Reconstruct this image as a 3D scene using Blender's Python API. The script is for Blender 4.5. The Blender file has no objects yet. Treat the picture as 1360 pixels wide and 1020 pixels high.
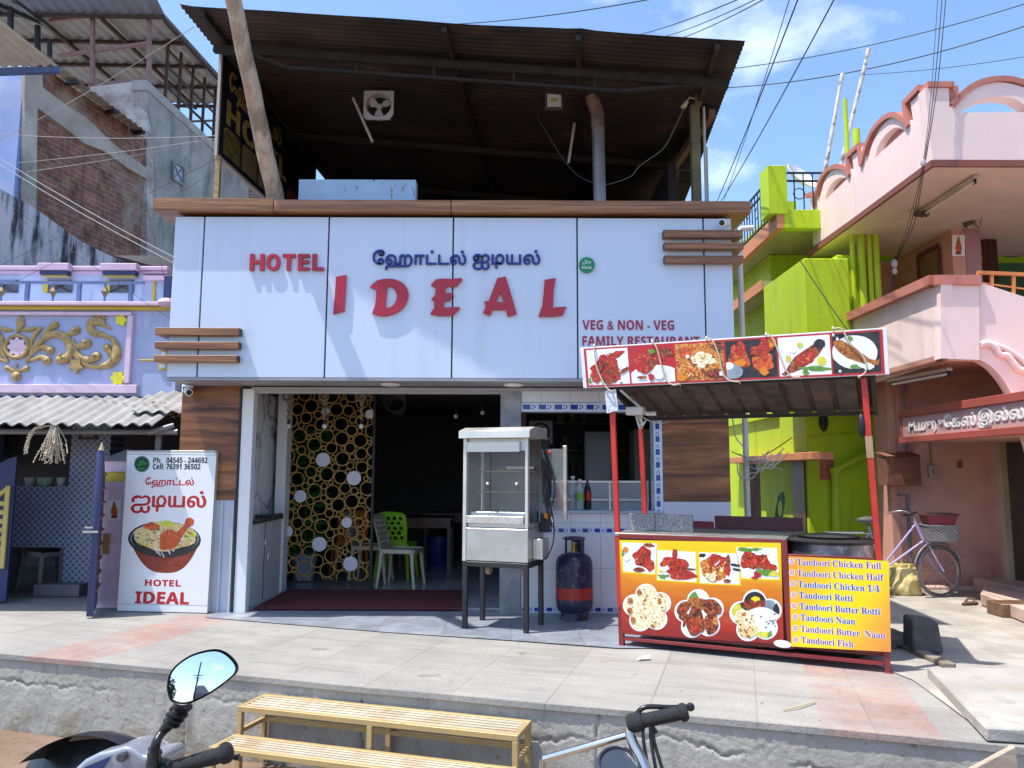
import bpy, bmesh, math, random
from mathutils import Vector as V, Matrix as MX, noise
SC = bpy.context.scene
COL = SC.collection
rad = math.radians
# ---------------- camera ----------------
PITCH, ROLL, F, CX, CY = 6.6, 0.2, 1021.0, 680.0, 510.0
CAM = V((0, 0, 1.4))
RM = MX.Rotation(rad(90 + PITCH), 3, 'X') @ MX.Rotation(rad(ROLL), 3, 'Z')
cd = bpy.data.cameras.new('camera'); co = bpy.data.objects.new('camera', cd); COL.objects.link(co)
cd.sensor_width = 36; cd.lens = F / 1360 * 36; cd.clip_start = .05; cd.clip_end = 3000
co.matrix_world = MX.Translation(CAM) @ RM.to_4x4()
SC.camera = co
# ---------------- pixel -> place helpers (photo pixels, 1360 x 1020) ----------------
def ray(px, py): return RM @ V(((px - CX) / F, -(py - CY) / F, -1))
def at(px, py, Y): d = ray(px, py); return CAM + d * (Y / d.y)
def gr(px, py, z=0.): d = ray(px, py); return CAM + d * ((z - CAM.z) / d.z)
def onx(px, py, X): d = ray(px, py); return CAM + d * (X / d.x)
def onp(px, py, P, n): d = ray(px, py); return CAM + d * ((P - CAM).dot(n) / d.dot(n))

# ---------------- light ----------------
SUN = V((-.37, -.135, 1)).normalized()          # towards the sun
EL = math.asin(SUN.z); AZ = math.atan2(SUN.x, SUN.y)
sl = bpy.data.lights.new('sun', 'SUN'); so = bpy.data.objects.new('sun', sl); COL.objects.link(so)
sl.energy = 3.3; sl.angle = rad(.5); sl.color = (1, .95, .87)
so.rotation_mode = 'QUATERNION'; so.rotation_quaternion = SUN.to_track_quat('Z', 'Y')
W = bpy.data.worlds.new('World'); SC.world = W; W.use_nodes = True
wn, wl = W.node_tree.nodes, W.node_tree.links
sky = wn.new('ShaderNodeTexSky'); sky.sky_type = 'NISHITA'; sky.sun_disc = False
sky.sun_elevation = EL; sky.sun_rotation = AZ; sky.air_density = 1.0; sky.dust_density = 1.3; sky.ozone_density = 2.6
bg = wn['Background']; bg.inputs[1].default_value = .15
tc = wn.new('ShaderNodeTexCoord'); mp = wn.new('ShaderNodeMapping'); mp.inputs['Scale'].default_value = (1.6, 1.6, 3.2); mp.inputs['Location'].default_value = (.35, .2, .1)
nz = wn.new('ShaderNodeTexNoise'); nz.inputs['Scale'].default_value = 1.7; nz.inputs['Detail'].default_value = 9; nz.inputs['Roughness'].default_value = .58
cr = wn.new('ShaderNodeValToRGB'); cr.color_ramp.elements[0].position = .60; cr.color_ramp.elements[1].position = .92
cr.color_ramp.elements[1].color = (.75, .75, .75, 1)
mxs = wn.new('ShaderNodeMixRGB'); mxs.inputs[2].default_value = (9, 9.3, 9.8, 1)
wl.new(tc.outputs['Generated'], mp.inputs['Vector']); wl.new(mp.outputs[0], nz.inputs['Vector'])
dv = wn.new('ShaderNodeVectorMath'); dv.operation = 'DOT_PRODUCT'; dv.inputs[1].default_value = ray(962, 165).normalized(); wl.new(tc.outputs['Generated'], dv.inputs[0])
mr0 = wn.new('ShaderNodeMapRange'); mr0.interpolation_type = 'SMOOTHSTEP'; mr0.inputs['From Min'].default_value = .988; mr0.inputs['From Max'].default_value = 1.004; wl.new(dv.outputs['Value'], mr0.inputs[0])
ad0 = wn.new('ShaderNodeMath'); ad0.operation = 'MULTIPLY_ADD'; ad0.inputs[1].default_value = .13; wl.new(mr0.outputs[0], ad0.inputs[0]); wl.new(nz.outputs[0], ad0.inputs[2]); wl.new(ad0.outputs[0], cr.inputs[0])
wl.new(cr.outputs[0], mxs.inputs[0]); tn = wn.new('ShaderNodeMixRGB'); tn.blend_type = 'MULTIPLY'; tn.inputs[0].default_value = 1; tn.inputs[2].default_value = (.89, .97, 1.05, 1); wl.new(sky.outputs[0], tn.inputs[1]); wl.new(tn.outputs[0], mxs.inputs[1]); wl.new(mxs.outputs[0], bg.inputs[0])
SC.view_settings.view_transform = 'Standard'; SC.view_settings.look = 'None'; SC.view_settings.exposure = .98; SC.view_settings.gamma = 1
SC.cycles.max_bounces = 6; SC.cycles.glossy_bounces = 3; SC.cycles.transparent_max_bounces = 8; SC.cycles.use_denoising = True
SC.cycles.use_adaptive_sampling = True; SC.cycles.sample_clamp_indirect = 6

# ---------------- mesh builder ----------------
_tx = {}
def curve_mesh(c):
    o = bpy.data.objects.new('tmp', c); me = bpy.data.meshes.new_from_object(o)
    r = ([v.co.copy() for v in me.vertices], [tuple(p.vertices) for p in me.polygons])
    bpy.data.objects.remove(o); bpy.data.meshes.remove(me); bpy.data.curves.remove(c); return r
def text_geo(s, off=0., ext=0.):
    k = (s, off, ext)
    if k not in _tx and '\u0b9f\u0bbf' in s and s != '\u0b9f\u0bbf':      # the Tamil syllable 'ti': base letter with a loop drawn over it
        vs, fs, x = [], [], 0.
        for i, q in enumerate(s.partition('\u0b9f\u0bbf')):
            if not q: continue
            if i == 1:
                g = text_geo('\u0b9f', off, ext); w = .04 + off; b = MB()
                l = [(.52 + .19 * math.cos(a), .29 + .25 * math.sin(a)) for a in [rad(225 - 15 * j) for j in range(24)]] + [(.37, .06), (.34, -.08), (.33, -.24)]
                for j, (p, r) in enumerate(zip(l, l[1:])): b.bar((p[0], p[1], 0), (r[0], r[1], 0), 2 * w, max(2 * ext, .0001))
                g = (g[0] + b.v, g[1] + [tuple(n + len(g[0]) for n in f) for f in b.f])
            else: g = text_geo(q, off, ext)
            n0 = len(vs); dx = x - min(v.x for v in g[0]); vs += [V((v.x + dx, v.y, v.z)) for v in g[0]]; fs += [tuple(n + n0 for n in f) for f in g[1]]
            x = max(v.x for v in vs) + .13
        _tx[k] = (vs, fs)
    if k not in _tx:
        c = bpy.data.curves.new('t', 'FONT'); c.body = s; c.offset = off; c.resolution_u = 8 if any('\u0b80' <= q <= '\u0bff' for q in s) else 4; c.extrude = ext; _tx[k] = curve_mesh(c)
    return _tx[k]
def shape_geo(loops, ext=0.):
    c = bpy.data.curves.new('s', 'CURVE'); c.dimensions = '2D'; c.fill_mode = 'BOTH'; c.extrude = ext
    for l in loops:
        sp = c.splines.new('POLY'); sp.points.add(len(l) - 1)
        for p, q in zip(sp.points, l): p.co = (q[0], q[1], 0, 1)
        sp.use_cyclic_u = True
    return curve_mesh(c)
def bold(s):
    o = ''
    for c in s:
        if 'A' <= c <= 'Z': o += chr(0x1D5D4 + ord(c) - 65)
        elif 'a' <= c <= 'z': o += chr(0x1D5EE + ord(c) - 97)
        elif '0' <= c <= '9': o += chr(0x1D7EC + ord(c) - 48)
        else: o += c
    return o
def serif(s):
    o = ''
    for c in s:
        if 'A' <= c <= 'Z': o += chr(0x1D400 + ord(c) - 65)
        elif 'a' <= c <= 'z': o += chr(0x1D41A + ord(c) - 97)
        elif '0' <= c <= '9': o += chr(0x1D7CE + ord(c) - 48)
        else: o += c
    return o
def smooth_path(pts, k=6):
    """Catmull-Rom through (point, radius) pairs."""
    out = []
    n = len(pts)
    for i in range(n - 1):
        p0, p1, p2, p3 = pts[max(i - 1, 0)], pts[i], pts[i + 1], pts[min(i + 2, n - 1)]
        for j in range(k):
            t = j / k
            out.append(tuple(.5 * (2 * b + (c - a) * t + (2 * a - 5 * b + 4 * c - d) * t * t + (3 * b - a - 3 * c + d) * t ** 3) for a, b, c, d in zip(p0, p1, p2, p3)))
    out.append(tuple(pts[-1])); return out

class MB:
    def __init__(s): s.v = []; s.f = []; s.m = []; s.mi = 0
    def add(s, vs, fs):
        b = len(s.v); s.v += [V(v) for v in vs]; s.f += [tuple(i + b for i in f) for f in fs]; s.m += [s.mi] * len(fs); return s
    def mat(s, i): s.mi = i; return s
    def box(s, x0, x1, y0, y1, z0, z1):
        return s.obox(V(((x0 + x1) / 2, (y0 + y1) / 2, (z0 + z1) / 2)), V((abs(x1 - x0) / 2, 0, 0)), V((0, abs(y1 - y0) / 2, 0)), V((0, 0, abs(z1 - z0) / 2)))
    def obox(s, c, a, b, d):
        vs = [c + a * i + b * j + d * k for i in (-1, 1) for j in (-1, 1) for k in (-1, 1)]
        return s.add(vs, [(0, 1, 3, 2), (4, 6, 7, 5), (0, 4, 5, 1), (2, 3, 7, 6), (0, 2, 6, 4), (1, 5, 7, 3)])
    def bar(s, p, q, w, h=None, up=(0, 0, 1)):
        p, q = V(p), V(q); h = h or w; d = (q - p).normalized(); u = V(up)
        if abs(d.dot(u)) > .97: u = V((0, 1, 0))
        a = d.cross(u).normalized(); b = a.cross(d)
        return s.obox((p + q) / 2, (q - p) / 2, a * (w / 2), b * (h / 2))
    def tube(s, pts, r, n=8, flat=1., fax=None, cap=True, closed=False):
        pts = [V(p) for p in pts]; k = len(pts); rs = r if hasattr(r, '__len__') else [r] * k
        vs = []; pu = None
        for i, p in enumerate(pts):
            if closed: d = pts[(i + 1) % k] - pts[i - 1]
            else: d = pts[min(i + 1, k - 1)] - pts[max(i - 1, 0)]
            d = d.normalized() if d.length > 1e-9 else V((0, 0, 1))
            if fax is not None: u = V(fax) - d * d.dot(V(fax))
            elif pu is None: u = d.orthogonal()
            else: u = pu - d * d.dot(pu)
            u = u.normalized() if u.length > 1e-6 else d.orthogonal().normalized(); pu = u; w = d.cross(u)
            for j in range(n):
                a = 2 * math.pi * j / n; vs.append(p + u * (math.cos(a) * rs[i] * flat) + w * (math.sin(a) * rs[i]))
        fs = []
        for i in range(k if closed else k - 1):
            i2 = (i + 1) % k
            for j in range(n): fs.append((i * n + j, i * n + (j + 1) % n, i2 * n + (j + 1) % n, i2 * n + j))
        if cap and not closed: fs += [tuple(range(n))[::-1], tuple(range((k - 1) * n, k * n))]
        return s.add(vs, fs)
    def ring(s, c, r, tr, ax1, ax2, n=28, m=6):
        ax1, ax2 = V(ax1), V(ax2)
        return s.tube([V(c) + ax1 * (math.cos(2 * math.pi * i / n) * r) + ax2 * (math.sin(2 * math.pi * i / n) * r) for i in range(n)], tr, m, closed=True)
    def disc(s, c, r, ax1, ax2, depth=None, n=24):
        ax1, ax2 = V(ax1), V(ax2); l = [V(c) + ax1 * (math.cos(2 * math.pi * i / n) * r) + ax2 * (math.sin(2 * math.pi * i / n) * r) for i in range(n)]
        return s.prism(l, depth) if depth is not None else s.add(l, [tuple(range(n))])
    def prism(s, loop, vec):
        n = len(loop); vec = V(vec); vs = [V(p) for p in loop] + [V(p) + vec for p in loop]
        return s.add(vs, [tuple(range(n)), tuple(range(2 * n - 1, n - 1, -1))] + [(i, i + n, (i + 1) % n + n, (i + 1) % n) for i in range(n)])
    def lathe(s, c, prof, n=24, ax=(0, 0, 1), cap=True):
        ax = V(ax).normalized(); a = ax.orthogonal().normalized(); b = ax.cross(a); c = V(c); vs = []; k = len(prof)
        for r, z in prof:
            for j in range(n):
                t = 2 * math.pi * j / n; vs.append(c + ax * z + (a * math.cos(t) + b * math.sin(t)) * max(r, 1e-4))
        fs = [(i * n + j, i * n + (j + 1) % n, (i + 1) * n + (j + 1) % n, (i + 1) * n + j) for i in range(k - 1) for j in range(n)]
        if cap: fs += [tuple(range(n))[::-1], tuple(range((k - 1) * n, k * n))]
        return s.add(vs, fs)
    def ball(s, c, r, sc=(1, 1, 1), n=12, lump=0., seed=0):
        vs = []; k = n // 2 + 1; c = V(c)
        for i in range(k):
            th = math.pi * i / (k - 1)
            for j in range(n):
                ph = 2 * math.pi * j / n; d = V((math.sin(th) * math.cos(ph), math.sin(th) * math.sin(ph), math.cos(th)))
                q = r * (1 + lump * noise.noise(d * 2.3 + V((seed, seed * .7, 0)))) if lump else r
                vs.append(c + V((d.x * sc[0], d.y * sc[1], d.z * sc[2])) * q)
        return s.add(vs, [(i * n + j, (i + 1) * n + j, (i + 1) * n + (j + 1) % n, i * n + (j + 1) % n) for i in range(k - 1) for j in range(n)])
    def geo(s, g, O, X, Z, sc=1., ext=1.):
        """2D geometry g laid on a frame: origin O, unit axes X (right), Z (up); its z goes along the normal."""
        O, X, Z = V(O), V(X).normalized(), V(Z).normalized(); N = X.cross(Z)
        sx, sz = sc if hasattr(sc, '__len__') else (sc, sc)
        return s.add([O + X * (v.x * sx) + Z * (v.y * sz) + N * (v.z * ext) for v in g[0]], g[1])
    def text(s, t, O, X, Z, w=None, h=None, off=0., ext=0., depth=0., align='l', ref=None):
        """text set so that its box is w wide and/or h high (ref: string whose height counts); O = lower left of the box."""
        g = text_geo(t, off, 1. if depth else 0.); xs = [v.x for v in g[0]]; ys = [v.y for v in g[0]]
        r = text_geo(ref, off, 0.) if ref else g; ry = [v.y for v in r[0]]
        sz = h / (max(ry) - min(ry)) if h else None; sx = w / (max(xs) - min(xs)) if w else None
        sx = sx or sz; sz = sz or sx; W_ = (max(xs) - min(xs)) * sx
        o = V(O) - V(X).normalized() * (min(xs) * sx + (W_ / 2 if align == 'c' else 0)) - V(Z).normalized() * (min(ry) * sz)
        return s.geo(g, o, X, Z, (sx, sz), depth / 2 if depth else 1.)
    def grid(s, fn, nu, nv):
        vs = [fn(i / nu, j / nv) for j in range(nv + 1) for i in range(nu + 1)]; w = nu + 1
        return s.add(vs, [(j * w + i, j * w + i + 1, (j + 1) * w + i + 1, (j + 1) * w + i) for j in range(nv) for i in range(nu)])
    def build(s, name, mats, parent=None, bevel=0., smooth=35, label=None, seg=1, weld=False):
        me = bpy.data.meshes.new(name); bm = bmesh.new()
        vs = [bm.verts.new(v) for v in s.v]
        for f, m in zip(s.f, s.m):
            try: fc = bm.faces.new([vs[i] for i in f]); fc.material_index = m
            except ValueError: pass
        if weld: bmesh.ops.remove_doubles(bm, verts=bm.verts, dist=1e-4)
        bmesh.ops.recalc_face_normals(bm, faces=bm.faces)
        if bevel:
            ed = [e for e in bm.edges if len(e.link_faces) == 2 and e.calc_face_angle(0) > .5]
            bmesh.ops.bevel(bm, geom=ed, offset=bevel, segments=seg, affect='EDGES', profile=.6, clamp_overlap=True)
        bm.to_mesh(me); bm.free()
        for m in (mats if isinstance(mats, (list, tuple)) else [mats]): me.materials.append(m)
        if smooth: me.shade_smooth(); me.set_sharp_from_angle(angle=rad(smooth))
        o = bpy.data.objects.new(name, me); COL.objects.link(o)
        if parent is not None:
            o.parent = parent
            inv = MX.Translation(-parent.location) if parent.type == 'EMPTY' else MX.Identity(4)
            o.matrix_parent_inverse = inv
        if label: o['label'] = label
        return o
def tag(o, label, cat, group=None):
    o['label'] = label; o['category'] = cat
    if group: o['group'] = group
    return o
def thing(name, label, cat, loc=(0, 0, 0), group=None):
    o = bpy.data.objects.new(name, None); COL.objects.link(o); o.location = V(loc); o.empty_display_size = .1
    return tag(o, label, cat, group)
def struct(o, kind='structure'): o['kind'] = kind; return o
def dup(root, off, label, rotz=0., group=None):
    r = root.copy(); COL.objects.link(r); r.location = root.location + V(off); r.rotation_euler.z += rotz; r['label'] = label
    if group: r['group'] = group
    for ch in list(root.children):
        c = ch.copy(); COL.objects.link(c); c.parent = r
        for g in list(ch.children):
            d = g.copy(); COL.objects.link(d); d.parent = c
    return r

# ---------------- materials ----------------
def _n(nt, t, **kw):
    n = nt.nodes.new('ShaderNode' + t)
    for k, v in kw.items():
        if k in n.inputs: n.inputs[k].default_value = v
        else: setattr(n, k, v)
    return n
def rgba(c): return (c[0], c[1], c[2], 1)
def newmat(name):
    m = bpy.data.materials.new(name); m.use_nodes = True; nt = m.node_tree; b = nt.nodes['Principled BSDF']; return m, nt, b
def coords(nt, scale=(1, 1, 1), rot=(0, 0, 0)):
    t = _n(nt, 'TexCoord'); p = _n(nt, 'Mapping'); p.inputs['Scale'].default_value = scale; p.inputs['Rotation'].default_value = rot
    nt.links.new(t.outputs['Object'], p.inputs['Vector']); return p.outputs[0]
def noise_fac(nt, vec, scale, detail=5, lo=.35, hi=.65, rough=.6, dist=0.):
    n = _n(nt, 'TexNoise', Scale=scale, Detail=detail, Roughness=rough, Distortion=dist); nt.links.new(vec, n.inputs['Vector'])
    r = _n(nt, 'ValToRGB'); r.color_ramp.elements[0].position = lo; r.color_ramp.elements[1].position = hi
    nt.links.new(n.outputs[0], r.inputs[0]); return r.outputs[0]
def mix(nt, fac, a, b):
    m = _n(nt, 'MixRGB')
    for k, x in ((0, fac), (1, a), (2, b)):
        if isinstance(x, (int, float)): m.inputs[k].default_value = x
        elif isinstance(x, (tuple, list)): m.inputs[k].default_value = rgba(x)
        else: nt.links.new(x, m.inputs[k])
    return m.outputs[0]
def add_bump(nt, b, vec, scale, strength, dist=.01, detail=6):
    n = _n(nt, 'TexNoise', Scale=scale, Detail=detail, Roughness=.65); nt.links.new(vec, n.inputs['Vector'])
    u = _n(nt, 'Bump', Strength=strength, Distance=dist); nt.links.new(n.outputs[0], u.inputs['Height']); nt.links.new(u.outputs[0], b.inputs['Normal'])
def mat(name, col, rough=.6, metal=0., var=.12, scale=3., bump=0., bscale=60., stain=None, sscale=2.5, slo=.55, shi=.75, sstr=(1, 1, 1), rvar=.1, spec=.5, tr=0., alpha=1.):
    m, nt, b = newmat(name); vec = coords(nt)
    f = noise_fac(nt, vec, scale, 6, .3, .7)
    c = mix(nt, f, tuple(x * (1 - var) for x in col), tuple(min(1, x * (1 + var)) for x in col))
    if stain is not None:
        v2 = coords(nt, sstr); c = mix(nt, noise_fac(nt, v2, sscale, 8, slo, shi), c, stain)
    nt.links.new(c, b.inputs['Base Color'])
    mr = _n(nt, 'MapRange'); mr.inputs['To Min'].default_value = max(.02, rough - rvar); mr.inputs['To Max'].default_value = min(1, rough + rvar)
    nt.links.new(f, mr.inputs[0]); nt.links.new(mr.outputs[0], b.inputs['Roughness'])
    b.inputs['Metallic'].default_value = metal; b.inputs['Specular IOR Level'].default_value = spec
    if bump: add_bump(nt, b, vec, bscale, bump)
    if tr: b.inputs['Transmission Weight'].default_value = tr
    if alpha < 1: b.inputs['Alpha'].default_value = alpha
    return m
def wood(name, dark, light, stretch=(.5, 4, 9), scale=1.6, rough=.45, mid=None):
    m, nt, b = newmat(name); vec = coords(nt, stretch)
    n = _n(nt, 'TexNoise', Scale=scale, Detail=9, Roughness=.62, Distortion=.9); nt.links.new(vec, n.inputs['Vector'])
    r = _n(nt, 'ValToRGB'); e = r.color_ramp.elements; e[0].position = .33; e[0].color = rgba(dark); e[1].position = .68; e[1].color = rgba(light)
    q = e.new(.5); q.color = rgba(mid or tuple((x + y) / 2 for x, y in zip(dark, light)))
    v2 = coords(nt, tuple(x * 6 for x in stretch)); g = noise_fac(nt, v2, scale, 4, .3, .7)
    c = mix(nt, .25, r.outputs[0], g); mm = _n(nt, 'MixRGB', blend_type='MULTIPLY'); mm.inputs[0].default_value = .35
    nt.links.new(n.outputs[0], r.inputs[0]); nt.links.new(r.outputs[0], mm.inputs[1]); nt.links.new(g, mm.inputs[2])
    nt.links.new(mm.outputs[0], b.inputs['Base Color']); b.inputs['Roughness'].default_value = rough
    return m
def ramp_mat(name, cols, scale=30., rough=.4, detail=6, dist=1.5, stretch=(1, 1, 1)):
    m, nt, b = newmat(name); vec = coords(nt, stretch)
    n = _n(nt, 'TexNoise', Scale=scale, Detail=detail, Roughness=.6, Distortion=dist); nt.links.new(vec, n.inputs['Vector'])
    r = _n(nt, 'ValToRGB'); e = r.color_ramp.elements; k = len(cols)
    for i, c in enumerate(cols):
        p = .3 + .4 * i / (k - 1)
        if i == 0: e[0].position = p; e[0].color = rgba(c)
        elif i == k - 1: e[-1].position = p; e[-1].color = rgba(c)
        else: q = e.new(p); q.color = rgba(c)
    nt.links.new(n.outputs[0], r.inputs[0]); nt.links.new(r.outputs[0], b.inputs['Base Color']); b.inputs['Roughness'].default_value = rough
    return m
def brick(name, c1, c2, mortar, bw, bh, ms=.012, off=.5, rough=.8, stain=None, slo=.5, shi=.7, sscale=1.2, bump=.3, rot=(0, 0, 0), axes='xz', extra=None, nvar=.25):
    m, nt, b = newmat(name); t = _n(nt, 'TexCoord'); sep = _n(nt, 'SeparateXYZ'); cmb = _n(nt, 'CombineXYZ'); nt.links.new(t.outputs['Object'], sep.inputs[0])
    for i, a in enumerate(axes): nt.links.new(sep.outputs['xyz'.index(a)], cmb.inputs[i])
    br = _n(nt, 'TexBrick', Color1=rgba(c1), Color2=rgba(c2), Mortar=rgba(mortar), Scale=1.)
    br.inputs['Mortar Size'].default_value = ms; br.inputs['Brick Width'].default_value = bw; br.inputs['Row Height'].default_value = bh; br.offset = off; br.inputs['Bias'].default_value = 0; br.inputs['Mortar Smooth'].default_value = .15
    nt.links.new(cmb.outputs[0], br.inputs['Vector']); c = br.outputs[0]; vec = coords(nt)
    f = noise_fac(nt, vec, 5, 7, .25, .75); mm = _n(nt, 'MixRGB', blend_type='MULTIPLY'); mm.inputs[0].default_value = nvar * 2; nt.links.new(c, mm.inputs[1]); nt.links.new(f, mm.inputs[2]); c = mm.outputs[0]
    if stain is not None: c = mix(nt, noise_fac(nt, vec, sscale, 8, slo, shi), c, stain)
    nt.links.new(c, b.inputs['Base Color']); b.inputs['Roughness'].default_value = rough
    if bump:
        iv = _n(nt, 'Math', operation='SUBTRACT'); iv.inputs[0].default_value = 1; nt.links.new(br.outputs['Fac'], iv.inputs[1])
        n2 = _n(nt, 'TexNoise', Scale=70, Detail=5); nt.links.new(vec, n2.inputs['Vector']); ad = _n(nt, 'Math', operation='MULTIPLY_ADD'); ad.inputs[1].default_value = .35
        nt.links.new(n2.outputs[0], ad.inputs[0]); nt.links.new(iv.outputs[0], ad.inputs[2])
        u = _n(nt, 'Bump', Strength=bump, Distance=.006); nt.links.new(ad.outputs[0], u.inputs['Height']); nt.links.new(u.outputs[0], b.inputs['Normal'])
    return m
def glass(name, tint=(.8, .85, .85), alpha=.25, rough=.05):
    m, nt, b = newmat(name); b.inputs['Base Color'].default_value = rgba(tint); b.inputs['Roughness'].default_value = rough
    b.inputs['Alpha'].default_value = alpha; b.inputs['Specular IOR Level'].default_value = .8; return m
M = {}
def mm(k, *a, **kw):
    if k not in M: M[k] = mat(k, *a, **kw)
    return M[k]
acp = mat('white panel', (.62, .70, .82), .24, var=.02, scale=.8, rvar=.05, spec=.5, bump=.035, bscale=1.6, stain=(.53, .60, .70), sscale=2.2, slo=.54, shi=.85, sstr=(2.5, 1, .25))
soot_shade = mat('soot_shade', (.018, .015, .014), .85, var=.4)  # soot toned down to near-black, carrying the terrace's deep shade in the colour
blackm = mat('black', (.012, .012, .013), .5, var=.3)
blackmetal = mat('black metal', (.015, .015, .017), .45, var=.3, stain=(.06, .05, .045), slo=.62)
redlet = mat('red acrylic', (.42, .012, .035), .3, var=.06)
navy = mat('navy acrylic', (.012, .02, .22), .35, var=.05)
white = mat('white', (.78, .78, .78), .4, var=.04)
steel = mat('steel', (.60, .58, .54), .42, 1., var=.1, scale=5, rvar=.1, stain=(.46, .42, .37), slo=.5, shi=.95, sstr=(1, 1, 3))
iron = mat('rusty iron', (.07, .045, .035), .7, .3, var=.4, scale=12)
lam = wood('laminate', (.06, .020, .010), (.50, .21, .075), (.5, 2.4, 4.5), 1.7, .4, (.27, .10, .036))
lam2 = wood('laminate trim', (.14, .055, .022), (.50, .25, .105), (.5, 6, 14), 2.0, .4, (.32, .14, .056))
concrete = mat('concrete', (.36, .34, .31), .9, var=.25, scale=4, bump=.35, bscale=50, stain=(.2, .19, .17), slo=.5)
plaster = mat('grey plaster', (.36, .345, .315), .9, var=.3, scale=1.6, bump=.3, bscale=30, stain=(.13, .125, .115), sscale=1.3, slo=.48, shi=.72, sstr=(1.5, 1.5, .6))
# ================= ground: road, raised pavement, kerb wall =================
KA0, KA1 = gr(0, 868), gr(1290, 985)
KE = V((KA1.x - KA0.x, KA1.y - KA0.y, 0)).normalized(); KN = V((-KE.y, KE.x, 0)); KANG = math.atan2(KE.y, KE.x)
ROADZ = -.53
def uv(u, v, z=0.): return V((KA0.x, KA0.y, z)) + KE * u + KN * v
def to_uv(p): d = V((p.x - KA0.x, p.y - KA0.y, 0)); return d.dot(KE), d.dot(KN)
def place_uv(o): o.location = (KA0.x, KA0.y, 0); o.rotation_euler = (0, 0, KANG); return o
# road (muddy)
m, nt, b = newmat('muddy road'); vec = coords(nt)
c = mix(nt, noise_fac(nt, vec, 1.3, 8, .35, .7), (.16, .10, .062), (.24, .165, .11)); c = mix(nt, noise_fac(nt, vec, 14, 6, .5, .8), c, (.11, .072, .048))
nt.links.new(c, b.inputs['Base Color'])
nt.links.new(mix(nt, noise_fac(nt, vec, 1.1, 4, .4, .65), (.15, .15, .15), (.8, .8, .8)), b.inputs['Roughness']); add_bump(nt, b, vec, 25, .35)
mb = MB()
def road_fn(a, c):
    u, v = -9 + 18 * a, -6 + 5.9 * c
    return uv(u, v, ROADZ + .012 * noise.noise(V((u * 1.7, v * 1.7, 0))))
mb.grid(road_fn, 90, 40)
mb.add([(-400, -400, ROADZ - .03), (400, -400, ROADZ - .03), (400, 400, ROADZ - .03), (-400, 400, ROADZ - .03)], [(0, 1, 2, 3)])
struct(mb.build('road', m))
# pavement
m, nt, b = newmat('pavement tiles'); vec = coords(nt)
u1, v1 = to_uv(gr(88, 872)); u2, v2 = to_uv(gr(1170, 970))
br = _n(nt, 'TexBrick', Color1=rgba((.34, .325, .30)), Color2=rgba((.42, .405, .375)), Mortar=rgba((.27, .255, .235)), Scale=1.)
br.offset = 0; br.inputs['Brick Width'].default_value = .62; br.inputs['Row Height'].default_value = .60; br.inputs['Mortar Size'].default_value = .006; br.inputs['Mortar Smooth'].default_value = .2
nt.links.new(vec, br.inputs['Vector'])
sep = _n(nt, 'SeparateXYZ'); nt.links.new(vec, sep.inputs[0])
pitch = (u2 - u1)
def mth(op, a, b2=None):
    n = _n(nt, 'Math', operation=op)
    for i, x in enumerate((a, b2)):
        if x is None: continue
        if isinstance(x, (int, float)): n.inputs[i].default_value = x
        else: nt.links.new(x, n.inputs[i])
    return n.outputs[0]
W0 = .60
ph = mth('ADD', sep.outputs[0], -u1 + W0 / 2 + pitch * 4); md = mth('MODULO', ph, pitch); pk = mth('LESS_THAN', md, W0)
brp = _n(nt, 'TexBrick', Color1=rgba((.42, .235, .20)), Color2=rgba((.48, .285, .245)), Mortar=rgba((.34, .22, .19)), Scale=1.)
brp.offset = 0; brp.inputs['Brick Width'].default_value = .62; brp.inputs['Row Height'].default_value = .60; brp.inputs['Mortar Size'].default_value = .006
nt.links.new(vec, brp.inputs['Vector'])
pk = mth('MULTIPLY', pk, noise_fac(nt, vec, 2.6, 8, .30, .56, .68)); c = mix(nt, pk, br.outputs[0], brp.outputs[0])
f1 = noise_fac(nt, vec, 1.5, 9, .42, .66, .7); c = mix(nt, mth('MULTIPLY', f1, .7), c, (.50, .47, .425))
f2 = noise_fac(nt, coords(nt, (.5, 2.6, 1)), 1.7, 9, .48, .74, .72); c = mix(nt, mth('MULTIPLY', f2, .75), c, (.24, .225, .20))
f4 = noise_fac(nt, vec, 3.7, 5, .64, .72, .55); c = mix(nt, mth('MULTIPLY', f4, .6), c, (.17, .155, .14))
f3 = noise_fac(nt, vec, 60, 4, .2, .75); q = _n(nt, 'MixRGB', blend_type='MULTIPLY'); q.inputs[0].default_value = .3; nt.links.new(c, q.inputs[1]); nt.links.new(f3, q.inputs[2]); c = q.outputs[0]
q = _n(nt, 'MixRGB', blend_type='MULTIPLY'); q.inputs[0].default_value = 1; q.inputs[2].default_value = (.84, .84, .83, 1); nt.links.new(c, q.inputs[1])
nt.links.new(q.outputs[0], b.inputs['Base Color']); b.inputs['Roughness'].default_value = .8
vo = _n(nt, 'TexVoronoi', Scale=46.); nt.links.new(coords(nt, (1, .8, 1)), vo.inputs['Vector'])
n2 = _n(nt, 'TexNoise', Scale=120., Detail=4); nt.links.new(vec, n2.inputs['Vector'])
hh = mth('ADD', mth('MULTIPLY', vo.outputs['Distance'], .9), mth('MULTIPLY', n2.outputs[0], .5)); hh = mth('SUBTRACT', hh, mth('MULTIPLY', br.outputs['Fac'], .9))
u = _n(nt, 'Bump', Strength=.3, Distance=.005); nt.links.new(hh, u.inputs['Height']); nt.links.new(u.outputs[0], b.inputs['Normal'])
mb = MB()
def pav(a, c):      # slab edge slightly uneven
    u = -22 + 40 * a; v = 22 * c ** 2.2
    return V((u, v - (.0 if c else .012 * noise.noise(V((u * 1.1, 3, 0))) + .01), .006 * noise.noise(V((u * .8, v * .8, 5)))))
mb.grid(pav, 240, 30)
top = MB().grid(pav, 240, 30)
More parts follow.
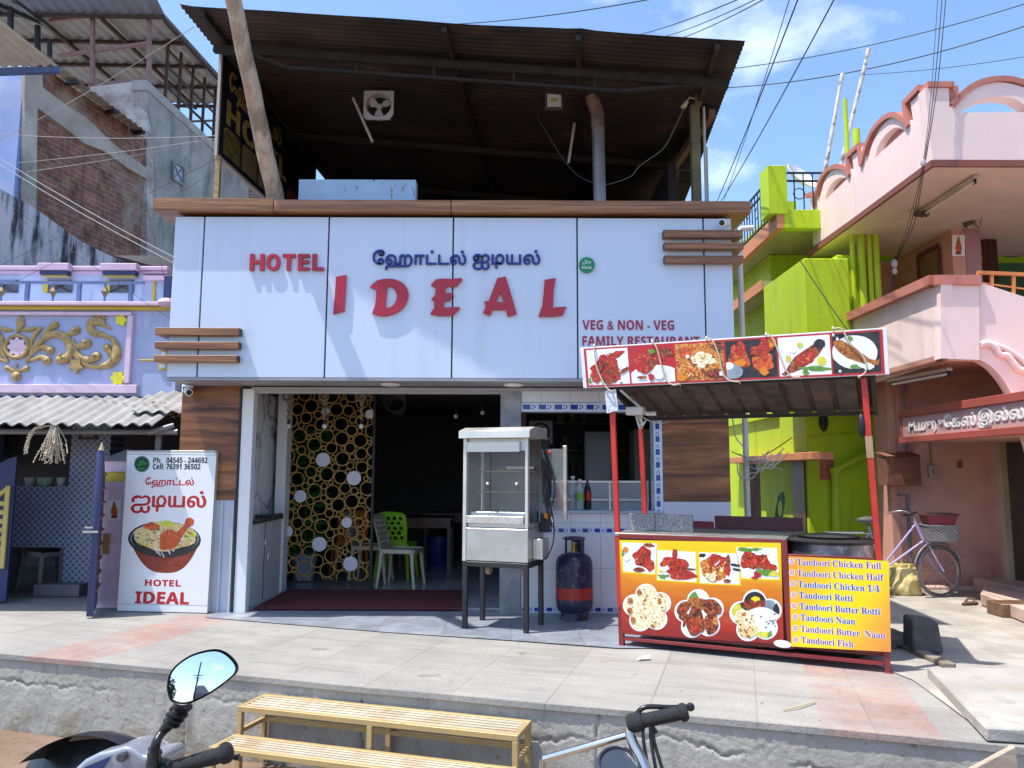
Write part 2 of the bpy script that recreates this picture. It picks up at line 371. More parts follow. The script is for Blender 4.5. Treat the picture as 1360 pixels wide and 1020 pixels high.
e0 = [pav(i / 240, 0) for i in range(241)]
mb.add(e0 + [p - V((0, 0, .035)) for p in e0] + [p + V((0, .05, -.035)) for p in e0], [(i, i + 1, i + 242, i + 241) for i in range(240)] + [(i + 241, i + 242, i + 483, i + 482) for i in range(240)])
pv = mb.build('pavement', m, smooth=30); place_uv(pv); struct(pv)
# kerb wall: rough cement render with broken patches
m, nt, b = newmat('kerb cement'); vec = coords(nt)
c = mix(nt, noise_fac(nt, vec, 3, 9, .3, .72), (.31, .292, .255), (.42, .40, .355)); c = mix(nt, noise_fac(nt, coords(nt, (1, 1, .25)), 3.2, 8, .56, .75), c, (.19, .175, .145))
c = mix(nt, noise_fac(nt, vec, 17, 7, .60, .70), c, (.20, .185, .155)); c = mix(nt, noise_fac(nt, vec, 9, 7, .58, .7), c, (.44, .42, .38))
sp2 = _n(nt, 'SeparateXYZ'); nt.links.new(vec, sp2.inputs[0]); ms = _n(nt, 'MapRange'); ms.inputs['From Min'].default_value = -.33; ms.inputs['From Max'].default_value = -.53; nt.links.new(sp2.outputs[2], ms.inputs[0])
c = mix(nt, mth('MULTIPLY', mth('MULTIPLY', ms.outputs[0], noise_fac(nt, vec, 5, 6, .4, .6)), .8), c, (.20, .17, .09))
nt.links.new(c, b.inputs['Base Color']); b.inputs['Roughness'].default_value = .95; add_bump(nt, b, vec, 30, .55, .012, 9)
mb = MB()
def wall(a, c):
    u = -9 + 20 * a; z = -.035 - (.03 - ROADZ - .02) * c
    p = V((u * 2.2, z * 2.2, 1.)); d = .004 * noise.noise(p * 2.5) + .0022 * noise.noise(p * 7) + .004 * abs(noise.noise(p * 11)) ** 1.5 + .0018 * noise.noise(p * 34)
    ln = -.19 - .10 * noise.noise(V((u * 1.1, 7, 0))) + .035 * noise.noise(V((u * 9, 2, 0))) + .02 * noise.noise(V((u * 31, 2, 0)))     # broken render line
    brk = max(0, min(1, (noise.noise(V((u * .8 + 1.3, 11, 0))) + .25) * 4))
    w = abs(z - ln); d += .03 * brk * max(0, .4 + noise.noise(V((u * 3.1, 5, 0)))) * math.exp(-(w / (.006 + .012 * abs(noise.noise(V((u * 6, 1, 0)))))) ** 2)
    if z > ln: d += .004 * brk * noise.noise(p * 22)
    for uc in (-.3, 1.72, 3.1, 4.66): d += .02 * math.exp(-((u - uc + .015 * noise.noise(V((z * 12, uc, 0)))) / .006) ** 2)
    return V((u, .006 + d, z))
mb.grid(wall, 1500, 48)
kw = mb.build('kerb', m, smooth=60); place_uv(kw); struct(kw)
# slate tile strip before the entrance
slate = brick('slate tiles', (.26, .29, .34), (.33, .36, .41), (.22, .23, .25), .6, .3, .005, 0, .45, (.40, .40, .40), .55, .8, 2.0, .15, axes='xy')
mb = MB(); z = .008
mb.add([(-2.95, 7.62, z), (gr(517, 841).x, gr(517, 841).y, z), (gr(700, 853).x, gr(700, 853).y, z), (gr(822, 862).x, gr(822, 862).y, z), (2.3, 6.4, z), (2.3, 8.4, z), (-2.95, 8.4, z)], [tuple(range(7))])
struct(mb.build('entrance_paving', slate))
# rough concrete ground on the right
rg = mat('rough ground', (.36, .33, .29), .95, var=.3, scale=2.5, bump=.6, bscale=35, stain=(.28, .25, .21), sscale=2.0, slo=.48, shi=.72)
mb = MB()
pts = [gr(1213, 905), gr(1322, 985), V((14, 1.5, 0)), V((14, 16, 0)), V((2.4, 16, 0)), V((2.4, 7.6, 0))]
mb.add([V((p.x, p.y, .010)) for p in pts], [tuple(range(6))])
struct(mb.build('yard_ground', rg))
def slab_from(name, px, z, th, mt, lab, cat):
    mb = MB(); l = [gr(x, y, z) for x, y in px]
    mb.prism([V((p.x, p.y, z)) for p in l], (0, 0, -th)); return tag(mb.build(name, mt, bevel=.008), lab, cat)
slab_from('concrete_slab', [(1231, 886), (1309, 966), (1420, 972), (1420, 888)], .075, .07, mat('slab', (.40, .375, .335), .95, var=.25, scale=5, bump=.8, bscale=35, stain=(.25, .22, .18), slo=.48), 'thick rough concrete slab lying on the ground at the right edge of the pavement', 'concrete slab')
mb = MB(); p = gr(1231, 868, .02); l = [p + V((-.1, 0, 0)), p + V((.13, -.02, 0)), p + V((.14, .2, 0)), p + V((-.08, .22, 0))]; mb.add(l + [l[0] + V((.01, .02, .26)), l[1] + V((-.03, .01, .24)), l[2] + V((-.02, -.02, .25)), l[3] + V((.01, -.01, .27))], [(0, 1, 2, 3), (4, 5, 6, 7), (0, 1, 5, 4), (1, 2, 6, 5), (2, 3, 7, 6), (3, 0, 4, 7)])
st = mb.build('stone_block', mat('dark stone', (.10, .095, .09), .9, var=.4, scale=9, bump=.8, bscale=22), bevel=.03, seg=3, smooth=50); tag(st, 'squat dark stone block standing on the ground beside the food cart', 'stone block')
mb = MB(); p = gr(1190, 861, .02); mb.ball(p + V((0, .1, .05)), .13, (1.2, .8, .6), 22, .3, 5)
tag(mb.build('rubble_stone', M.get('x') or mat('rubble', (.17, .15, .13), .95, var=.4, scale=9, bump=.6, bscale=30), smooth=20), 'low dark rubble stone lying in the shade behind the cart leg', 'stone')
mb = MB(); a, c_ = gr(1205, 858, .03), gr(1262, 884, .03); mb.bar(a, c_, .09, .03)
tag(mb.build('timber_offcut', wood('grey wood', (.18, .14, .10), (.38, .33, .26), (2, 8, 8), 2., .8), bevel=.004), 'weathered timber offcut lying flat between stone block and cart', 'wood piece')
# old plank leaning at lower right corner
mb = MB(); a, b2 = at(1291, 1022, 3.75), at(1349, 991, 3.75)
d = (b2 - a).normalized(); a2 = a - d * .6; n = V((0, 0, -1))
mb.prism([a2, b2, b2 + V((.03, 0, -.42)), a2 + V((.03, 0, -.42))], (0, .03, 0))
tag(mb.build('leaning_plank', wood('pale plank', (.36, .27, .19), (.55, .45, .34), (2, 8, 8), 2., .8), bevel=.004), 'pale weathered wooden board leaning against the kerb', 'board')

# small litter on the pavement
lit = mat('straw litter', (.50, .42, .24), .8, var=.2); scr = mat('paper scrap', (.70, .69, .66), .7, var=.05)
mb = MB(); mb.tube([gr(1040, 943, .012), gr(1060, 938, .02), gr(1083, 932, .012)], .005, 5); tag(mb.build('straw', lit), 'thin dry straw lying on the pavement below the menu board', 'straw')
mb = MB(); p = gr(846, 876, .012); mb.add([p, p + V((.10, .02, .004)), p + V((.11, .07, .018)), p + V((.03, .06, .006))], [(0, 1, 2, 3)]); tag(mb.build('paper_scrap', scr), 'white paper scrap lying by the left leg of the food cart', 'paper')
mb = MB(); random.seed(77)
for i in range(140):
    u, v = random.uniform(-1.5, 8), random.uniform(.05, 2.2); p = uv(u, v, .008); a = random.random() * 6.28; l = random.uniform(.003, .012); mb.add([p + V((l * math.cos(a + t), l * .6 * math.sin(a + t), .003)) for t in (0, 1.5, 3.0, 4.6)], [(0, 1, 2, 3)])
struct(mb.build('grit', mat('grit', (.22, .19, .15), .9, var=.7, scale=40)), 'stuff')
# ================= restaurant building =================
YB, YC, YK = 7.4, 7.9, 7.32
RX0, RX1 = at(227, 400, YB).x, at(974, 400, YB).x
ZB0, ZB1 = at(600, 502, YB).z, at(600, 289, YB).z
ZK0, ZK1 = at(600, 281, YK).z, at(600, 265.5, YK).z
rest = thing('restaurant_building', 'two storey restaurant with pale blue panel front under a brown cornice', 'restaurant', (-.5, 9.5, 0))
tilew = brick('white wall tiles', (.72, .74, .78), (.76, .78, .82), (.5, .5, .52), .3, .45, .004, 0, .2, None, bump=.1, nvar=.04)
# facade panels
jx = [RX0] + [at(x, 395, YB).x for x in (266.5, 434, 601, 767, 936.5)] + [RX1]
for i in range(6):
    mb = MB(); g = .008
    mb.box(jx[i] + (g if i else 0), jx[i + 1] - (g if i < 5 else 0), YB, YB + .03, ZB0, ZB1)
    mb.build('facade_panel', acp, rest, bevel=.003)
mb = MB(); mb.box(RX0 + .004, RX1 - .004, YB + .032, YC + .2, ZB0 + .004, ZB1); mb.build('facade_frame', mat('panel gap', (.03, .035, .045), .5), rest)
mb = MB(); mb.box(RX0 - .003, RX0 + .003, YB + .034, YC + .1, ZB0, ZB1); mb.box(RX1 - .003, RX1 + .003, YB + .034, YC + .1, ZB0, ZB1); mb.build('side_panel', acp, rest)
mb = MB(); mb.box(RX0, RX1, YB, YC + .35, ZB0 - .03, ZB0 - .003); mb.build('soffit', mat('soffit', (.30, .31, .33), .5), rest)
# cornice
kx = [at(203, 275, YK).x, at(363, 275, YK).x, at(599, 275, YK).x, at(998, 275, YK).x]
for i in range(3):
    mb = MB(); mb.box(kx[i] + .003, kx[i + 1] - .003, YK, YC + .3, ZK0, ZK1 + (.012 if i == 0 else 0)); mb.build('cornice', lam2, rest, bevel=.008, seg=2)
# wooden slat trims
for (x0, x1, y0, y1, sd) in ((206, 317, 435, 445, 0), (205.5, 316, 453.5, 463, 0), (204.5, 314, 471.5, 480.5, 0), (882, 987, 305, 315, 1), (883, 988, 321.5, 330.5, 1), (883.5, 988, 339, 348.5, 1)):
    ys = YB - .085; a, b2 = at(x0, y0, ys), at(x1, y1, ys); mb = MB()
    mb.box(a.x, b2.x, ys, YB - .001, b2.z, a.z)
    if sd == 0: mb.box(a.x, RX0 - .001, YB - .001, YC - .1, b2.z, a.z)
    else: mb.box(RX1 + .001, b2.x, YB - .001, YC - .1, b2.z, a.z)
    mb.mat(1)
    e = b2.x + .001 if sd == 0 else a.x - .001
    mb.box(e - .004, e + .004, ys - .001, YB - .002, b2.z - .001, a.z + .001)
    mb.build('slat_trim', [lam2, mat('slat end', (.05, .03, .02), .6) if 'se' not in M else M['se']], rest, bevel=.003)
# left column, laminate above, white below
cxl, cxr = at(240, 560, YC).x, at(321, 560, YC).x; zl = at(300, 664, YC).z
mb = MB(); mb.box(cxl, cxr, YC, YC + .3, zl, ZB0 - .031); mb.build('column_cladding', lam, rest, bevel=.003)
mb = MB(); mb.box(cxl, cxr - .005, YC + .01, YC + .3, 0, zl - .003)
for x in (cxr - .05, cxr - .16, cxr - .27): mb.box(x - .012, x + .012, YC - .008, YC + .012, 0, zl - .002)
mb.build('column_base', mat('grey cladding', (.46, .50, .56), .4, var=.08), rest)
mb = MB(); jx0, jx1 = at(318, 700, YC).x, at(331, 700, YC).x
mb.box(cxr + .003, jx1, YC - .02, YC + .1, 0, ZB0 - .06); mb.build('door_jamb', white, rest, bevel=.004)
mb = MB(); mb.box(cxr - .02, cxr + .002, YC - .03, YC + .02, 0, ZB0 - .05); mb.build('jamb_edge', blackm, rest)
# right column
wx0, wx1 = at(880, 600, YC).x, at(969, 600, YC).x; zr = at(930, 666, YC).z
mb = MB(); mb.box(wx0, wx1, YC, YC + .3, zr, ZB0 - .031); mb.build('column_cladding', lam, rest, bevel=.003)
mb = MB(); mb.box(wx0, wx1 - .003, YC + .008, YC + .3, 0, zr - .003); mb.build('column_base', mat('lilac white base', (.60, .60, .70), .4, var=.05), rest)
# body
body = mat('building plaster', (.34, .33, .31), .9, var=.2, bump=.2)
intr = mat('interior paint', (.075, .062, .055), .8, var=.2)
YR = 14.
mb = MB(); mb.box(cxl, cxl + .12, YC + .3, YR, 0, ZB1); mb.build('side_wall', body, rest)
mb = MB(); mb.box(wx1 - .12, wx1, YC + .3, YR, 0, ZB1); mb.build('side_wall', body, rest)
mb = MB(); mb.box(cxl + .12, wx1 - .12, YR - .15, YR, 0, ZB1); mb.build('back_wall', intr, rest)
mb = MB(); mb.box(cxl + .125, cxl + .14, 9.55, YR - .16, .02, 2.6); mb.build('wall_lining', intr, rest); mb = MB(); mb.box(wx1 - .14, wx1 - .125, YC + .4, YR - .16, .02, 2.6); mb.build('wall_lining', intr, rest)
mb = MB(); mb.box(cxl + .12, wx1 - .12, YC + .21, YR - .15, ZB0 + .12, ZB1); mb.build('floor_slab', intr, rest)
mb = MB(); mb.box(cxl + .12, wx1 - .12, YC + .2, YR, -.02, .022); mb.build('ground_floor', brick('floor tiles', (.40, .43, .47), (.46, .48, .52), (.3, .3, .3), .6, .6, .004, 0, .2, axes='xy', bump=.1, nvar=.1), rest)
mb = MB(); mb.box(cxr + .1, .2, YC + .02, YC + .1, ZB0 - .10, ZB0 - .035); mb.box(cxr + .1, 2.0, YC - .04, YC + .01, ZB0 - .075, ZB0 - .045); mb.build('shutter_rail', mat('shutter rail', (.42, .43, .44), .4, var=.1), rest)
# grey pillar
gx0, gx1 = at(664.5, 600, YC).x, at(692, 600, YC).x
mb = MB(); mb.box(gx0, gx1, YC - .02, YC + .25, 0, ZB0 - .035); mb.build('pillar', mat('bare cement', (.27, .28, .30), .75, var=.25, scale=5, bump=.2, stain=(.42, .43, .45), slo=.55), rest, bevel=.004)
# marble niche on the left wall of the entrance
m, nt, b = newmat('marble'); vec = coords(nt); vo = _n(nt, 'TexVoronoi', feature='DISTANCE_TO_EDGE', Scale=1.3)
nz2 = _n(nt, 'TexNoise', Scale=2.4, Detail=6); nt.links.new(vec, nz2.inputs['Vector']); va = _n(nt, 'MixRGB', blend_type='ADD'); va.inputs[0].default_value = .9; nt.links.new(vec, va.inputs[1]); nt.links.new(nz2.outputs['Color'], va.inputs[2]); nt.links.new(va.outputs[0], vo.inputs['Vector'])
r = _n(nt, 'ValToRGB'); r.color_ramp.elements[0].color = rgba((.28, .25, .23)); r.color_ramp.elements[1].color = rgba((.78, .78, .77)); r.color_ramp.elements[1].position = .05
nt.links.new(vo.outputs['Distance'], r.inputs[0]); nt.links.new(r.outputs[0], b.inputs['Base Color']); b.inputs['Roughness'].default_value = .2
lx = at(334, 700, YC + .15).x
mb = MB(); mb.box(cxl + .125, lx - .16, YC + .11, 9.4, .9, 2.3); mb.build('marble_panel', m, rest)
mb = MB(); mb.box(lx - .1, lx + .02, 9.12, 9.32, .022, 2.4); mb.build('niche_pilaster', white, rest, bevel=.004)
mb = MB(); mb.box(lx - .16, lx + .02, YC + .11, 9.1, .86, .9); mb.box(lx - .159, lx + .03, 8.62, 9.05, .9, .93); mb.build('niche_shelf', mat('black granite', (.05, .05, .055), .2), rest, bevel=.004)
mb = MB(); mb.box(cxl + .125, lx, YC + .11, 9.1, .022, .858)
cab = mb.build('cabinet', mat('cabinet', (.60, .60, .60), .35, var=.03), rest, bevel=.004)
mb = MB(); mb.box(lx + .001, lx + .006, 8.49, 8.497, .03, .85); mb.mat(1); mb.tube([(lx + .02, 8.44, .62), (lx + .03, 8.44, .68)], .008); mb.tube([(lx + .02, 8.56, .45), (lx + .03, 8.56, .52)], .01); mb.build('cabinet_handle', [blackm, steel], cab)
# right bay
bx0, bx1 = gx1 + .003, at(868, 600, YC).x
zt = at(760, 547, YC).z; zc = at(760, 682, YC).z
def blue_border(mb, x0, x1, z0, z1, y, vert=False):
    """painted dash-and-dot motifs of the border tiles"""
    h = (x1 - x0) if vert else (z1 - z0); L = (z1 - z0) if vert else (x1 - x0); p = h * 2.1; k = int(L / p)
    for i in range(k + 1):
        t = i * p + h * .2
        def bx(a, b2, c0, c1):
            b2 = min(b2, L - .002)
            if b2 <= a: return
            if vert: mb.add([(x0 + c0 * h, y, z0 + a), (x0 + c1 * h, y, z0 + a), (x0 + c1 * h, y, z0 + b2), (x0 + c0 * h, y, z0 + b2)], [(0, 1, 2, 3)])
            else: mb.add([(x0 + a, y, z0 + c0 * h), (x0 + b2, y, z0 + c0 * h), (x0 + b2, y, z0 + c1 * h), (x0 + a, y, z0 + c1 * h)], [(0, 1, 2, 3)])
        bx(t, t + h * .95, .18, .82); bx(t + h * 1.2, t + h * 1.36, .2, .4); bx(t + h * 1.2, t + h * 1.36, .6, .8); bx(t + h * 1.5, t + h * 1.66, .35, .65)
blueink = mat('tile blue', (.02, .05, .32), .2, var=.4, scale=60)
bord = mat('border tile', (.62, .70, .82), .2, var=.05)
mb = MB(); mb.box(bx0, bx1, YC, YC + .2, zt + .1, ZB0 - .035); mb.build('tiled_lintel', tilew, rest)
mb = MB(); mb.box(bx0, bx1, YC - .003, YC + .2, zt, zt + .095); mb.mat(1); blue_border(mb, bx0, bx1, zt + .01, zt + .088, YC - .006); mb.build('border_tiles', [bord, blueink], rest)
mb = MB(); mb.box(bx1 + .003, wx0 - .003, YC - .003, YC + .2, 0.9, ZB0 - .035); mb.mat(1); blue_border(mb, bx1 + .01, wx0 - .02, .92, 2.2, YC - .006, True); mb.build('border_tiles', [bord, blueink], rest)
mb = MB(); mb.box(bx0, wx0 - .003, YC, YC + .45, 0, zc); cnt = mb.build('counter', tilew, rest)
mb = MB(); mb.box(bx0, wx0 - .005, YC - .03, YC + .5, zc + .002, zc + .03); mb.build('counter_top', mat('counter stone', (.36, .42, .50), .25, var=.1), cnt, bevel=.004)
for zz in (at(760, 709, YC).z, 0.01):
    mb = MB(); mb.box(bx0, wx0 - .003, YC - .004, YC - .001, zz, zz + .07); mb.mat(1); blue_border(mb, bx0, wx0 - .01, zz + .006, zz + .064, YC - .006); mb.build('border_tiles', [bord, blueink], cnt)
# glass guard with steel rail above the counter
gz = at(760, 640, YC).z
mb = MB(); mb.box(bx0 + .02, bx1 - .02, YC + .3, YC + .306, zc + .03, gz)
gd = mb.build('glass_guard', glass('guard glass', (.75, .8, .82), .22), rest)
mb = MB(); mb.bar((bx0, YC + .303, gz), (bx1, YC + .303, gz), .02)
mb.bar((bx0, YC + .29, zc + .13), (bx1, YC + .29, zc + .13), .015)
for t in (.02, .36, .7, 1): x = bx0 + (bx1 - bx0) * t * .99; mb.bar((x, YC + .303, zc + .03), (x, YC + .303, gz + .01), .018)
mb.build('guard_rail', steel, gd)
# kitchen behind the counter: shelf rack, pale panels, back wall
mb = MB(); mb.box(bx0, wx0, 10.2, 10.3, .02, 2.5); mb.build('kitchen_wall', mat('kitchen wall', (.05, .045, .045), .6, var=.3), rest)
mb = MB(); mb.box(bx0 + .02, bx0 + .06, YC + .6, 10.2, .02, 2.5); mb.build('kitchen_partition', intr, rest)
# soffit downlights
for px in (518, 682):
    p = at(px, 504.5, YB + .18); mb = MB(); mb.lathe((p.x, YB + .22, ZB0 - .03), [(.085, 0), (.1, -.006), (.1, -.016), (.08, -.022)], 24)
    mb.mat(1).lathe((p.x, YB + .22, ZB0 - .052), [(.0, -.002), (.078, -.002), (.078, 0)], 20); mb.build('downlight', [white, mat('diffuser', (.85, .85, .83), .5)], rest)
# upper storey: terrace floor, rear wall, parapet block
mb = MB(); mb.box(RX0 + .02, RX1 - .02, YC + .31, YR, ZB1 + .002, ZB1 + .06); mb.build('terrace_floor', soot_shade, rest)
mb = MB(); mb.box(RX0 + .1, RX1 - .1, 12.6, 12.75, ZB1 + .06, 6.2); mb.build('terrace_wall', soot_shade, rest)
mb = MB(); mb.box(RX1 - .3, RX1 - .2, 8.9, 12.6, ZB1 + .06, 5.1); mb.build('terrace_side_screen', soot_shade, rest)
mb = MB(); mb.box(RX0 + .1, RX0 + .16, 10.6, 12.6, ZB1 + .06, 5.8); mb.build('terrace_side_screen', soot_shade, rest)
a, b2 = at(397, 238, 7.75), at(552, 262, 7.75)
mb = MB(); mb.box(a.x, b2.x, 7.75, 7.9, ZK1 - .02, a.z)
mb.build('parapet_block', mat('sky blue plaster', (.42, .58, .74), .9, var=.1, bump=.4, bscale=25, stain=(.10, .12, .13), sscale=7, slo=.62, shi=.7, sstr=(3, 1, .8)), rest, bevel=.006)
# rubble on the left end of the cornice
mb = MB(); random.seed(4)
for i in range(26):
    x = kx[0] + .12 + 1.2 * random.random(); mb.ball((x, YK + .1 + random.random() * .3, ZK1 + .018), .012 + .02 * random.random(), (1.6, 1, .7), 6, .4, i)
struct(mb.build('cornice_debris', mat('debris', (.55, .50, .42), .95, var=.3)), 'stuff')
# ---------------- lettering on the band ----------------
X, Z = V((1, 0, 0)), V((0, 0, 1))
yl = YB - .030
hs = thing('hotel_sign', 'red raised letters HOTEL IDEAL fixed to the pale blue panels', 'sign', at(570, 400, YB))
def tr(crop, ox, oy, k): return [(ox + x / k, oy + y / k) for x, y in crop]
def letter(loops, y, d, mt, name, parent, bevel=0.):
    """loops of photo pixels lifted onto the plane y and extruded d towards the wall"""
    l2 = [[((at(px, py, y)).x, (at(px, py, y)).z) for px, py in l] for l in loops]
    cx = sum(p[0] for p in l2[0]) / len(l2[0]); cz = sum(p[1] for p in l2[0]) / len(l2[0])
    g = shape_geo([[(p[0] - cx, p[1] - cz) for p in l] for l in l2], d / 2)
    mb = MB(); mb.geo(g, (cx, y + d / 2, cz), X, Z); return mb.build(name, mt, parent, weld=True)
def crv(pts, k=5):
    return [tuple(p) for p in smooth_path([tuple(q) for q in pts], k)]
IL = tr([(130, 100), (238, 80), (232, 200), (215, 465), (97, 495), (115, 330)], 430, 355, 8)
DO = tr([(488, 208), (530, 165), (572, 136)] + crv([(640, 122), (740, 124), (830, 160), (885, 225), (898, 300), (870, 390), (800, 465), (700, 508), (620, 518)]) + [(560, 508), (512, 490), (540, 420), (556, 320), (556, 225), (520, 228)], 430, 355, 8)
DI = tr([(672, 200)] + crv([(715, 205), (755, 240), (775, 300), (760, 370), (710, 425)]) + [(660, 432), (655, 400), (665, 300)], 430, 355, 8)
EL_ = tr([(78, 152), (120, 103), (180, 96), (260, 98), (348, 92), (345, 110), (300, 165), (210, 165), (203, 222), (272, 215), (266, 240), (240, 290), (195, 290), (190, 345), (328, 340), (322, 360), (268, 415), (150, 418), (72, 400), (108, 345), (106, 295), (82, 272), (116, 235), (120, 170), (95, 165)], 560, 355, 6.476)
AO = tr([(652, 92), (722, 78), (760, 200), (818, 400), (742, 425), (722, 365), (610, 365), (588, 415), (527, 392), (552, 340), (537, 290), (575, 290)], 560, 355, 6.476)
AI = tr([(676, 215), (706, 298), (640, 298)], 560, 355, 6.476)
LL = tr([(1058, 106), (1154, 92), (1138, 180), (1128, 345), (1246, 338), (1214, 412), (1120, 424), (1005, 422), (1030, 345), (1038, 330), (1050, 200)], 560, 355, 6.476)
for lo in ([IL], [DO, DI], [EL_], [AO, AI], [LL]): letter(lo, yl, .029, redlet, 'letter', hs)
p0, p1 = at(331, 358.5, yl), at(430.5, 336.5, yl)
# HOTEL: heavy letters, one mesh each
xs = [(331, 351), (353, 372), (374.5, 392), (395, 411), (414, 430.5)]
for ch, (xa, xb) in zip('HOTEL', xs):
    mb = MB(); a = at(xa, 359, yl); b2 = at(xb, 337, yl)
    mb.text(bold(ch), V((a.x, yl + .0145, a.z)), X, Z, b2.x - a.x, b2.z - a.z, .01, depth=.028); mb.build('letter', redlet, hs)
ts = thing('script_sign', 'dark blue Tamil lettering above the red letters on the panels', 'sign', at(605, 345, YB))
yt = YB - .012
a = at(495, 354, yt); b2 = at(620, 333, yt)
for txt, xa, xb in (('ேஹாட்டல்', 495, 619), ('ஐடியல்', 628, 717)):
    mb = MB(); a, b2 = at(xa, 358, yt), at(xb, 332.5, yt)
    mb.text(txt, V((a.x, yt, a.z)), X, Z, b2.x - a.x, b2.z - a.z, 0., depth=.02)
    for i, (dx, dz) in enumerate(((.0035, .0011), (-.0037, -.0013), (.0009, .0034), (-.0012, -.0036))): mb.text(txt, V((a.x + dx, yt - .0007 * (i + 1), a.z + dz)), X, Z, b2.x - a.x, b2.z - a.z, 0., depth=.02)
    mb.build('lettering', navy, ts)
vs = thing('wording_sign', 'red flat wording VEG & NON - VEG FAMILY RESTAURANT on the right panel', 'sign', at(850, 442, YB))
for txt, xa, xb, y0, y1 in (('VEG & NON - VEG', 773.5, 895, 438, 425.5), ('FAMILY RESTAURANT', 773.5, 929, 459, 447)):
    mb = MB(); a, b2 = at(xa, y0, YB), at(xb, y1, YB); mb.text(bold(txt), V((a.x, YB - .004, a.z)), X, Z, b2.x - a.x, b2.z - a.z, 0., depth=.006); mb.build('lettering', mat('red vinyl', (.40, .015, .045), .4, var=.03), vs)
# halal badge
hb = at(779.5, 351.5, YB - .03); bd = thing('halal_badge', 'round green halal badge with white script on the pale blue panel', 'badge', hb)
grn = mat('badge green', (.004, .24, .075), .3, var=.04)
mb = MB(); mb.disc(hb, .078, X, Z, V((0, .03, 0)), 32); mb.build('disc', grn, bd, bevel=.003)
mb = MB(); mb.text('ﻝﻼﺣ', hb + V((0, -.002, .0)), X, Z, .085, .05, .02, align='c'); mb.text(bold('HALAL'), hb + V((0, -.002, -.042)), X, Z, .10, .026, 0., align='c'); mb.build('lettering', white, bd)
# cctv cameras
def cctv(px, py, Y, lab, back, flip):
    p = at(px, py, Y); t = thing('security_camera', lab, 'camera', p); wh = M.setdefault('cam', mat('camera plastic', (.75, .75, .74), .35, var=.03))
    mb = MB(); d = V((-.5 * flip, -.8, -.25)).normalized(); mb.tube([p - d * .06, p + d * .055, p + d * .06], [.038, .038, .034], 16); bdy = mb.build('housing', wh, t)
    mb = MB(); mb.tube([p + d * .0605, p + d * .063], [.028, .024], 16); mb.build('lens', blackm, bdy)
    mb = MB(); mb.lathe(back, [(.035, 0), (.035, .02), (.02, .03)], 14, (p - back)); mb.tube([back, p - d * .03], .016); mb.build('bracket', wh, t)
p = at(965, 296, YB); cctv(961, 296, YB - .11, 'white security camera under the right end of the cornice', V((p.x, YB - .001, p.z)), 1)
p = at(247, 508, YB + .3); cctv(250, 520, YC - .1, 'white security camera under the left end of the panels', V((p.x, YC - .1, ZB0 - .035)), -1)
# ================= things at the entrance =================
class Fr:
    """a local frame standing on the ground: u along the front, v away from the viewer, z up (lean shifts u with height)"""
    def __init__(s, o, e, lean=0.): s.o = V(o); s.e = V((e[0], e[1], 0)).normalized(); s.n = V((-s.e.y, s.e.x, 0)); s.lean = lean
    def p(s, u, v, z): return s.o + s.e * (u + s.lean * z) + s.n * v + V((0, 0, z))
    def box(s, mb, u0, u1, v0, v1, z0, z1):
        vs = [s.p(u, v, z) for u in (u0, u1) for v in (v0, v1) for z in (z0, z1)]
        return mb.add(vs, [(0, 1, 3, 2), (4, 6, 7, 5), (0, 4, 5, 1), (2, 3, 7, 6), (0, 2, 6, 4), (1, 5, 7, 3)])
def lump(cx, cy, rx, ry, seed=0, amt=.18, rot=0., n=26, freq=1.6):
    out = []; c, s_ = math.cos(rot), math.sin(rot)
    for i in range(n):
        a = 2 * math.pi * i / n; k = 1 + amt * 2 * noise.noise(V((math.cos(a) * freq + seed * 3.1, math.sin(a) * freq, seed * 1.7)))
        x, y = math.cos(a) * rx * k, math.sin(a) * ry * k; out.append((cx + x * c - y * s_, cy + x * s_ + y * c))
    return out
class Print:
    """a flat printed picture on the plane through P with normal n (towards the viewer); shapes in photo pixels"""
    def __init__(s, P, n): s.P = V(P); s.n = V(n).normalized(); s.mb = MB(); s.mats = []; s.k = 0; s.X = V((0, 0, 1)).cross(s.n).normalized(); s.Z = s.n.cross(s.X)
    def mi(s, m):
        if m not in s.mats: s.mats.append(m)
        s.mb.mat(s.mats.index(m)); s.k += 1
        return s.n * (.0006 + .00005 * s.k)
    def pt(s, px, py): return onp(px, py, s.P, s.n)
    def poly(s, m, l):
        o = s.mi(m); s.mb.add([s.pt(x, y) + o for x, y in l], [tuple(range(len(l)))]); return s
    def text(s, m, t, x0, y0, x1, y1, off=0., ref=None, fat=0.):
        for dx, dy in ((fat, 0), (-fat, 0), (0, fat * .7), (0, -fat * .7)) if fat else (): s.text(m, t, x0 + dx, y0 + dy, x1 + dx, y1 + dy, off, ref)
        o = s.mi(m); a, b2 = s.pt(x0, y0), s.pt(x1, y1); c_ = s.pt(x0, y1)
        s.mb.text(t, a + o, s.X, s.Z, (s.pt(x1, y0) - a).dot(s.X) if x1 else None, (c_ - a).dot(s.Z), off, ref=ref); return s
    def build(s, name, parent, label=None): return s.mb.build(name, s.mats, parent, smooth=0, label=label)
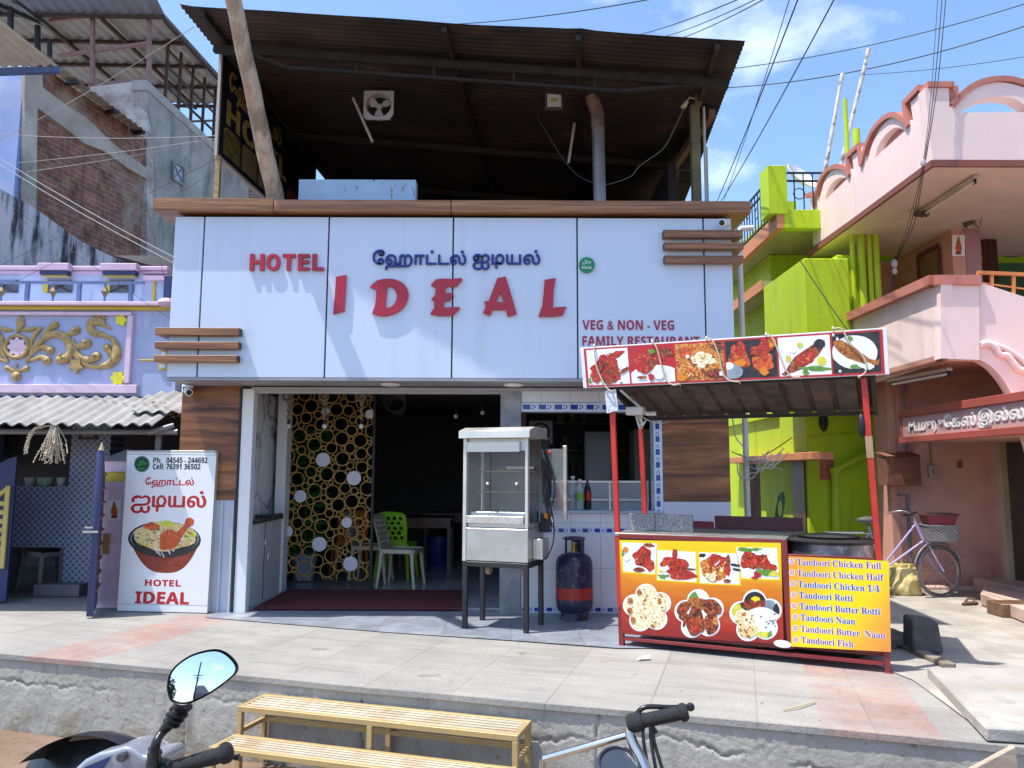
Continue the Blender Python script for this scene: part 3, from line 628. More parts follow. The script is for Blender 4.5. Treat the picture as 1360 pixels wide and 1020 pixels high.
FD = dict(meat=ramp_mat('meat print', [(.10, .004, .003), (.34, .012, .008), (.50, .035, .015), (.62, .16, .08)], 38), char=ramp_mat('charred print', [(.015, .006, .004), (.12, .015, .008), (.32, .07, .02), (.5, .2, .06)], 32),
          roast=ramp_mat('roast print', [(.12, .015, .005), (.45, .09, .012), (.68, .30, .05), (.85, .65, .30)], 30), rice=ramp_mat('rice print', [(.30, .12, .02), (.70, .42, .08), (.80, .70, .40), (.85, .82, .70)], 70, dist=3),
          bread=ramp_mat('bread print', [(.50, .28, .08), (.78, .62, .30), (.86, .80, .60), (.88, .84, .72)], 34), plate=ramp_mat('plate print', [(.70, .70, .72), (.80, .80, .82), (.85, .85, .86)], 5),
          green=ramp_mat('herb print', [(.02, .10, .01), (.10, .26, .03), (.25, .42, .08)], 50), dark=ramp_mat('dark print', [(.01, .01, .012), (.04, .035, .03)], 20), yel=mat('yellow print', (.80, .62, .01), .35, var=.05), lime=mat('lime print', (.62, .60, .06), .35, var=.2, scale=30),
          fish=ramp_mat('fish print', [(.08, .02, .005), (.38, .12, .02), (.58, .27, .06)], 45), grey=mat('grey print', (.25, .30, .36), .35, var=.3, scale=12), red=mat('red print', (.45, .015, .02), .35, var=.1), onion=mat('onion print', (.8, .74, .72), .35, var=.1), orange=mat('orange print', (.70, .22, .01), .35, var=.1),
          white=mat('white print', (.80, .80, .80), .35, var=.02), ink=mat('black ink', (.015, .015, .02), .4), rink=mat('red ink', (.50, .01, .015), .35, var=.04), purple=mat('purple ink', (.16, .02, .16), .4), dgreen=mat('dark green ink', (.005, .07, .02), .35), clay=ramp_mat('clay print', [(.16, .02, .01), (.33, .05, .025)], 6), sauce=ramp_mat('sauce print', [(.30, .03, .005), (.60, .09, .02), (.75, .22, .05)], 30))
# ---------------- light box sign ----------------
bo = gr(154.5, 812.5); be = gr(275.5, 815.5) - bo; fr = Fr(bo, be); bw = be.length; bz = onp(168, 598, bo, fr.n).z
ls = thing('light_box_sign', 'tall white light box sign with a rice bowl picture beside the wooden column', 'sign', fr.p(bw / 2, .17, 0))
mb = MB(); fr.box(mb, 0, bw, 0.004, .36, .012, bz); ls_b = mb.build('cabinet', mat('sign cabinet', (.50, .48, .43), .45, var=.06, stain=(.45, .43, .38), slo=.62), ls, bevel=.006)
mb = MB()
for u in (.08, bw - .08): fr.box(mb, u - .04, u + .04, .04, .3, 0, .012)
mb.build('foot', blackm, ls)
pr = Print(fr.p(0, .003, 0), -fr.n)
pr.poly(FD['white'], [(169.5, 600.5), (287.5, 602), (275, 814), (155.5, 811)])
pr.poly(FD['grey'], [(157, 801.5), (276, 804.2), (276, 805), (157, 802.2)]); pr.poly(FD['grey'], [(169, 602.5), (287.5, 604.2), (287.4, 604.9), (169, 603.2)])
pr.poly(FD['grey'], lump(188.5, 616.3, 10.6, 11, 0, 0, n=32)); pr.poly(FD['dgreen'], lump(188.5, 616.3, 9.4, 9.8, 0, 0, n=32))
pr.k = 6; pr.text(M.setdefault('lg', mat('light green ink', (.05, .45, .08), .4)), 'ﻝﻼﺣ', 182, 619, 195, 611, .01); pr.text(M['lg'], bold('HALAL'), 184, 623.5, 193, 621)
pr.text(FD['ink'], bold('Ph:   04545 - 244692'), 203.5, 615, 275.5, 607.5, 0., bold('04545'), .18); pr.text(FD['ink'], bold('Cell: 76391 36502'), 203, 623.3, 266, 616, 0., bold('04545'), .18)
pr.k = 6; pr.text(FD['rink'], 'ேஹாட்டல்', 193, 648, 257, 634, 0., None, .45); pr.text(FD['rink'], 'ஐடியல்', 174.5, 681, 272.5, 652, 0., None, .9)
pr.text(FD['rink'], bold('HOTEL'), 192.5, 778, 240, 769.5, 0., None, .25); pr.text(FD['rink'], bold('IDEAL'), 179.5, 801, 250.5, 785.5, 0., None, .5)
pr.k = 2
bowl = [(172 + 94 * i / 30, 716 + 44 * (1 - abs(i / 15 - 1) ** 2.8) + 2 * i / 30) for i in range(31)]
pr.poly(FD['clay'], bowl); pr.poly(FD['dark'], [(218.5 + 48.5 * math.cos(a * .2094), 716.5 + 24 * math.sin(a * .2094) + .02 * math.cos(a * .2094) * 48) for a in range(30)])
pr.poly(FD['grey'], [(218.5 + 45.5 * math.cos(a * .2094), 715 + 21 * math.sin(a * .2094)) for a in range(30)]); pr.poly(FD['dark'], [(218.5 + 44 * math.cos(a * .2094), 716 + 20.5 * math.sin(a * .2094)) for a in range(30)])
pr.poly(FD['rice'], lump(219, 712, 41, 19, 3, .12)); pr.poly(FD['lime'], lump(222, 696, 9, 4, 4, .3)); pr.poly(FD['lime'], lump(252, 712, 8, 6, 9, .3))
random.seed(7)
for i in range(120):
    pr.k = 14 + i % 12; a, r_ = random.random() * 6.28, random.random() ** .5; x, y = 218 + 38 * r_ * math.cos(a), 713 + 16 * r_ * math.sin(a); t = random.random() * 3.14; l = 3 + 4 * random.random()
    pr.poly(FD[random.choice(['onion', 'onion', 'yel', 'dark', 'green', 'orange'])], [(x, y), (x + l * math.cos(t), y + l * math.sin(t)), (x + l * math.cos(t) - 1.3 * math.sin(t), y + l * math.sin(t) + 1.3), (x - .8, y + 1.2)])
pr.k = 28; pr.poly(FD['sauce'], lump(202, 699, 10, 6, 5, .25)); pr.poly(FD['sauce'], lump(226, 717, 17, 13, 6, .15, -.7)); pr.poly(FD['sauce'], [(232, 711), (245, 696), (247, 689), (253, 687), (258, 691), (257, 697), (251, 700), (240, 716)])
for x, y in ((205, 728), (209, 731), (214, 733), (222, 729)): pr.poly(FD['onion'], [(x, y), (x + 1, y), (x + 5, y + 7), (x + 3.4, y + 7)])
pr.build('printed_face', ls)
mb = MB(); random.seed(2)
for k in range(9):
    p = fr.p(bw + .005 + .02 * random.random(), .08 + .06 * random.random(), bz - .03); pts = [p]
    for j in range(6): p = p + V((random.uniform(-.012, .016), random.uniform(-.02, .02), -.05)); pts.append(p)
    mb.tube(pts, .004, 5)
mb.build('wire_bundle', mat('green wire', (.02, .14, .06), .5, var=.6, scale=30), ls)
# ---------------- gas cylinder ----------------
gp = gr(763, 823); gc = thing('gas_cylinder', 'navy blue gas cylinder with a red band standing on the slate strip', 'gas cylinder', gp)
m, nt, b = newmat('scuffed navy paint'); vec = coords(nt); c = mix(nt, noise_fac(nt, vec, 9, 9, .53, .68, .7), (.012, .016, .05), (.16, .15, .15)); nt.links.new(c, b.inputs['Base Color']); b.inputs['Roughness'].default_value = .42; add_bump(nt, b, vec, 20, .15)
navyp = m; redb = mat('scuffed red band', (.38, .025, .02), .5, var=.2, scale=9, stain=(.08, .03, .03), sscale=9, slo=.58)
mb = MB(); R_ = .178
mb.lathe(gp, [(.06, .07), (R_ * .86, .085), (R_ * .97, .12), (R_, .16), (R_, .205)], 36); mb.lathe(gp, [(R_, .312), (R_, .50), (R_ * .985, .545), (R_ * .9, .59), (R_ * .66, .622), (R_ * .3, .638), (.03, .64)], 36)
mb.build('body', navyp, gc); mb = MB(); mb.lathe(gp, [(R_ * .97, .2), (R_ + .0015, .2055), (R_ + .0015, .3115), (R_ * .97, .317)], 36); mb.build('paint_band', redb, gc)
mb = MB(); k = 30
ro, ri = R_ * .74, R_ * .71
mb.lathe(gp, [(ri, 0.004), (ro + .012, 0), (ro, .02), (ro, .095), (ri, .095), (ri, .004)], 36); mb.build('foot_ring', navyp, gc)
mb = MB(); rc = .1
for a in (-2.6, -.5, 1.2):
    w = .10 if a != -2.6 else .03
    l = [gp + V((rc * math.cos(a + t * w / rc), rc * math.sin(a + t * w / rc), .6)) for t in (-.5, 0, .5)]
    mb.add(l + [p + V((0, 0, .17)) for p in l], [(0, 1, 4, 3), (1, 2, 5, 4)])
    mb.add([p * 1 + (p - gp).normalized() * 0 + V((-.006 * math.cos(a), -.006 * math.sin(a), 0)) for p in l] + [p + V((-.006 * math.cos(a), -.006 * math.sin(a), .17)) for p in l], [(0, 1, 4, 3), (1, 2, 5, 4)])
mb.tube([gp + V((rc * math.cos(2 * math.pi * i / k), rc * math.sin(2 * math.pi * i / k), .77)) for i in range(k)], .012, 8, closed=True)
mb.build('valve_guard', navyp, gc)
mb = MB(); mb.lathe(gp, [(.03, .635), (.03, .67), (.018, .672), (.018, .71), (.028, .712), (.028, .73), (.01, .735)], 14); mb.build('valve', mat('brass', (.45, .3, .1), .4, 1.), gc)
# ---------------- steel grill oven on a black stand ----------------
o0, o1 = gr(613, 836), gr(701, 843); fr = Fr(o0, o1 - o0); ow = (o1 - o0).length; od = .46; k = o0.y / F
zz = lambda y: 1.4 - (y - 627) * k
stand = thing('oven_stand', 'black square tube stand carrying the steel grill cabinet', 'stand', fr.p(ow / 2, od / 2, 0)); zs = zz(741)
mb = MB(); t = .045
for u in (0, ow - t): fr.box(mb, u, u + t, t, od - t, zs - t, zs)
for v in (0, od - t): fr.box(mb, 0, ow, v, v + t, zs - t, zs - .001)
fr.box(mb, t, ow - t, od / 2 - .02, od / 2 + .02, zs - t + .004, zs - .004); mb.build('frame', blackmetal, stand, bevel=.003)
for u in (0, ow - t):
    for v in (0, od - t):
        mb = MB(); fr.box(mb, u + .001, u + t - .001, v + .001, v + t - .001, 0, zs - t); mb.build('leg', blackmetal, stand, bevel=.003)
for u in (.18, ow - .1):
    mb = MB(); mb.lathe(fr.p(u, .2, zs - .09), [(.02, -.02), (.045, -.018), (.045, .018), (.02, .02)], 16, fr.e); mb.build('caster', mat('tan rubber', (.3, .22, .14), .6), stand)
oven = thing('grill_oven', 'stainless steel chicken grill cabinet with glass front standing on the black stand', 'oven', fr.p(ow / 2, od / 2, zs))
z = [zz(740), zz(698), zz(692), zz(682.5), zz(598), zz(582), zz(567)]
mb = MB(); fr.box(mb, .035, ow, 0, od, z[0], z[1]); fr.box(mb, .035, ow - .005, .03, od, z[1] + .001, z[2]); base = mb.build('lower_cabinet', steel, oven, bevel=.004)
mb = MB(); fr.box(mb, .045, ow - .035, -.005, -.001, z[1] - .012, z[1] - .004); fr.box(mb, .04, ow - .04, -.012, .03, z[2] + .002, z[3]); mb.build('front_rail', mat('bright steel', (.75, .74, .72), .22, 1., var=.1, scale=12), oven, bevel=.003)
mb = MB(); fr.box(mb, 0, .034, -.004, .05, zs, z[5]); fr.box(mb, ow - .03, ow, .0, .04, z[1] + .004, z[5]); fr.box(mb, 0, .03, od - .04, od, z[1], z[5]); fr.box(mb, ow - .03, ow - .001, od - .04, od - .001, z[1] + .004, z[5]); mb.build('corner_post', M.setdefault('bs', mat('pale steel', (.66, .64, .58), .5, .75, var=.1)), oven, bevel=.003)
mb = MB(); fr.box(mb, .035, ow - .031, .03, .05, z[4], z[5]); fr.box(mb, .035, ow - .08, -.005, .029, z[4] - .012, z[5] - .03); mb.build('upper_panel', M['bs'], oven, bevel=.003)
mb = MB(); fr.box(mb, .036, ow - .04, od - .03, od - .02, z[2], z[5]); fr.box(mb, .004, .012, .06, od - .05, z[2], z[5]); mb.build('rear_panel', mat('speckled steel', (.15, .14, .13), .5, .6, var=.2, scale=30), oven)
mb = MB(); prof = [(-.05, z[5]), (-.045, z[6] - .035), (.10, z[6]), (od, z[6]), (od + .02, z[5])]
mb.add([fr.p(-.03, v, h) for v, h in prof] + [fr.p(ow + .03, v, h) for v, h in prof], [tuple(range(5)), tuple(range(9, 4, -1))] + [(i, (i + 1) % 5, (i + 1) % 5 + 5, i + 5) for i in range(5)]); mb.build('hood', M['bs'], oven, bevel=.004)
gg = glass('oven glass', (.30, .33, .33), .10, .04)
mb = MB()
for u0, u1 in ((.036, ow * .42), (ow * .42 + .004, ow - .04)): fr.box(mb, u0, u1, .006 if u0 < .1 else .014, .011 if u0 < .1 else .019, z[3], z[4])
mb.build('glass_pane', gg, oven)
mb = MB(); p = fr.p(.3, od - .12, zz(620)); mb.tube([p, p + fr.e * (ow - .36)], .014, 10); mb.build('burner_tube', mat('burner ceramic', (.62, .45, .40), .5), oven)
mb = MB()
for v in (.16, .26, .36):
    for y in (625, 652): mb.tube([fr.p(.05, v, zz(y)), fr.p(ow - .05, v, zz(y))], .006, 6)
mb.build('skewer_rack', mat('greasy rod', (.30, .25, .20), .4, .8), oven)
mb = MB()
for u in (.24, .52): mb.ball(fr.p(u, .004, zz(641)), .014, n=10)
mb.build('glass_knob', white, oven)
mb = MB(); fr.box(mb, .05, ow - .05, .06, od - .06, z[2] + .002, z[2] + .1); mb.build('drip_tray', mat('tray steel', (.45, .52, .58), .3, .9, var=.1), oven, bevel=.004)
# side controls, cables and the open glass door
mb = MB(); fr.box(mb, ow + .001, ow + .10, .12, .30, z[0] + .02, z[0] + .20); mb.build('control_box', steel, oven, bevel=.005)
mb = MB(); fr.box(mb, ow + .001, ow + .07, od - .12, od - .02, z[1] - .05, z[5]); mb.build('burner_channel', blackmetal, oven, bevel=.004)
mb = MB()
for y, c_ in ((600, 0), (632, 0), (683, 1)):
    mb.mat(c_); q = fr.p(ow + .06, od - .14, zz(y)); mb.tube([q, q + fr.e * .06 - fr.n * .01], .016 if not c_ else .028, 10)
mb.build('gas_valve', [mat('valve red', (.5, .03, .02), .5), mat('valve orange', (.75, .2, .01), .5)], oven)
def hang(a, b2, sag, n=10, sw=(0, 0, 0)):
    a, b2 = V(a), V(b2); return [a.lerp(b2, i / n) + V((0, 0, -4 * sag * (i / n) * (1 - i / n))) + V(sw) * math.sin(math.pi * i / n) for i in range(n + 1)]
mb = MB(); random.seed(5)
for i in range(7):
    a = fr.p(ow + .04 + .02 * i % .05, od - .16, zz(590 + 6 * i)); b2 = fr.p(ow + .05 + .1 * random.random(), od - .2, zz(660 + 12 * random.random())); mb.tube(hang(a, b2, .04, 10, (random.uniform(-.02, .06), 0, 0)), .007, 6)
mb.tube(hang(fr.p(ow + .1, od - .2, zz(640)), fr.p(ow + .20, .1, zz(690)), .05), .009, 6); mb.tube(hang(fr.p(ow + .17, .1, zz(660)), fr.p(ow + .1, .18, zz(738)), .06, 12, (.06, 0, 0)), .006, 6); mb.tube([fr.p(ow + .06, .2, zz(600)), fr.p(ow + .08, .2, zz(655)), fr.p(ow + .16, .2, zz(697))], .011, 6)
mb.build('hose', blackm, oven)
mb = MB(); fr.box(mb, ow + .235, ow + .27, .30, .335, zz(688), zz(591)); dr = mb.build('glass_door_frame', mat('worn steel', (.5, .46, .38), .4, .9, var=.3, scale=10), oven, bevel=.003)
mb = MB(); fr.box(mb, ow + .02, ow + .235, .31, .316, zz(680), zz(595)); mb.build('glass_door', glass('door glass', (.6, .65, .65), .15), dr)
# ---------------- doormat ----------------
mb = MB(); mb.box(-2.62, at(618, 790, 8.5).x, 7.98, 9.25, .023, .035); tag(mb.build('door_mat', mat('red mat', (.12, .022, .022), .95, var=.25, scale=40, bump=.5, bscale=300), bevel=.004), 'long dark red mat lying inside the entrance', 'mat')
# ---------------- ring screen ----------------
YS = 9.32; sx0, sx1 = at(375, 640, YS).x, at(494, 640, YS).x; sz0, sz1 = at(430, 771, YS).z, at(430, 513, YS).z
scn = thing('ring_screen', 'tall partition screen of gold rings and white discs in the entrance', 'screen', ((sx0 + sx1) / 2, YS, .02))
mb = MB(); mb.box(sx1, sx1 + .03, YS - .02, YS + .02, .023, sz1); mb.box(sx0, sx1, YS - .015, YS + .015, sz0 - .03, sz0 - .005); mb.box(sx0 - .02, sx0, YS - .02, YS + .02, .023, sz1); mb.build('frame', blackm, scn, bevel=.002)
random.seed(11); circ = []
kpx = YS / F
dsc = [(388, 332, 28), (511, 405, 28), (298, 477, 24), (482, 582, 20), (247, 617, 20), (373, 668, 28), (497, 746, 28), (398, 138, 16), (574, 150, 18)]
for cx_, cy_, r_ in dsc:
    p = at(300 + cx_ / 3, 500 + cy_ / 3, YS); circ.append((p.x, p.z, r_ / 3 * kpx, 1))
for rmax, rmin, tries in ((.085, .066, 2200), (.066, .05, 6000), (.05, .036, 9000), (.036, .024, 7000)):
    for _ in range(tries):
        x, z_ = random.uniform(sx0 - .03, sx1 + .03), random.uniform(sz0 - .02, sz1 + .03)
        r_ = min([math.hypot(x - c[0], z_ - c[1]) - c[2] for c in circ] + [rmax])
        if r_ >= rmin: circ.append((x, z_, r_, 0))
mb = MB()
for x, z_, r_, d_ in circ:
    if d_: continue
    run = []
    for i in range(37):
        a = 2 * math.pi * i / 36; q = V((x + r_ * .96 * math.cos(a), YS, z_ + r_ * .96 * math.sin(a)))
        if sx0 <= q.x <= sx1 and sz0 <= q.z <= sz1: run.append(q)
        else:
            if len(run) > 2: mb.tube(run, .008, 6)
            run = []
    if len(run) > 2: mb.tube(run, .008, 6)
mb.build('ring', mat('gold ring', (.42, .23, .05), .4, var=.1), scn)
for x, z_, r_, d_ in circ:
    if d_: mb = MB(); mb.disc((x, YS - .012, z_), r_, X, Z, V((0, .02, 0)), 32); mb.build('disc', mat('disc white', (.70, .66, .72), .4), scn) if 'dw' not in M else mb.build('disc', M['dw'], scn)
# ---------------- chairs ----------------
def chair(name, label, mt, loc, rz, group=None, lattice=True):
    t = thing(name, label, 'chair', (0, 0, 0), group)
    mb = MB()      # seat faces -y
    mb.grid(lambda a, b2: V(((a - .5) * (.44 - .05 * b2), -.22 + .44 * b2, .45 - .02 * math.sin(math.pi * a) * math.sin(math.pi * b2) - .03 * max(0, .12 - b2) / .12)), 10, 10)
    mb.grid(lambda a, b2: V(((a - .5) * (.43 - .05 * b2), -.215 + .43 * b2, .432 - .02 * math.sin(math.pi * a) * math.sin(math.pi * b2) - .03 * max(0, .12 - b2) / .12)), 10, 10)
    for s_ in (-1, 1): mb.bar((s_ * .21, -.2, .435), (s_ * .19, .2, .435), .02, .05)
    mb.bar((-.2, -.215, .43), (.2, -.215, .43), .02, .05); mb.bar((-.19, .21, .435), (.19, .21, .435), .02, .05)
    mb.build('seat', mt, t)
    out = crv([(-.19, 0), (-.205, .2), (-.20, .36), (-.16, .43), (0, .45), (.16, .43), (.20, .36), (.205, .2), (.19, 0)])
    holes = []
    if lattice:
        random.seed(3)
        for r_ in range(5):
            for c_ in range(4):
                x, y = -.12 + c_ * .08 + (.02 if r_ % 2 else -.01), .10 + r_ * .065
                if abs(x) < .15: holes.append([(x + (.026 + .008 * random.random()) * math.cos(k_ * 1.0472 + .4), y + (.022 + .008 * random.random()) * math.sin(k_ * 1.0472 + .4)) for k_ in range(6)])
    g = shape_geo([out] + holes, .008)
    mb = MB(); ax = V((1, 0, 0)); up = V((0, .26, 1)).normalized(); mb.geo(g, V((0, .20, .44)), ax, up)
    for v in mb.v: v.y += .55 * v.x * v.x * -1 + .02
    mb.build('backrest', mt, t, weld=True)
    for sx in (-1, 1):
        for sy in (-1, 1):
            mb = MB(); mb.tube([(sx * .185, sy * .19, .44), (sx * .20, sy * .205, .25), (sx * .225, sy * .235, 0)], [.03, .024, .018], 6); mb.build('leg', mt, t)
    t.location = V(loc); t.rotation_euler.z = rz
    return t
cream = mat('cream plastic', (.52, .46, .34), .4, var=.06); limep = mat('lime plastic', (.30, .62, .03), .35, var=.05)
p = at(537, 779, 9.55); c1 = chair('plastic_chair', 'cream plastic chair turned sideways in front of the lime green chair', cream, (p.x - .05, 9.6, .022), rad(80), 'plastic chairs in the dining room')
p = at(500, 779, 9.75); c2 = dup(c1, (p.x - .12 - c1.location.x, .42, 0), 'cream plastic chair half hidden behind the edge of the ring screen', rad(6), 'plastic chairs in the dining room')
p = at(524, 750, 10.35); chair('plastic_chair', 'lime green plastic chair with a latticed back in the dining room', limep, (p.x + .02, 10.4, .022), rad(172), 'plastic chairs in the dining room')
p = at(462, 740, 10.6); chair('plastic_chair', 'orange plastic chair seen through the gold ring screen', mat('orange plastic', (.60, .16, .02), .4), (p.x, 10.7, .022), rad(200), 'plastic chairs in the dining room')
def table(label, x, y, w, d):
    t = thing('dining_table', label, 'table', (x, y, .022)); br_ = M.setdefault('tb', wood('table wood', (.06, .015, .008), (.20, .06, .025), (2, 4, 4), 2., .3))
    mb = MB(); mb.box(x - w / 2, x + w / 2, y - d / 2, y + d / 2, .72, .75); mb.build('tabletop', br_, t, bevel=.004); mb = MB(); mb.box(x - w / 2 + .03, x + w / 2 - .03, y - d / 2 + .02, y + d / 2 - .02, .60, .719); mb.build('apron', br_, t)
    for sx in (-1, 1):
        for sy in (-1, 1): mb = MB(); mb.box(x + sx * (w / 2 - .05) - .025, x + sx * (w / 2 - .05) + .025, y + sy * (d / 2 - .05) - .025, y + sy * (d / 2 - .05) + .025, .022, .6); mb.build('leg', br_, t)
p = at(566, 700, 11.5); table('dark red wooden dining table behind the chairs', p.x, 11.6, .8, .6)
p = at(566, 690, 12.8); table('small dark wooden table at the back of the dining room', p.x + .3, 13.0, .7, .6)
p = gr(582, 751, .022); mb = MB(); mb.lathe((p.x, p.y, .022), [(.14, 0), (.15, .02), (.18, .38), (.19, .385), (.19, .41), (.17, .41), (.165, .38), (.13, .05)], 24); tag(mb.build('waste_bin', mat('blue plastic', (.015, .04, .20), .4)), 'dark blue plastic bin on the dining room floor', 'bin')
# foliage behind the screen
mb = MB(); random.seed(21); bx_, by_ = at(404, 700, 9.9).x, 9.95
for i in range(260):
    h = random.uniform(.35, 1.95); a = random.random() * 6.28; r_ = random.uniform(.02, .27); c_ = V((bx_ + r_ * math.cos(a), by_ + r_ * math.sin(a) * .8, h)); d = V((math.cos(a + random.uniform(-1, 1)), math.sin(a), random.uniform(-.5, .5))).normalized(); l = random.uniform(.06, .13); w = d.orthogonal().normalized() * l * .3
    mb.add([c_ - d * l, c_ + w, c_ + d * l, c_ - w], [(0, 1, 2, 3)])
pl_ = thing('potted_plant', 'tall green potted plant standing behind the gold ring screen', 'plant', (bx_, by_, .022)); mb.build('foliage', mat('indoor leaf', (.035, .17, .03), .4, var=.5, scale=9), pl_)
mb = MB(); mb.lathe((bx_, by_, .022), [(.12, 0), (.17, .34), (.18, .36), (.15, .36), (.14, .3)], 20); mb.build('pot', mat('pot', (.25, .3, .4), .4), pl_)
mb = MB()
for h in (.3, .8): mb.tube([(bx_, by_, h), (bx_ + .02, by_, h + .8)], .015, 6)
mb.build('stem', mat('stem', (.05, .08, .02), .7), pl_)
# rope pendant lamps
def pendant(px, py, Y, lab, rope=True):
    p = at(px, py, Y); t = thing('pendant_lamp', lab, 'lamp', (p.x, Y, ZB0 + .1)); mb = MB()
    if rope:
        zt_ = ZB0 + .12; n = 40; pts = [V((p.x + .012 * math.cos(i * .9), Y + .012 * math.sin(i * .9), p.z + .06 + (zt_ - p.z - .06) * i / n)) for i in range(n + 1)]; mb.tube(pts, .016, 7)
        zk = p.z + .34; mb.ring((p.x - .02, Y, zk), .05, .016, V((1, 0, 0)), V((0, .3, 1)).normalized(), 16, 6); mb.ball((p.x, Y, zk - .06), .032, (1, 1, 1.3), 8)
    else: mb.tube([(p.x, Y, p.z + .05), (p.x, Y, ZB0 + .12)], .006, 6)
    mb.build('rope' if rope else 'cord', M.setdefault('rope', mat('jute rope', (.30, .22, .14), .95, var=.3, scale=60, bump=.5, bscale=150)) if rope else blackm, t)
    mb = MB(); mb.lathe((p.x, Y, p.z + .02), [(.016, .0), (.018, .05)], 12); mb.build('socket', blackm, t); mb = MB(); mb.ball((p.x, Y, p.z), .03, n=14); mb.build('bulb', M.setdefault('bulb', mat('frosted bulb', (.75, .75, .76), .2)), t)
pendant(383, 566, 8.75, 'jute rope lamp hanging nearest the marble niche'); pendant(431, 566, 8.75, 'jute rope lamp hanging over the middle of the ring screen'); pendant(480, 566, 8.75, 'jute rope lamp hanging by the free edge of the ring screen')
pendant(605.5, 553, 9.6, 'thin corded lamp left of the other bulb over the oven', False); pendant(641, 548, 9.6, 'thin corded lamp hanging beside the grey pillar', False)
mb = MB(); p = at(524, 532, 9.)
for i in range(4): mb.ring(p + V((.01 * i, .015 * i, -.02 * i)), .13 - .01 * i, .012, V((1, .2, 0)).normalized(), Z, 22, 6)
mb.tube([p + V((0, 0, .1)), V((p.x, 9., ZB0 + .12))], .01, 6); tag(mb.build('cable_coil', blackm), 'dark cable coil hanging from the ceiling beside the ring screen', 'cable')
# kitchen contents
def bottle(px, yb, h, r_, Y, lab, body_m, cap_m, label_m=None):
    p = at(px, yb, Y); z0 = zc + .031; t = thing('drink_bottle', lab, 'bottle', (p.x, Y, z0)); mb = MB()
    mb.lathe((p.x, Y, z0), [(r_ * .9, 0), (r_, .02), (r_, h * .55), (r_ * .85, h * .68), (r_ * .4, h * .86), (r_ * .38, h * .95)], 16); mb.build('bottle_body', body_m, t)
    mb = MB(); mb.lathe((p.x, Y, z0 + h * .951), [(r_ * .42, 0), (r_ * .42, h * .06)], 12); mb.build('cap', cap_m, t)
    if label_m: mb = MB(); mb.lathe((p.x, Y, z0), [(r_ + .002, h * .3), (r_ + .002, h * .55)], 16); mb.build('wrapper', label_m, t)
pet = glass('clear plastic', (.7, .75, .72), .35, .1)
bottle(744, 680, .33, .045, 8.2, 'orange soda bottle with a blue cap on the counter', mat('orange drink', (.60, .15, .015), .25), mat('blue cap', (.02, .06, .4), .4))
bottle(761, 680, .34, .055, 8.22, 'dented clear water bottle on the counter', pet, white)
bottle(770, 680, .31, .042, 8.13, 'clear bottle with a green band beside the cola', pet, white, mat('green band', (.2, .42, .08), .4))
bottle(780.5, 680, .31, .04, 8.2, 'dark cola bottle with a red wrapper on the counter', mat('cola', (.015, .008, .006), .15), mat('red cap', (.5, .01, .015), .4), mat('red wrapper', (.5, .012, .02), .35))
def fridge(x0, x1, Y, z0, z1, lab, mt):
    t = thing('kitchen_cabinet', lab, 'cabinet', ((x0 + x1) / 2, Y, z0)); mb = MB(); mb.box(x0, x1, Y, Y + .45, z0, z1); mb.build('body', mt, t, bevel=.006); mb = MB(); mb.box(x0 + .02, x1 - .02, Y - .012, Y - .001, z0 + .03, z1 - .03); d_ = mb.build('door', mt, t, bevel=.004)
    mb = MB(); mb.bar((x1 - .06, Y - .03, z0 + .3), (x1 - .06, Y - .03, z0 + .55), .015); mb.build('handle', steel, d_)
pA, pB = at(787, 575, 9.4), at(806, 640, 9.4); fridge(pA.x - .1, pB.x + .08, 9.4, .03, pA.z + .02, 'grey steel cabinet standing in the dark kitchen', mat('grey cabinet', (.22, .23, .24), .4, .3))
pA, pB = at(848, 570, 9.2), at(864, 640, 9.2); fridge(pA.x - .05, pB.x + .15, 9.2, .03, pA.z, 'narrow pale rack cabinet by the kitchen side wall', mat('beige cabinet', (.30, .28, .22), .5))
p = at(718, 574, 9.0); t = thing('vent_fan', 'small square grey vent fan high in the kitchen', 'vent fan', (p.x, 9, p.z)); mb = MB(); mb.box(p.x - .14, p.x + .14, 9, 9.1, p.z - .14, p.z + .14); mb.build('housing', mat('fan grey', (.28, .29, .31), .5), t, bevel=.01)
mb = MB(); mb.ring((p.x, 8.995, p.z), .1, .012, X, Z, 20)
for i in range(6): a = i * math.pi / 3; mb.disc((p.x + .05 * math.cos(a), 8.996, p.z + .05 * math.sin(a)), .02, X, Z, V((0, .003, 0)), 10)
mb.build('grille', blackm, t)
p = at(800, 660, 8.9); mb = MB(); mb.box(p.x - .35, p.x + .5, 9.0, 9.25, zc - .1, zc + .12); tag(mb.build('kitchen_crate', mat('crate', (.30, .30, .30), .6, var=.4, scale=14), bevel=.01), 'grey kitchen crate behind the counter bottles', 'crate')
mb = MB(); random.seed(8)
for i in range(14):
    x = random.uniform(bx0 + .5, bx1 - .1); h = random.uniform(.1, .35); mb.box(x - .03, x + .03, 10.0, 10.1, 1.35 + .35 * (i % 3), 1.36 + .35 * (i % 3) + h * .6)
mb.box(bx0 + .3, bx1, 9.95, 10.18, 1.33, 1.35); mb.box(bx0 + .3, bx1, 9.95, 10.18, 1.68, 1.70); mb.box(bx0 + .3, bx1, 9.95, 10.18, 2.03, 2.05)
tag(mb.build('kitchen_shelf', mat('shelf stuff', (.16, .14, .12), .6, var=.7, scale=7)), 'cluttered kitchen shelf on the dark back wall', 'shelf')
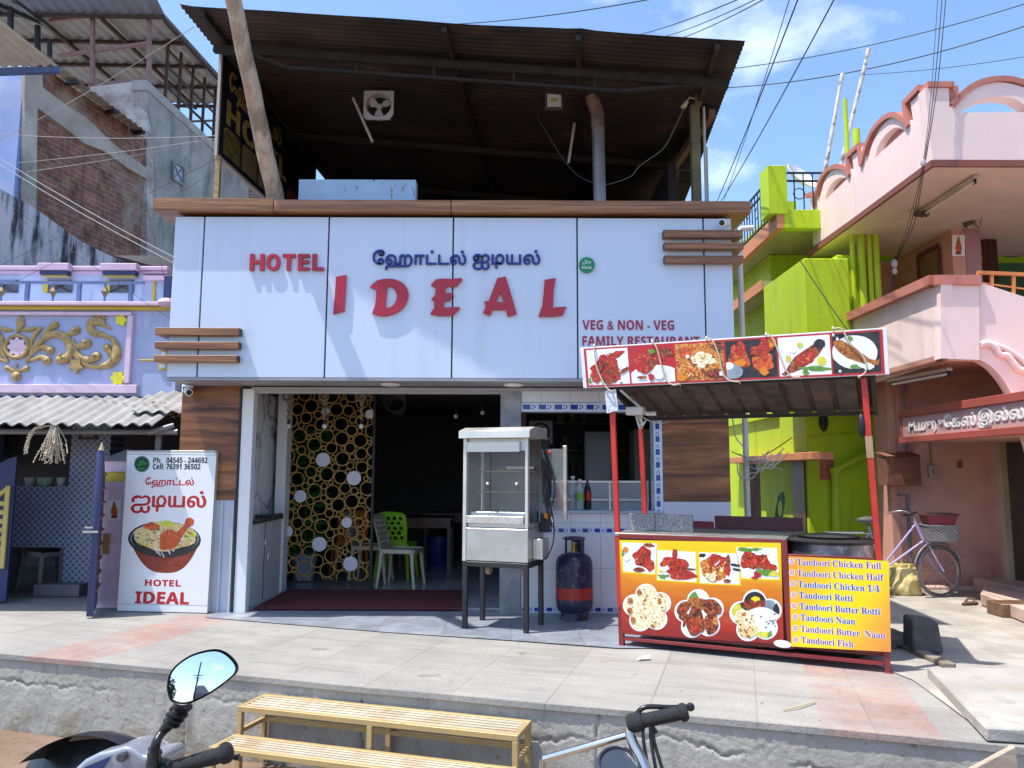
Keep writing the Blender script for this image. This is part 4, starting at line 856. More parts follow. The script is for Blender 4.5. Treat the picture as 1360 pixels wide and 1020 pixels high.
# ================= tandoori food cart =================
fo, f1 = gr(822, 858), gr(1184, 895); fr = Fr(fo, f1 - fo, -.03); cw = (f1 - fo).length; cdp = .9
cart = thing('food_cart', 'red metal tandoori food cart with pictured sign board and yellow menu banner', 'food cart', fr.p(cw / 2, cdp / 2, 0))
redp = mat('red paint', (.50, .028, .018), .4, var=.12, stain=(.26, .03, .025), sscale=5, slo=.5); maroon = mat('maroon paint', (.20, .022, .022), .5, var=.2, stain=(.09, .035, .03), sscale=6, slo=.55)
N_ = -fr.n
def zf(px, py, off=0.): return onp(px, py, fr.p(0, off, 0), N_)
def uof(px, py, off=0.): p = zf(px, py, off); return (p - fr.o).dot(fr.e) - fr.lean * p.z, p.z
us = uof(1046, 790)[0]; zm1 = uof(818, 709)[1]; zm0 = uof(822, 845)[1]; zn1 = uof(1046, 738)[1]; zn0 = uof(1050, 861)[1]
zsb = uof(775, 515)[1]; zst = uof(770, 462)[1]; t = .042
zrb = 1.93
for u, v, zt_ in ((0, 0, zsb + .3), (cw - t, 0, zsb + .3), (0, cdp - t, zrb), (cw - t, cdp - t, zrb)):
    mb = MB(); fr.box(mb, u, u + t, v, v + t, .32 if v == 0 else 0, zt_); mb.build('post', redp, cart, bevel=.004)
    if v == 0: mb = MB(); fr.box(mb, u, u + t, v, v + t, 0, .318); fr.box(mb, u - .01, u + t + .01, v - .01, v + t + .01, 0, .01); mb.build('leg', maroon, cart, bevel=.004)
mb = MB(); z0, z1 = uof(1170, 608)[1], uof(1165, 579)[1]; fr.box(mb, cw - t - .003, cw + .003, -.003, t + .003, z0, z1); mb.build('tape_wrap', mat('brown tape', (.38, .24, .14), .6, var=.2), cart)
mb = MB(); p = fr.p(cw - t - .02, .01, uof(1150, 565)[1]); mb.ball(p, .035, (.8, .8, 2.6), 12); mb.build('switch', blackm, cart)
# body
top = mat('worn steel top', (.30, .29, .28), .45, .6, var=.25, scale=8)
mb = MB(); fr.box(mb, t, us, .02, cdp - .02, zm0 + .02, zm1 - .02); fr.box(mb, us + .001, cw - t - .001, .02, .06, zn0 + .02, zn1 - .02); fr.box(mb, us + .001, cw - t - .001, cdp - .06, cdp - .02, .1, .55); fr.box(mb, us + .001, cw - t, .061, cdp - .061, .10, .13); mb.build('cabinet', maroon, cart)
mb = MB(); fr.box(mb, 0, us + .01, -.004, cdp, zm1 - .018, zm1 + .01); mb.build('counter_top', top, cart, bevel=.003)
mb = MB()
for a, b2, c0, c1 in ((0, cw, zm0 - .05, zm0), ): fr.box(mb, a + t, b2 - t, -.005, .03, c0 + .022, c1)
fr.box(mb, us - .025, us + .02, -.012, .03, zn0, zm1 + .004); fr.box(mb, t, us - .026, -.012, .03, zm1 - .035, zm1 + .004); fr.box(mb, us + .021, cw - t, -.006, .03, zn1 - .004, zn1 + .012)
mb.build('front_frame', maroon, cart, bevel=.003)
# grey granite box and red backboards standing on the counter edge
u0 = uof(822, 700, .3)[0]; u1_ = uof(920, 700, .3)[0]; zg = uof(870, 683, .3)[1]
gran = ramp_mat('speckled granite', [(.10, .10, .10), (.17, .17, .17), (.26, .26, .26), (.5, .5, .5)], 90, .5, 3, 0)
for a, b2 in ((u0, (u0 + u1_) / 2 - .002), ((u0 + u1_) / 2 + .002, u1_)): mb = MB(); fr.box(mb, max(a, t + .001), b2, .30, .33, zm1 + .011, zg); mb.build('splash_panel', gran, cart, bevel=.003)
u0 = uof(950, 690, cdp)[0]; u1_ = uof(1066, 690, cdp)[0]; zg = uof(1000, 686, cdp)[1]
mb = MB(); fr.box(mb, u0, u1_, cdp - .03, cdp, zm1 + .011, zg); mb.build('back_board', mat('dark red board', (.09, .012, .014), .5, var=.15), cart, bevel=.003)
u0 = uof(918, 690, cdp)[0]; mb = MB(); fr.box(mb, u0, uof(948, 690, cdp)[0], cdp - .02, cdp, .7, uof(930, 692, cdp)[1]); mb.build('back_board', maroon, cart, bevel=.003)
# tandoor drum
dr_u = uof(1098, 740, .42)[0]; dc = fr.p(dr_u, .42, 0); drum = thing('tandoor_drum', 'round blackened metal tandoor drum standing in the right end of the cart', 'drum', dc + V((0, 0, .13)))
rd = .315; zd = 1.4 - (710 - 627) / F * dc.y
dm = mat('heat stained drum', (.20, .20, .21), .4, .75, var=.5, scale=5, stain=(.55, .55, .56), sscale=4, slo=.5, shi=.62, bump=.2, bscale=30)
mb = MB(); mb.lathe(dc, [(rd, .132), (rd, zd - .03), (rd - .01, zd - .03), (rd - .02, .3), (.02, .3)], 40); mb.build('drum_body', dm, drum)
mb = MB(); mb.lathe(dc, [(rd - .01, zd - .032), (rd + .025, zd - .03), (rd + .03, zd - .01), (rd + .01, zd), (rd - .08, zd + .005), (rd - .1, zd - .04)], 40); mb.build('rim', mat('sooty rim', (.03, .03, .032), .4, .4, var=.4, scale=12), drum)
mb = MB(); mb.lathe(dc, [(.22, zd + .004), (.23, zd + .02), (.1, zd + .035), (.02, zd + .04)], 30); mb.build('lid', mat('sooty lid', (.05, .05, .05), .5, .4), drum)
# roof
A_, B_ = -.0, cw + .06
def rf(off):
    def f(a, b2):
        u = A_ + (B_ - A_) * a; v = -.04 + (cdp + .14) * b2; ph = (u / .19) % 1; h = .022 * (1 if .1 < ph < .3 else 0)
        zb = (zsb + .03) + (zrb - zsb - .03) * b2
        return fr.p(u, v, zb + h + off)
    return f
rfm = mat('sooty roof sheet', (.10, .075, .06), .7, .2, var=.5, scale=6, stain=(.20, .13, .09), slo=.55)
mb = MB(); mb.grid(rf(0), 220, 6); mb.grid(rf(.004), 220, 6); mb.build('roof_sheet', rfm, cart, smooth=20)
mb = MB()
for v, h in ((.0, zsb + .01), (cdp - .04, zrb - .0)): fr.box(mb, A_ + .01, B_, v, v + .035, h - .035, h - .004)
for u in (.0, cw - .035, cw + .025): mb.bar(fr.p(u + .018, .0, zsb + .004), fr.p(u + .018, cdp, zrb - .022), .035)
mb.build('roof_frame', mat('sooty steel', (.035, .028, .025), .6, .3, var=.4), cart)
# sign board with six pictures
sv = -.05
qc = [(770, 462), (1178, 435), (1181.5, 497), (774.5, 515.5)]
mb = MB(); l = [zf(x, y, sv + .005) for x, y in qc]; mb.prism(l, fr.n * .03)
bd = mb.build('sign_board', mat('board white', (.70, .70, .70), .4), cart, bevel=.003)
pr = Print(fr.p(0, sv + .004, 0), N_)
def Q(s_, t_): a = [qc[0][i] + (qc[1][i] - qc[0][i]) * s_ for i in (0, 1)]; b2 = [qc[3][i] + (qc[2][i] - qc[3][i]) * s_ for i in (0, 1)]; return (a[0] + (b2[0] - a[0]) * t_, a[1] + (b2[1] - a[1]) * t_)
def rect(m, s0, s1, t0, t1): pr.poly(m, [Q(s0, t0), Q(s1, t0), Q(s1, t1), Q(s0, t1)])
rect(FD['red'], .012, .985, .03, .985)
dv = [.017, .157, .305, .468, .640, .815, .978]
def cell(i): s0, s1 = dv[i] + .003, dv[i + 1] - .003; return lambda x, y: Q(s0 + (s1 - s0) * min(1, max(0, x)), .07 + .87 * min(1, max(0, y)))
MOTT = dict(meat=('char', 'sauce', 'char', 'meat2', 'sauce'), sauce=('meat', 'orange', 'char', 'sauce'), roast=('char', 'bread', 'sauce', 'yel', 'char'), char=('dark', 'sauce', 'meat', 'fish'), fish=('char', 'roast', 'dark'), bread=('roast', 'rice', 'bread'))
FD['meat2'] = ramp_mat('glossy meat print', [(.45, .02, .015), (.62, .10, .06), (.75, .38, .28)], 60)
def mott(m, cx, cy, rx, ry, seed, put):
    """smaller darker and glossier patches of the printed food"""
    st = random.getstate(); random.seed(seed * 7 + len(m))
    for j in range(12 if m in MOTT else 0):
        a, r_ = random.random() * 6.28, random.random() ** .5 * .8; t_ = random.choice(MOTT[m]); put(t_, cx + rx * r_ * math.cos(a), cy + ry * r_ * math.sin(a), rx * random.uniform(.06, .24), ry * random.uniform(.05, .16), seed + j + 50, .4, random.random() * 3)
    random.setstate(st)
def L(i, m, cx, cy, rx, ry, seed=0, amt=.2, rot=0., n=26):
    c_ = cell(i); pr.k += 1; pr.poly(FD[m], [c_(x, y) for x, y in lump(cx, cy, rx, ry, seed, amt, rot, n)])
    if n == 26: mott(m, cx, cy, rx, ry, seed + i, lambda t_, x, y, a, b2, sd, am, ro: L(i, t_, x, y, a, b2, sd, am, ro, 12))
def PG(i, m, pts): c_ = cell(i); pr.poly(FD[m], [c_(x, y) for x, y in pts])
for i, m in enumerate(('plate', 'red', 'roast', 'dark', 'plate', 'dark')): pr.k = 4; PG(i, m, [(0, 0), (1, 0), (1, 1), (0, 1)])
# 1 chicken on white
pr.k = 8
L(0, 'meat', .45, .55, .36, .34, 1, .25, .3); L(0, 'meat', .68, .18, .24, .10, 2, .25, -.3); L(0, 'char', .5, .9, .18, .08, 3); L(0, 'meat', .2, .75, .14, .2, 4, .3); L(0, 'char', .9, .62, .2, .05, 5, .2, -.6); L(0, 'green', .04, .88, .05, .08, 6, .4); L(0, 'char', .34, .5, .05, .2, 8, .3, .5); L(0, 'char', .56, .58, .04, .22, 9, .3, -.4)
# 2 plate with pieces
pr.k = 8
L(1, 'plate', .55, .85, .62, .32, 1, .02); L(1, 'meat', .25, .32, .26, .14, 2, .3); L(1, 'meat', .62, .3, .2, .16, 3, .3); L(1, 'char', .85, .2, .16, .1, 4, .3, .4); L(1, 'meat', .32, .62, .16, .14, 5, .2); L(1, 'char', .52, .52, .13, .14, 15, .3); L(1, 'plate', .64, .73, .15, .2, 6, .08); L(1, 'onion', .64, .62, .08, .05, 7); L(1, 'char', .25, .85, .12, .04, 8); L(1, 'green', .5, .15, .07, .08, 10, .4); L(1, 'red', .45, .85, .06, .1, 12)
# 3 fiery roast
pr.k = 8
L(2, 'roast', .5, .5, .46, .42, 1, .2); L(2, 'sauce', .2, .2, .16, .16, 2, .3); L(2, 'bread', .55, .45, .22, .18, 3, .4); L(2, 'char', .8, .85, .22, .12, 4, .3); L(2, 'orange', .1, .9, .12, .12, 5, .3); L(2, 'char', .9, .12, .12, .14, 6, .3); L(2, 'plate', .25, .35, .04, .05, 7); L(2, 'roast', .3, .75, .2, .16, 8, .3); L(2, 'white', .93, .85, .05, .06, 9, .2)
# 4 hanging pieces
pr.k = 8
L(3, 'sauce', .25, .45, .2, .32, 1, .2); L(3, 'meat', .28, .2, .12, .2, 2, .2); L(3, 'sauce', .72, .6, .2, .28, 3, .25); L(3, 'meat', .8, .2, .14, .18, 4, .2); L(3, 'orange', .28, .6, .12, .1, 5, .2); L(3, 'orange', .74, .85, .08, .12, 6, .2); L(3, 'grey', .12, .82, .2, .2, 7, .08); L(3, 'white', .05, .66, .1, .1, 8, .1); L(3, 'orange', .92, .1, .08, .14, 10, .2); L(3, 'meat', .6, .3, .12, .12, 9)
# 5 fish on white
pr.k = 8
PG(4, 'char', [(.02, .95), (.12, .86), (.2, .68), (.32, .5), (.5, .36), (.68, .22), (.78, .12), (.9, .14), (.86, .34), (.76, .52), (.6, .68), (.42, .84), (.26, .92), (.16, .94), (.1, 1)]); L(4, 'meat', .5, .56, .24, .18, 2, .2, -.6); L(4, 'dark', .8, .22, .11, .12, 3, .1); L(4, 'lime', .82, .66, .09, .12, 4, .04); L(4, 'green', .72, .84, .3, .07, 5, .3, .1); L(4, 'green', .5, .92, .06, .1, 6, .2); L(4, 'lime', .42, .22, .06, .07, 7, .1); L(4, 'onion', .28, .36, .08, .06, 8, .3); L(4, 'lime', .18, .55, .05, .08, 9, .2)
# 6 fish on oval plate
pr.k = 8
L(5, 'plate', .46, .48, .48, .42, 1, .02, .15); PG(5, 'fish', [(.02, .2), (.1, .12), (.24, .18), (.42, .34), (.6, .5), (.76, .66), (.9, .72), (.97, .68), (.95, .8), (.84, .86), (.7, .8), (.5, .72), (.3, .62), (.14, .46), (.05, .32)]); L(5, 'fish', .3, .42, .16, .12, 2, .2, .6); L(5, 'green', .38, .14, .06, .06, 3, .4); L(5, 'green', .45, .85, .1, .05, 4, .4); L(5, 'white', .72, .85, .13, .09, 5, .15, .1); L(5, 'white', .12, .12, .03, .05, 6)
pr.build('picture_strip', bd)
mb = MB()
for s_, t_ in ((.125, .9), (.825, .1), (.84, .9)): p = zf(*Q(s_, t_), sv); mb.lathe(p, [(.012, -.004), (.012, .004), (.006, .008)], 12, N_)
mb.build('screw', steel, bd)
# cords looped round the board
cord = mat('beige cord', (.52, .45, .34), .6, var=.1)
mb = MB()
for pl in ([(789, 460), (791, 480), (796, 497), (805, 514), (812, 520)], [(866, 454), (872, 462), (879, 487), (884, 503), (893, 511), (902, 510)], [(938, 450), (946, 452), (955, 473), (960, 495), (968, 505), (981, 507)], [(1017, 445), (1024, 446), (1033, 465), (1043, 490), (1052, 500), (1062, 501)], [(1106, 437), (1118, 437), (1128, 455), (1144, 470), (1151, 487), (1147, 497), (1140, 500)]):
    q = smooth_path([tuple(zf(x, y, sv - .014)) for x, y in pl], 5); mb = MB(); mb.tube([zf(pl[0][0], pl[0][1] - 3, sv + .03)] + q + [zf(pl[-1][0] + 2, pl[-1][1] + 2, sv + .04)], .0065, 6); mb.build('cord', cord, cart)
# hanging card, tube, junction box with cables
mb = MB(); l = [zf(x, y, sv + .02) for x, y in ((803, 519), (818, 517), (821, 545), (806, 549))]; mb.prism(l, fr.n * .004); cdm = mb.build('hanging_card', mat('card', (.62, .66, .70), .5, var=.1, stain=(.35, .4, .45), sscale=60, slo=.5, shi=.6), cart)
mb = MB(); mb.tube([fr.p(.08, .05, zsb - .02), fr.p(.16, .62, uof(862, 548, .5)[1] - .0)], .012, 10); mb.tube([fr.p(.15, .60, uof(862, 548, .5)[1]), fr.p(.24, .62, uof(862, 548, .5)[1])], .02, 10); mb.build('tube_lamp', M['bulb'], cart)
p = zf(844, 546, .25); mb = MB(); mb.obox(p, fr.e * .075, fr.n * .05, V((0, 0, .035))); jb = mb.build('junction_box', mat('box plastic', (.66, .62, .56), .4), cart, bevel=.008)
mb = MB(); random.seed(9)
for k in range(5): q = p + fr.e * random.uniform(-.05, .06) - V((0, 0, .03)); mb.tube(hang(q, q + fr.e * random.uniform(.02, .12) + V((0, 0, random.uniform(-.12, -.02))), .06, 8), .005, 5)
mb.tube(hang(p, fr.p(.3, .85, zrb - .05), .05), .005, 5); mb.build('cable', mat('white cable', (.6, .58, .52), .5), jb)
# banner
def grad(name, stops, scale, ax, nz_=.25):
    m, nt, b = newmat(name); t_ = _n(nt, 'TexCoord'); s_ = _n(nt, 'Mapping'); nt.links.new(t_.outputs['Object'], s_.inputs[0])
    dp = _n(nt, 'VectorMath', operation='DOT_PRODUCT'); dp.inputs[1].default_value = ax[:3]; nt.links.new(s_.outputs[0], dp.inputs[0])
    v = coords(nt, (1.2, 1.2, 5)); n = _n(nt, 'TexNoise', Scale=2.2, Detail=6, Distortion=.8); nt.links.new(v, n.inputs['Vector'])
    ma = _n(nt, 'Math', operation='MULTIPLY_ADD'); ma.inputs[1].default_value = nz_; nt.links.new(n.outputs[0], ma.inputs[0]); 
    mr = _n(nt, 'MapRange'); mr.inputs['From Min'].default_value = ax[3]; mr.inputs['From Max'].default_value = ax[4]; nt.links.new(dp.outputs['Value'], mr.inputs[0]); nt.links.new(mr.outputs[0], ma.inputs[2])
    sb = _n(nt, 'Math', operation='SUBTRACT'); sb.inputs[1].default_value = nz_ / 2; nt.links.new(ma.outputs[0], sb.inputs[0])
    r = _n(nt, 'ValToRGB'); e = r.color_ramp.elements; e[0].position, e[0].color = stops[0][0], rgba(stops[0][1]); e[1].position, e[1].color = stops[-1][0], rgba(stops[-1][1])
    for p_, c_ in stops[1:-1]: q = e.new(p_); q.color = rgba(c_)
    nt.links.new(sb.outputs[0], r.inputs[0]); nt.links.new(r.outputs[0], b.inputs['Base Color']); b.inputs['Roughness'].default_value = .35; return m
bg1 = grad('flame banner', [(0, (.22, .012, .012)), (.25, (.40, .03, .015)), (.55, (.68, .22, .012)), (.8, (.80, .50, .01)), (1, (.82, .60, .01))], 1, (0, 0, 1, zm0, zm1))
ee = fr.e * .8 - V((0, 0, 0)); cmid = fr.p(us, 0, .45).dot(fr.e)
bg2 = grad('menu banner', [(0, (.76, .27, .05)), (.30, (.80, .50, .015)), (.44, (.84, .68, .01)), (.66, (.84, .62, .01)), (.82, (.78, .38, .04)), (1, (.72, .24, .05))], 1, (fr.e.x * .9, fr.e.y * .9, -.55, cmid * .9 - .55 * zn1, cmid * .9 + .9 * (cw - us) - .55 * zn0), .06)
pr = Print(fr.p(0, -.013, 0), N_)
pr.poly(bg1, [(822.5, 717), (1037, 721), (1041, 856), (826, 841)]); pr.poly(bg2, [(1047, 738.5), (1180.5, 745), (1183.5, 866), (1051, 858.5)])
k = 5.913; P5 = lambda x, y: (820 + x / k, 710 + y / k)
for i, q in enumerate(([(25, 50), (322, 62), (300, 318), (38, 298)], [(302, 110), (622, 128), (630, 382), (306, 362)], [(630, 128), (962, 140), (970, 402), (640, 388)], [(920, 88), (1262, 95), (1280, 362), (968, 350)])):
    cx_, cy_ = sum(p[0] for p in q) / 4, sum(p[1] for p in q) / 4
    pr.k = 3 + i; pr.poly(FD['yel'], [P5(*p) for p in q]); pr.poly(FD['plate'], [P5(cx_ + (x - cx_) * .93, cy_ + (y - cy_) * .92) for x, y in q])
    pr.k = 10
    def b_(m, x, y, rx, ry, sd=0, am=.2, ro=0., n=26):
        pr.poly(FD[m], [P5(*w) for w in lump(cx_ + x, cy_ + y, rx, ry, sd + i * 7, am, ro, n)])
        if n == 26: mott(m, x, y, rx, ry, sd + i, lambda t_, x, y, a, b2, sd, am, ro: b_(t_, x, y, a, b2, sd, am, ro, 12))
    if i == 0: b_('meat', 25, -5, 75, 80, 1, .2, .5); b_('char', 75, -100, 45, 16, 2, .2, .2); b_('meat', 85, 60, 35, 45, 3); b_('char', 0, 95, 45, 18, 4); b_('orange', -105, -65, 20, 24, 5); b_('green', -125, -30, 12, 30, 6, .4); b_('onion', -100, 0, 30, 24, 7, .2); b_('char', 30, 0, 10, 60, 8, .3, .4)
    if i == 1: b_('meat', -10, -10, 120, 55, 1, .2, .1); b_('meat', -15, -85, 22, 48, 2, .15); b_('meat', 30, 65, 110, 45, 3, .2, .1); b_('onion', -90, 20, 28, 20, 4, .3); b_('green', -110, 80, 35, 16, 5, .5); b_('yel', -125, 40, 18, 10, 6); b_('char', 60, 20, 90, 8, 7, .3, .1)
    if i == 2: b_('dark', -135, -100, 28, 16, 9); b_('roast', -40, 10, 110, 105, 1, .12); b_('meat', -20, -60, 75, 45, 2, .25); b_('meat', 60, 0, 26, 60, 3, .3); b_('dark', 125, -25, 42, 10, 4, .1, .15); b_('dark', 135, 10, 36, 9, 5, .1, .2); b_('char', 60, 100, 30, 14, 6); b_('onion', -15, -40, 30, 5, 7, .2, -.8); b_('bread', -60, 60, 40, 30, 8, .4); b_('char', 70, -70, 18, 30, 10, .3)
    if i == 3: b_('green', -60, -105, 80, 24, 1, .5); b_('meat', -70, -20, 75, 70, 2, .2); b_('meat', 20, -10, 80, 60, 3, .25); b_('meat', 85, 40, 65, 45, 4, .2, .3); b_('green', 45, 75, 60, 22, 5, .4); b_('red', -30, 95, 45, 30, 6, .2); b_('white', -55, 85, 22, 26, 7); b_('lime', 120, 85, 35, 20, 8, .4); b_('onion', 10, -80, 60, 14, 9, .3, .1); b_('char', -20, 30, 60, 12, 10, .3)
def flower(cx, cy, R, k_=1.): 
    out = []
    for i in range(100):
        a = 2 * math.pi * i / 100; best = 0
        for j in range(5):
            b2 = math.radians(-95 + 72 * j); d = .56 * R * k_; rr = .44 * R * k_; c_ = math.cos(a - b2) * d; s_ = d * d - rr * rr; di = c_ * c_ - s_
            if di >= 0: best = max(best, c_ + di ** .5)
        best = max(best, .55 * R * k_); out.append(P5(cx + best * math.cos(a), cy + best * math.sin(a)))
    return out
FC = (0, 0, 200)
def b_(m, x, y, rx, ry, sd=0, am=.2, ro=0., n=26):
    if n == 26: rx, ry = rx * 1.3, ry * 1.25
    def cl(q):      # keep the print inside its flower outline
        dx, dy = q[0] - FC[0], q[1] - FC[1]; a = math.atan2(dy, dx); lim = .60 * FC[2]
        for j in range(5):
            b2 = math.radians(-95 + 72 * j); d = .52 * FC[2]; c_ = math.cos(a - b2) * d; di = c_ * c_ - d * d + (.40 * FC[2]) ** 2
            if di >= 0: lim = max(lim, c_ + di ** .5)
        k_ = min(1, lim / max(1, math.hypot(dx, dy))); return P5(FC[0] + dx * k_, FC[1] + dy * k_)
    pr.poly(FD[m], [cl(w) for w in lump(x, y, rx, ry, sd, am, ro, n)])
    if n == 26 and rx > 20: mott(m, x, y, rx, ry, sd, lambda t_, x, y, a, b2, sd, am, ro: b_(t_, x, y, a, b2, sd, am, ro, 12))
for cx_, cy_, R in ((235, 580, 195), (645, 627, 200), (1088, 642, 212)):
    pr.k = 3; pr.poly(FD['white'], flower(cx_, cy_, R)); 
    pr.poly(FD['bread' if R == 195 else 'plate'], flower(cx_, cy_, R, .93))
pr.k = 12; FC = (235, 580, 195)
for j in range(7): b_('bread', 245 + 8 * j, 600 - 14 * j, 100 - 4 * j, 70 - 2 * j, j, .15, .5)
for x, y in ((170, 450), (100, 520), (120, 670), (280, 730), (330, 520), (95, 600)): b_('fish', x, y, 14, 22, int(x), .4)
for x, y in ((300, 500), (320, 480), (350, 570), (365, 600), (300, 690), (330, 700), (210, 430), (240, 720)): b_('char', x, y, 6, 4, int(x), .4)
pr.k = 12; FC = (645, 627, 200); b_('green', 590, 475, 34, 40, 1, .4); b_('char', 510, 560, 46, 60, 2, .15); b_('char', 520, 660, 30, 48, 3, .15); b_('fish', 640, 545, 95, 34, 4, .15, .15); b_('char', 740, 570, 75, 50, 5, .15, .4); b_('char', 615, 690, 56, 100, 6, .1); b_('char', 740, 700, 50, 68, 7, .15); b_('meat', 605, 740, 30, 34, 8, .2); b_('roast', 770, 680, 18, 26, 9)
pr.k = 12; FC = (1088, 642, 212); b_('dark', 1075, 525, 100, 70, 1, .05); b_('char', 1075, 545, 80, 40, 2, .2); b_('yel', 1085, 505, 26, 14, 3, .3); b_('grey', 1205, 570, 32, 70, 4, .05, -.3); b_('dark', 1255, 590, 24, 44, 5, .1); b_('lime', 930, 580, 36, 50, 6, .1); b_('white', 1130, 680, 120, 85, 7, .1); b_('bread', 1000, 690, 70, 80, 8, .15); b_('rice', 1020, 760, 60, 40, 9, .2); b_('lime', 1150, 800, 50, 36, 10, .2); b_('green', 1195, 790, 14, 26, 11, .3)
random.seed(13)
for i in range(22): x, y = random.uniform(935, 1080), random.uniform(620, 820); b_(random.choice(['green', 'char', 'fish', 'char']), x, y, 8, 4, i, .3, random.random() * 3)
for i in range(10): x, y = random.uniform(1110, 1250), random.uniform(600, 740); b_('dark', x, y, 10, 3, i, .3, -.6)
pr.poly(FD['white'], lump(1039.5, 855, 12, 5, 0, 0, .15))
for i, (tx, x0, y0, x1, cl) in enumerate((('Tandoori Chicken Full', 1058.5, 750, 1170, 0), ('Tandoori Chicken Half', 1059, 764.8, 1173.5, 0), ('Tandoori Chicken 1/4', 1060, 779.5, 1168, 1), ('Tandoori Rotti', 1061.3, 794, 1132.5, 1), ('Tandoori Butter Rotti', 1062, 808.8, 1168.7, 1), ('Tandoori Naan', 1063.5, 823.6, 1135.6, 1), ('Tandoori Butter  Naan', 1063.5, 838.6, 1175.3, 2), ('Tandoori Fish', 1064.2, 853.4, 1133.3, 2))):
    pr.k = 6; pr.text(FD['white'], serif(tx), x0, y0, x1, y0 - 8, 0., serif('Th'), .7); pr.k = 16; pr.text(FD['purple'] if cl != 1 else navy, serif(tx), x0, y0, x1, y0 - 8, 0., ref=serif('Th'))
    bx_, by_ = x0 - 7.2 , y0 - 4.3
    pr.poly(FD['white'], lump(bx_, by_, 4.0, 4.2, 0, 0)); pr.poly(FD['red'], lump(bx_, by_, 2.9, 3.1, 0, 0)); pr.poly(FD['white'], lump(bx_, by_, 1.9, 2.0, 0, 0)); pr.poly(FD['orange'], lump(bx_, by_, 1.1, 1.2, 0, 0))
pr.build('banner', cart)
# stuff under the cart
mb = MB(); p = fr.p(us + .25, .5, .0); mb.lathe(p, [(.24, .012), (.27, .1), (.2, .128), (.02, .129)], 24); tag(mb.build('ash_pan', soot_shade), 'black ash pan lying under the drum end of the cart', 'pan')
# ================= roof shed over the terrace =================
ya = rad(4.9); EX = V((math.cos(ya), -math.sin(ya), 0)); EY = V((math.sin(ya), math.cos(ya), 0))
RL = at(238, 7.5, 7.1)
RR = None
# right front corner: on the line RL + EX * w
best = None
for i in range(400):
    w = 4 + i * .005; q = RL + EX * w; p = at(990, 55, q.y)
    if best is None or abs(p.x - q.x) < best[0]: best = (abs(p.x - q.x), w, p.z)
RWD, RZR = best[1], best[2]; slope = (RZR - RL.z) / RWD
def rp(u, v, h=0.):
    """point on the shed roof: u along the front edge, v back, h above the sheet"""
    return RL + EX * u + EY * v + V((0, 0, slope * u - .012 * v + h))
shed = thing('roof_shed', 'rusty corrugated roof shed on posts over the restaurant terrace', 'shed roof', V((-.5, 9.5, ZB1 + .06)))
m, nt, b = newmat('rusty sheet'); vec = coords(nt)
c = mix(nt, noise_fac(nt, coords(nt, (.5, 2, 2)), 2.2, 8, .35, .7), (.024, .018, .016), (.062, .043, .036)); c = mix(nt, noise_fac(nt, vec, 1.2, 6, .62, .74), c, (.16, .085, .045)); c = mix(nt, noise_fac(nt, vec, .9, 5, .42, .58), c, (.016, .013, .012))  # sheet darkened all over to stand in for the shade under it
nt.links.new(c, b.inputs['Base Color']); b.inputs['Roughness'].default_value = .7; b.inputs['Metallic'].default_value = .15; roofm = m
mb = MB(); DP = 5.6; nv = int(DP / .076 * 6)
def sheet(a, b2, off=0.):
    u, v = RWD * a, DP * b2; w = .011 * math.sin(2 * math.pi * v / .076)
    sag = .025 * noise.noise(V((u * .9, v * .5, 2))) + (.012 if (u % .98) < .03 else 0)
    return rp(u, v, w + sag + off)
mb.grid(lambda a, b2: sheet(a, b2), 40, nv); mb.grid(lambda a, b2: sheet(a, b2, .004), 40, nv)
mb.add([sheet(i / 40, 0) for i in range(41)] + [sheet(i / 40, 0, .004) + EY * -.004 for i in range(41)], [(i, i + 1, i + 42, i + 41) for i in range(40)])
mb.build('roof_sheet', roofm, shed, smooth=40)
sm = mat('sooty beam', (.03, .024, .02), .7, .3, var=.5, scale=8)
for u in (.22, RWD * .485, RWD * .72, RWD * .955):
    mb = MB(); mb.bar(rp(u, .03, -.045), rp(u, DP, -.045), .05, .06); mb.build('rafter', sm, shed)
for v in (.55, 2.6, 4.2):
    mb = MB(); mb.bar(rp(.1, v, -.12), rp(RWD - .05, v, -.12), .06, .08)
    if v < 1: 
        mb.bar(rp(.9, v, -.27), rp(RWD * .80, v, -.27), .03); mb.bar(rp(RWD * .80, v, -.27), rp(RWD * .93, v, -.15), .03); mb.bar(rp(.9, v, -.27), rp(.5, v, -.15), .03)
        for t_ in (.3, .45, .6, .75): mb.bar(rp(RWD * t_, v, -.27), rp(RWD * t_, v, -.14), .025)
    mb.build('truss', sm, shed)
# posts
def post(px, Y, name, mt, r_, ztop, lab=None):
    p = at(px, 262, Y); mb = MB(); mb.box(p.x - r_, p.x + r_, Y - r_, Y + r_, ZB1 + .06, ztop); return mb.build(name, mt, shed, bevel=.004, label=lab)
post(288, 7.97, 'post', mat('yellow post', (.42, .31, .12), .6, var=.25, scale=6, stain=(.5, .45, .38), sscale=3, slo=.55), .026, at(290, 204, 7.97).z)
post(925, 7.75, 'post', mat('mossy post', (.14, .12, .06), .8, var=.3, stain=(.06, .05, .04), slo=.5), .045, 5.27)
mb = MB()
for x, y0, Y, r_ in ((935.5, 142, 7.75, .014), (939.5, 195, 7.8, .010)): a = at(x - 1, y0, Y); mb.tube([(a.x, Y, ZB1 + .06), a], r_, 8)
mb.build('conduit', mat('conduit', (.45, .44, .42), .5), shed)
mb = MB(); mb.bar(at(946, 150, 7.8), at(866, 262, 10.2), .07, .09); mb.build('side_beam', mat('brown beam', (.16, .09, .05), .8, var=.3), shed)
mb = MB(); p = at(916, 134, 7.7); mb.box(p.x + .05, p.x + .12, 7.66, 7.72, p.z - .05, p.z + .06); mb.build('junction_box', mat('rust box', (.16, .09, .06), .7), shed)
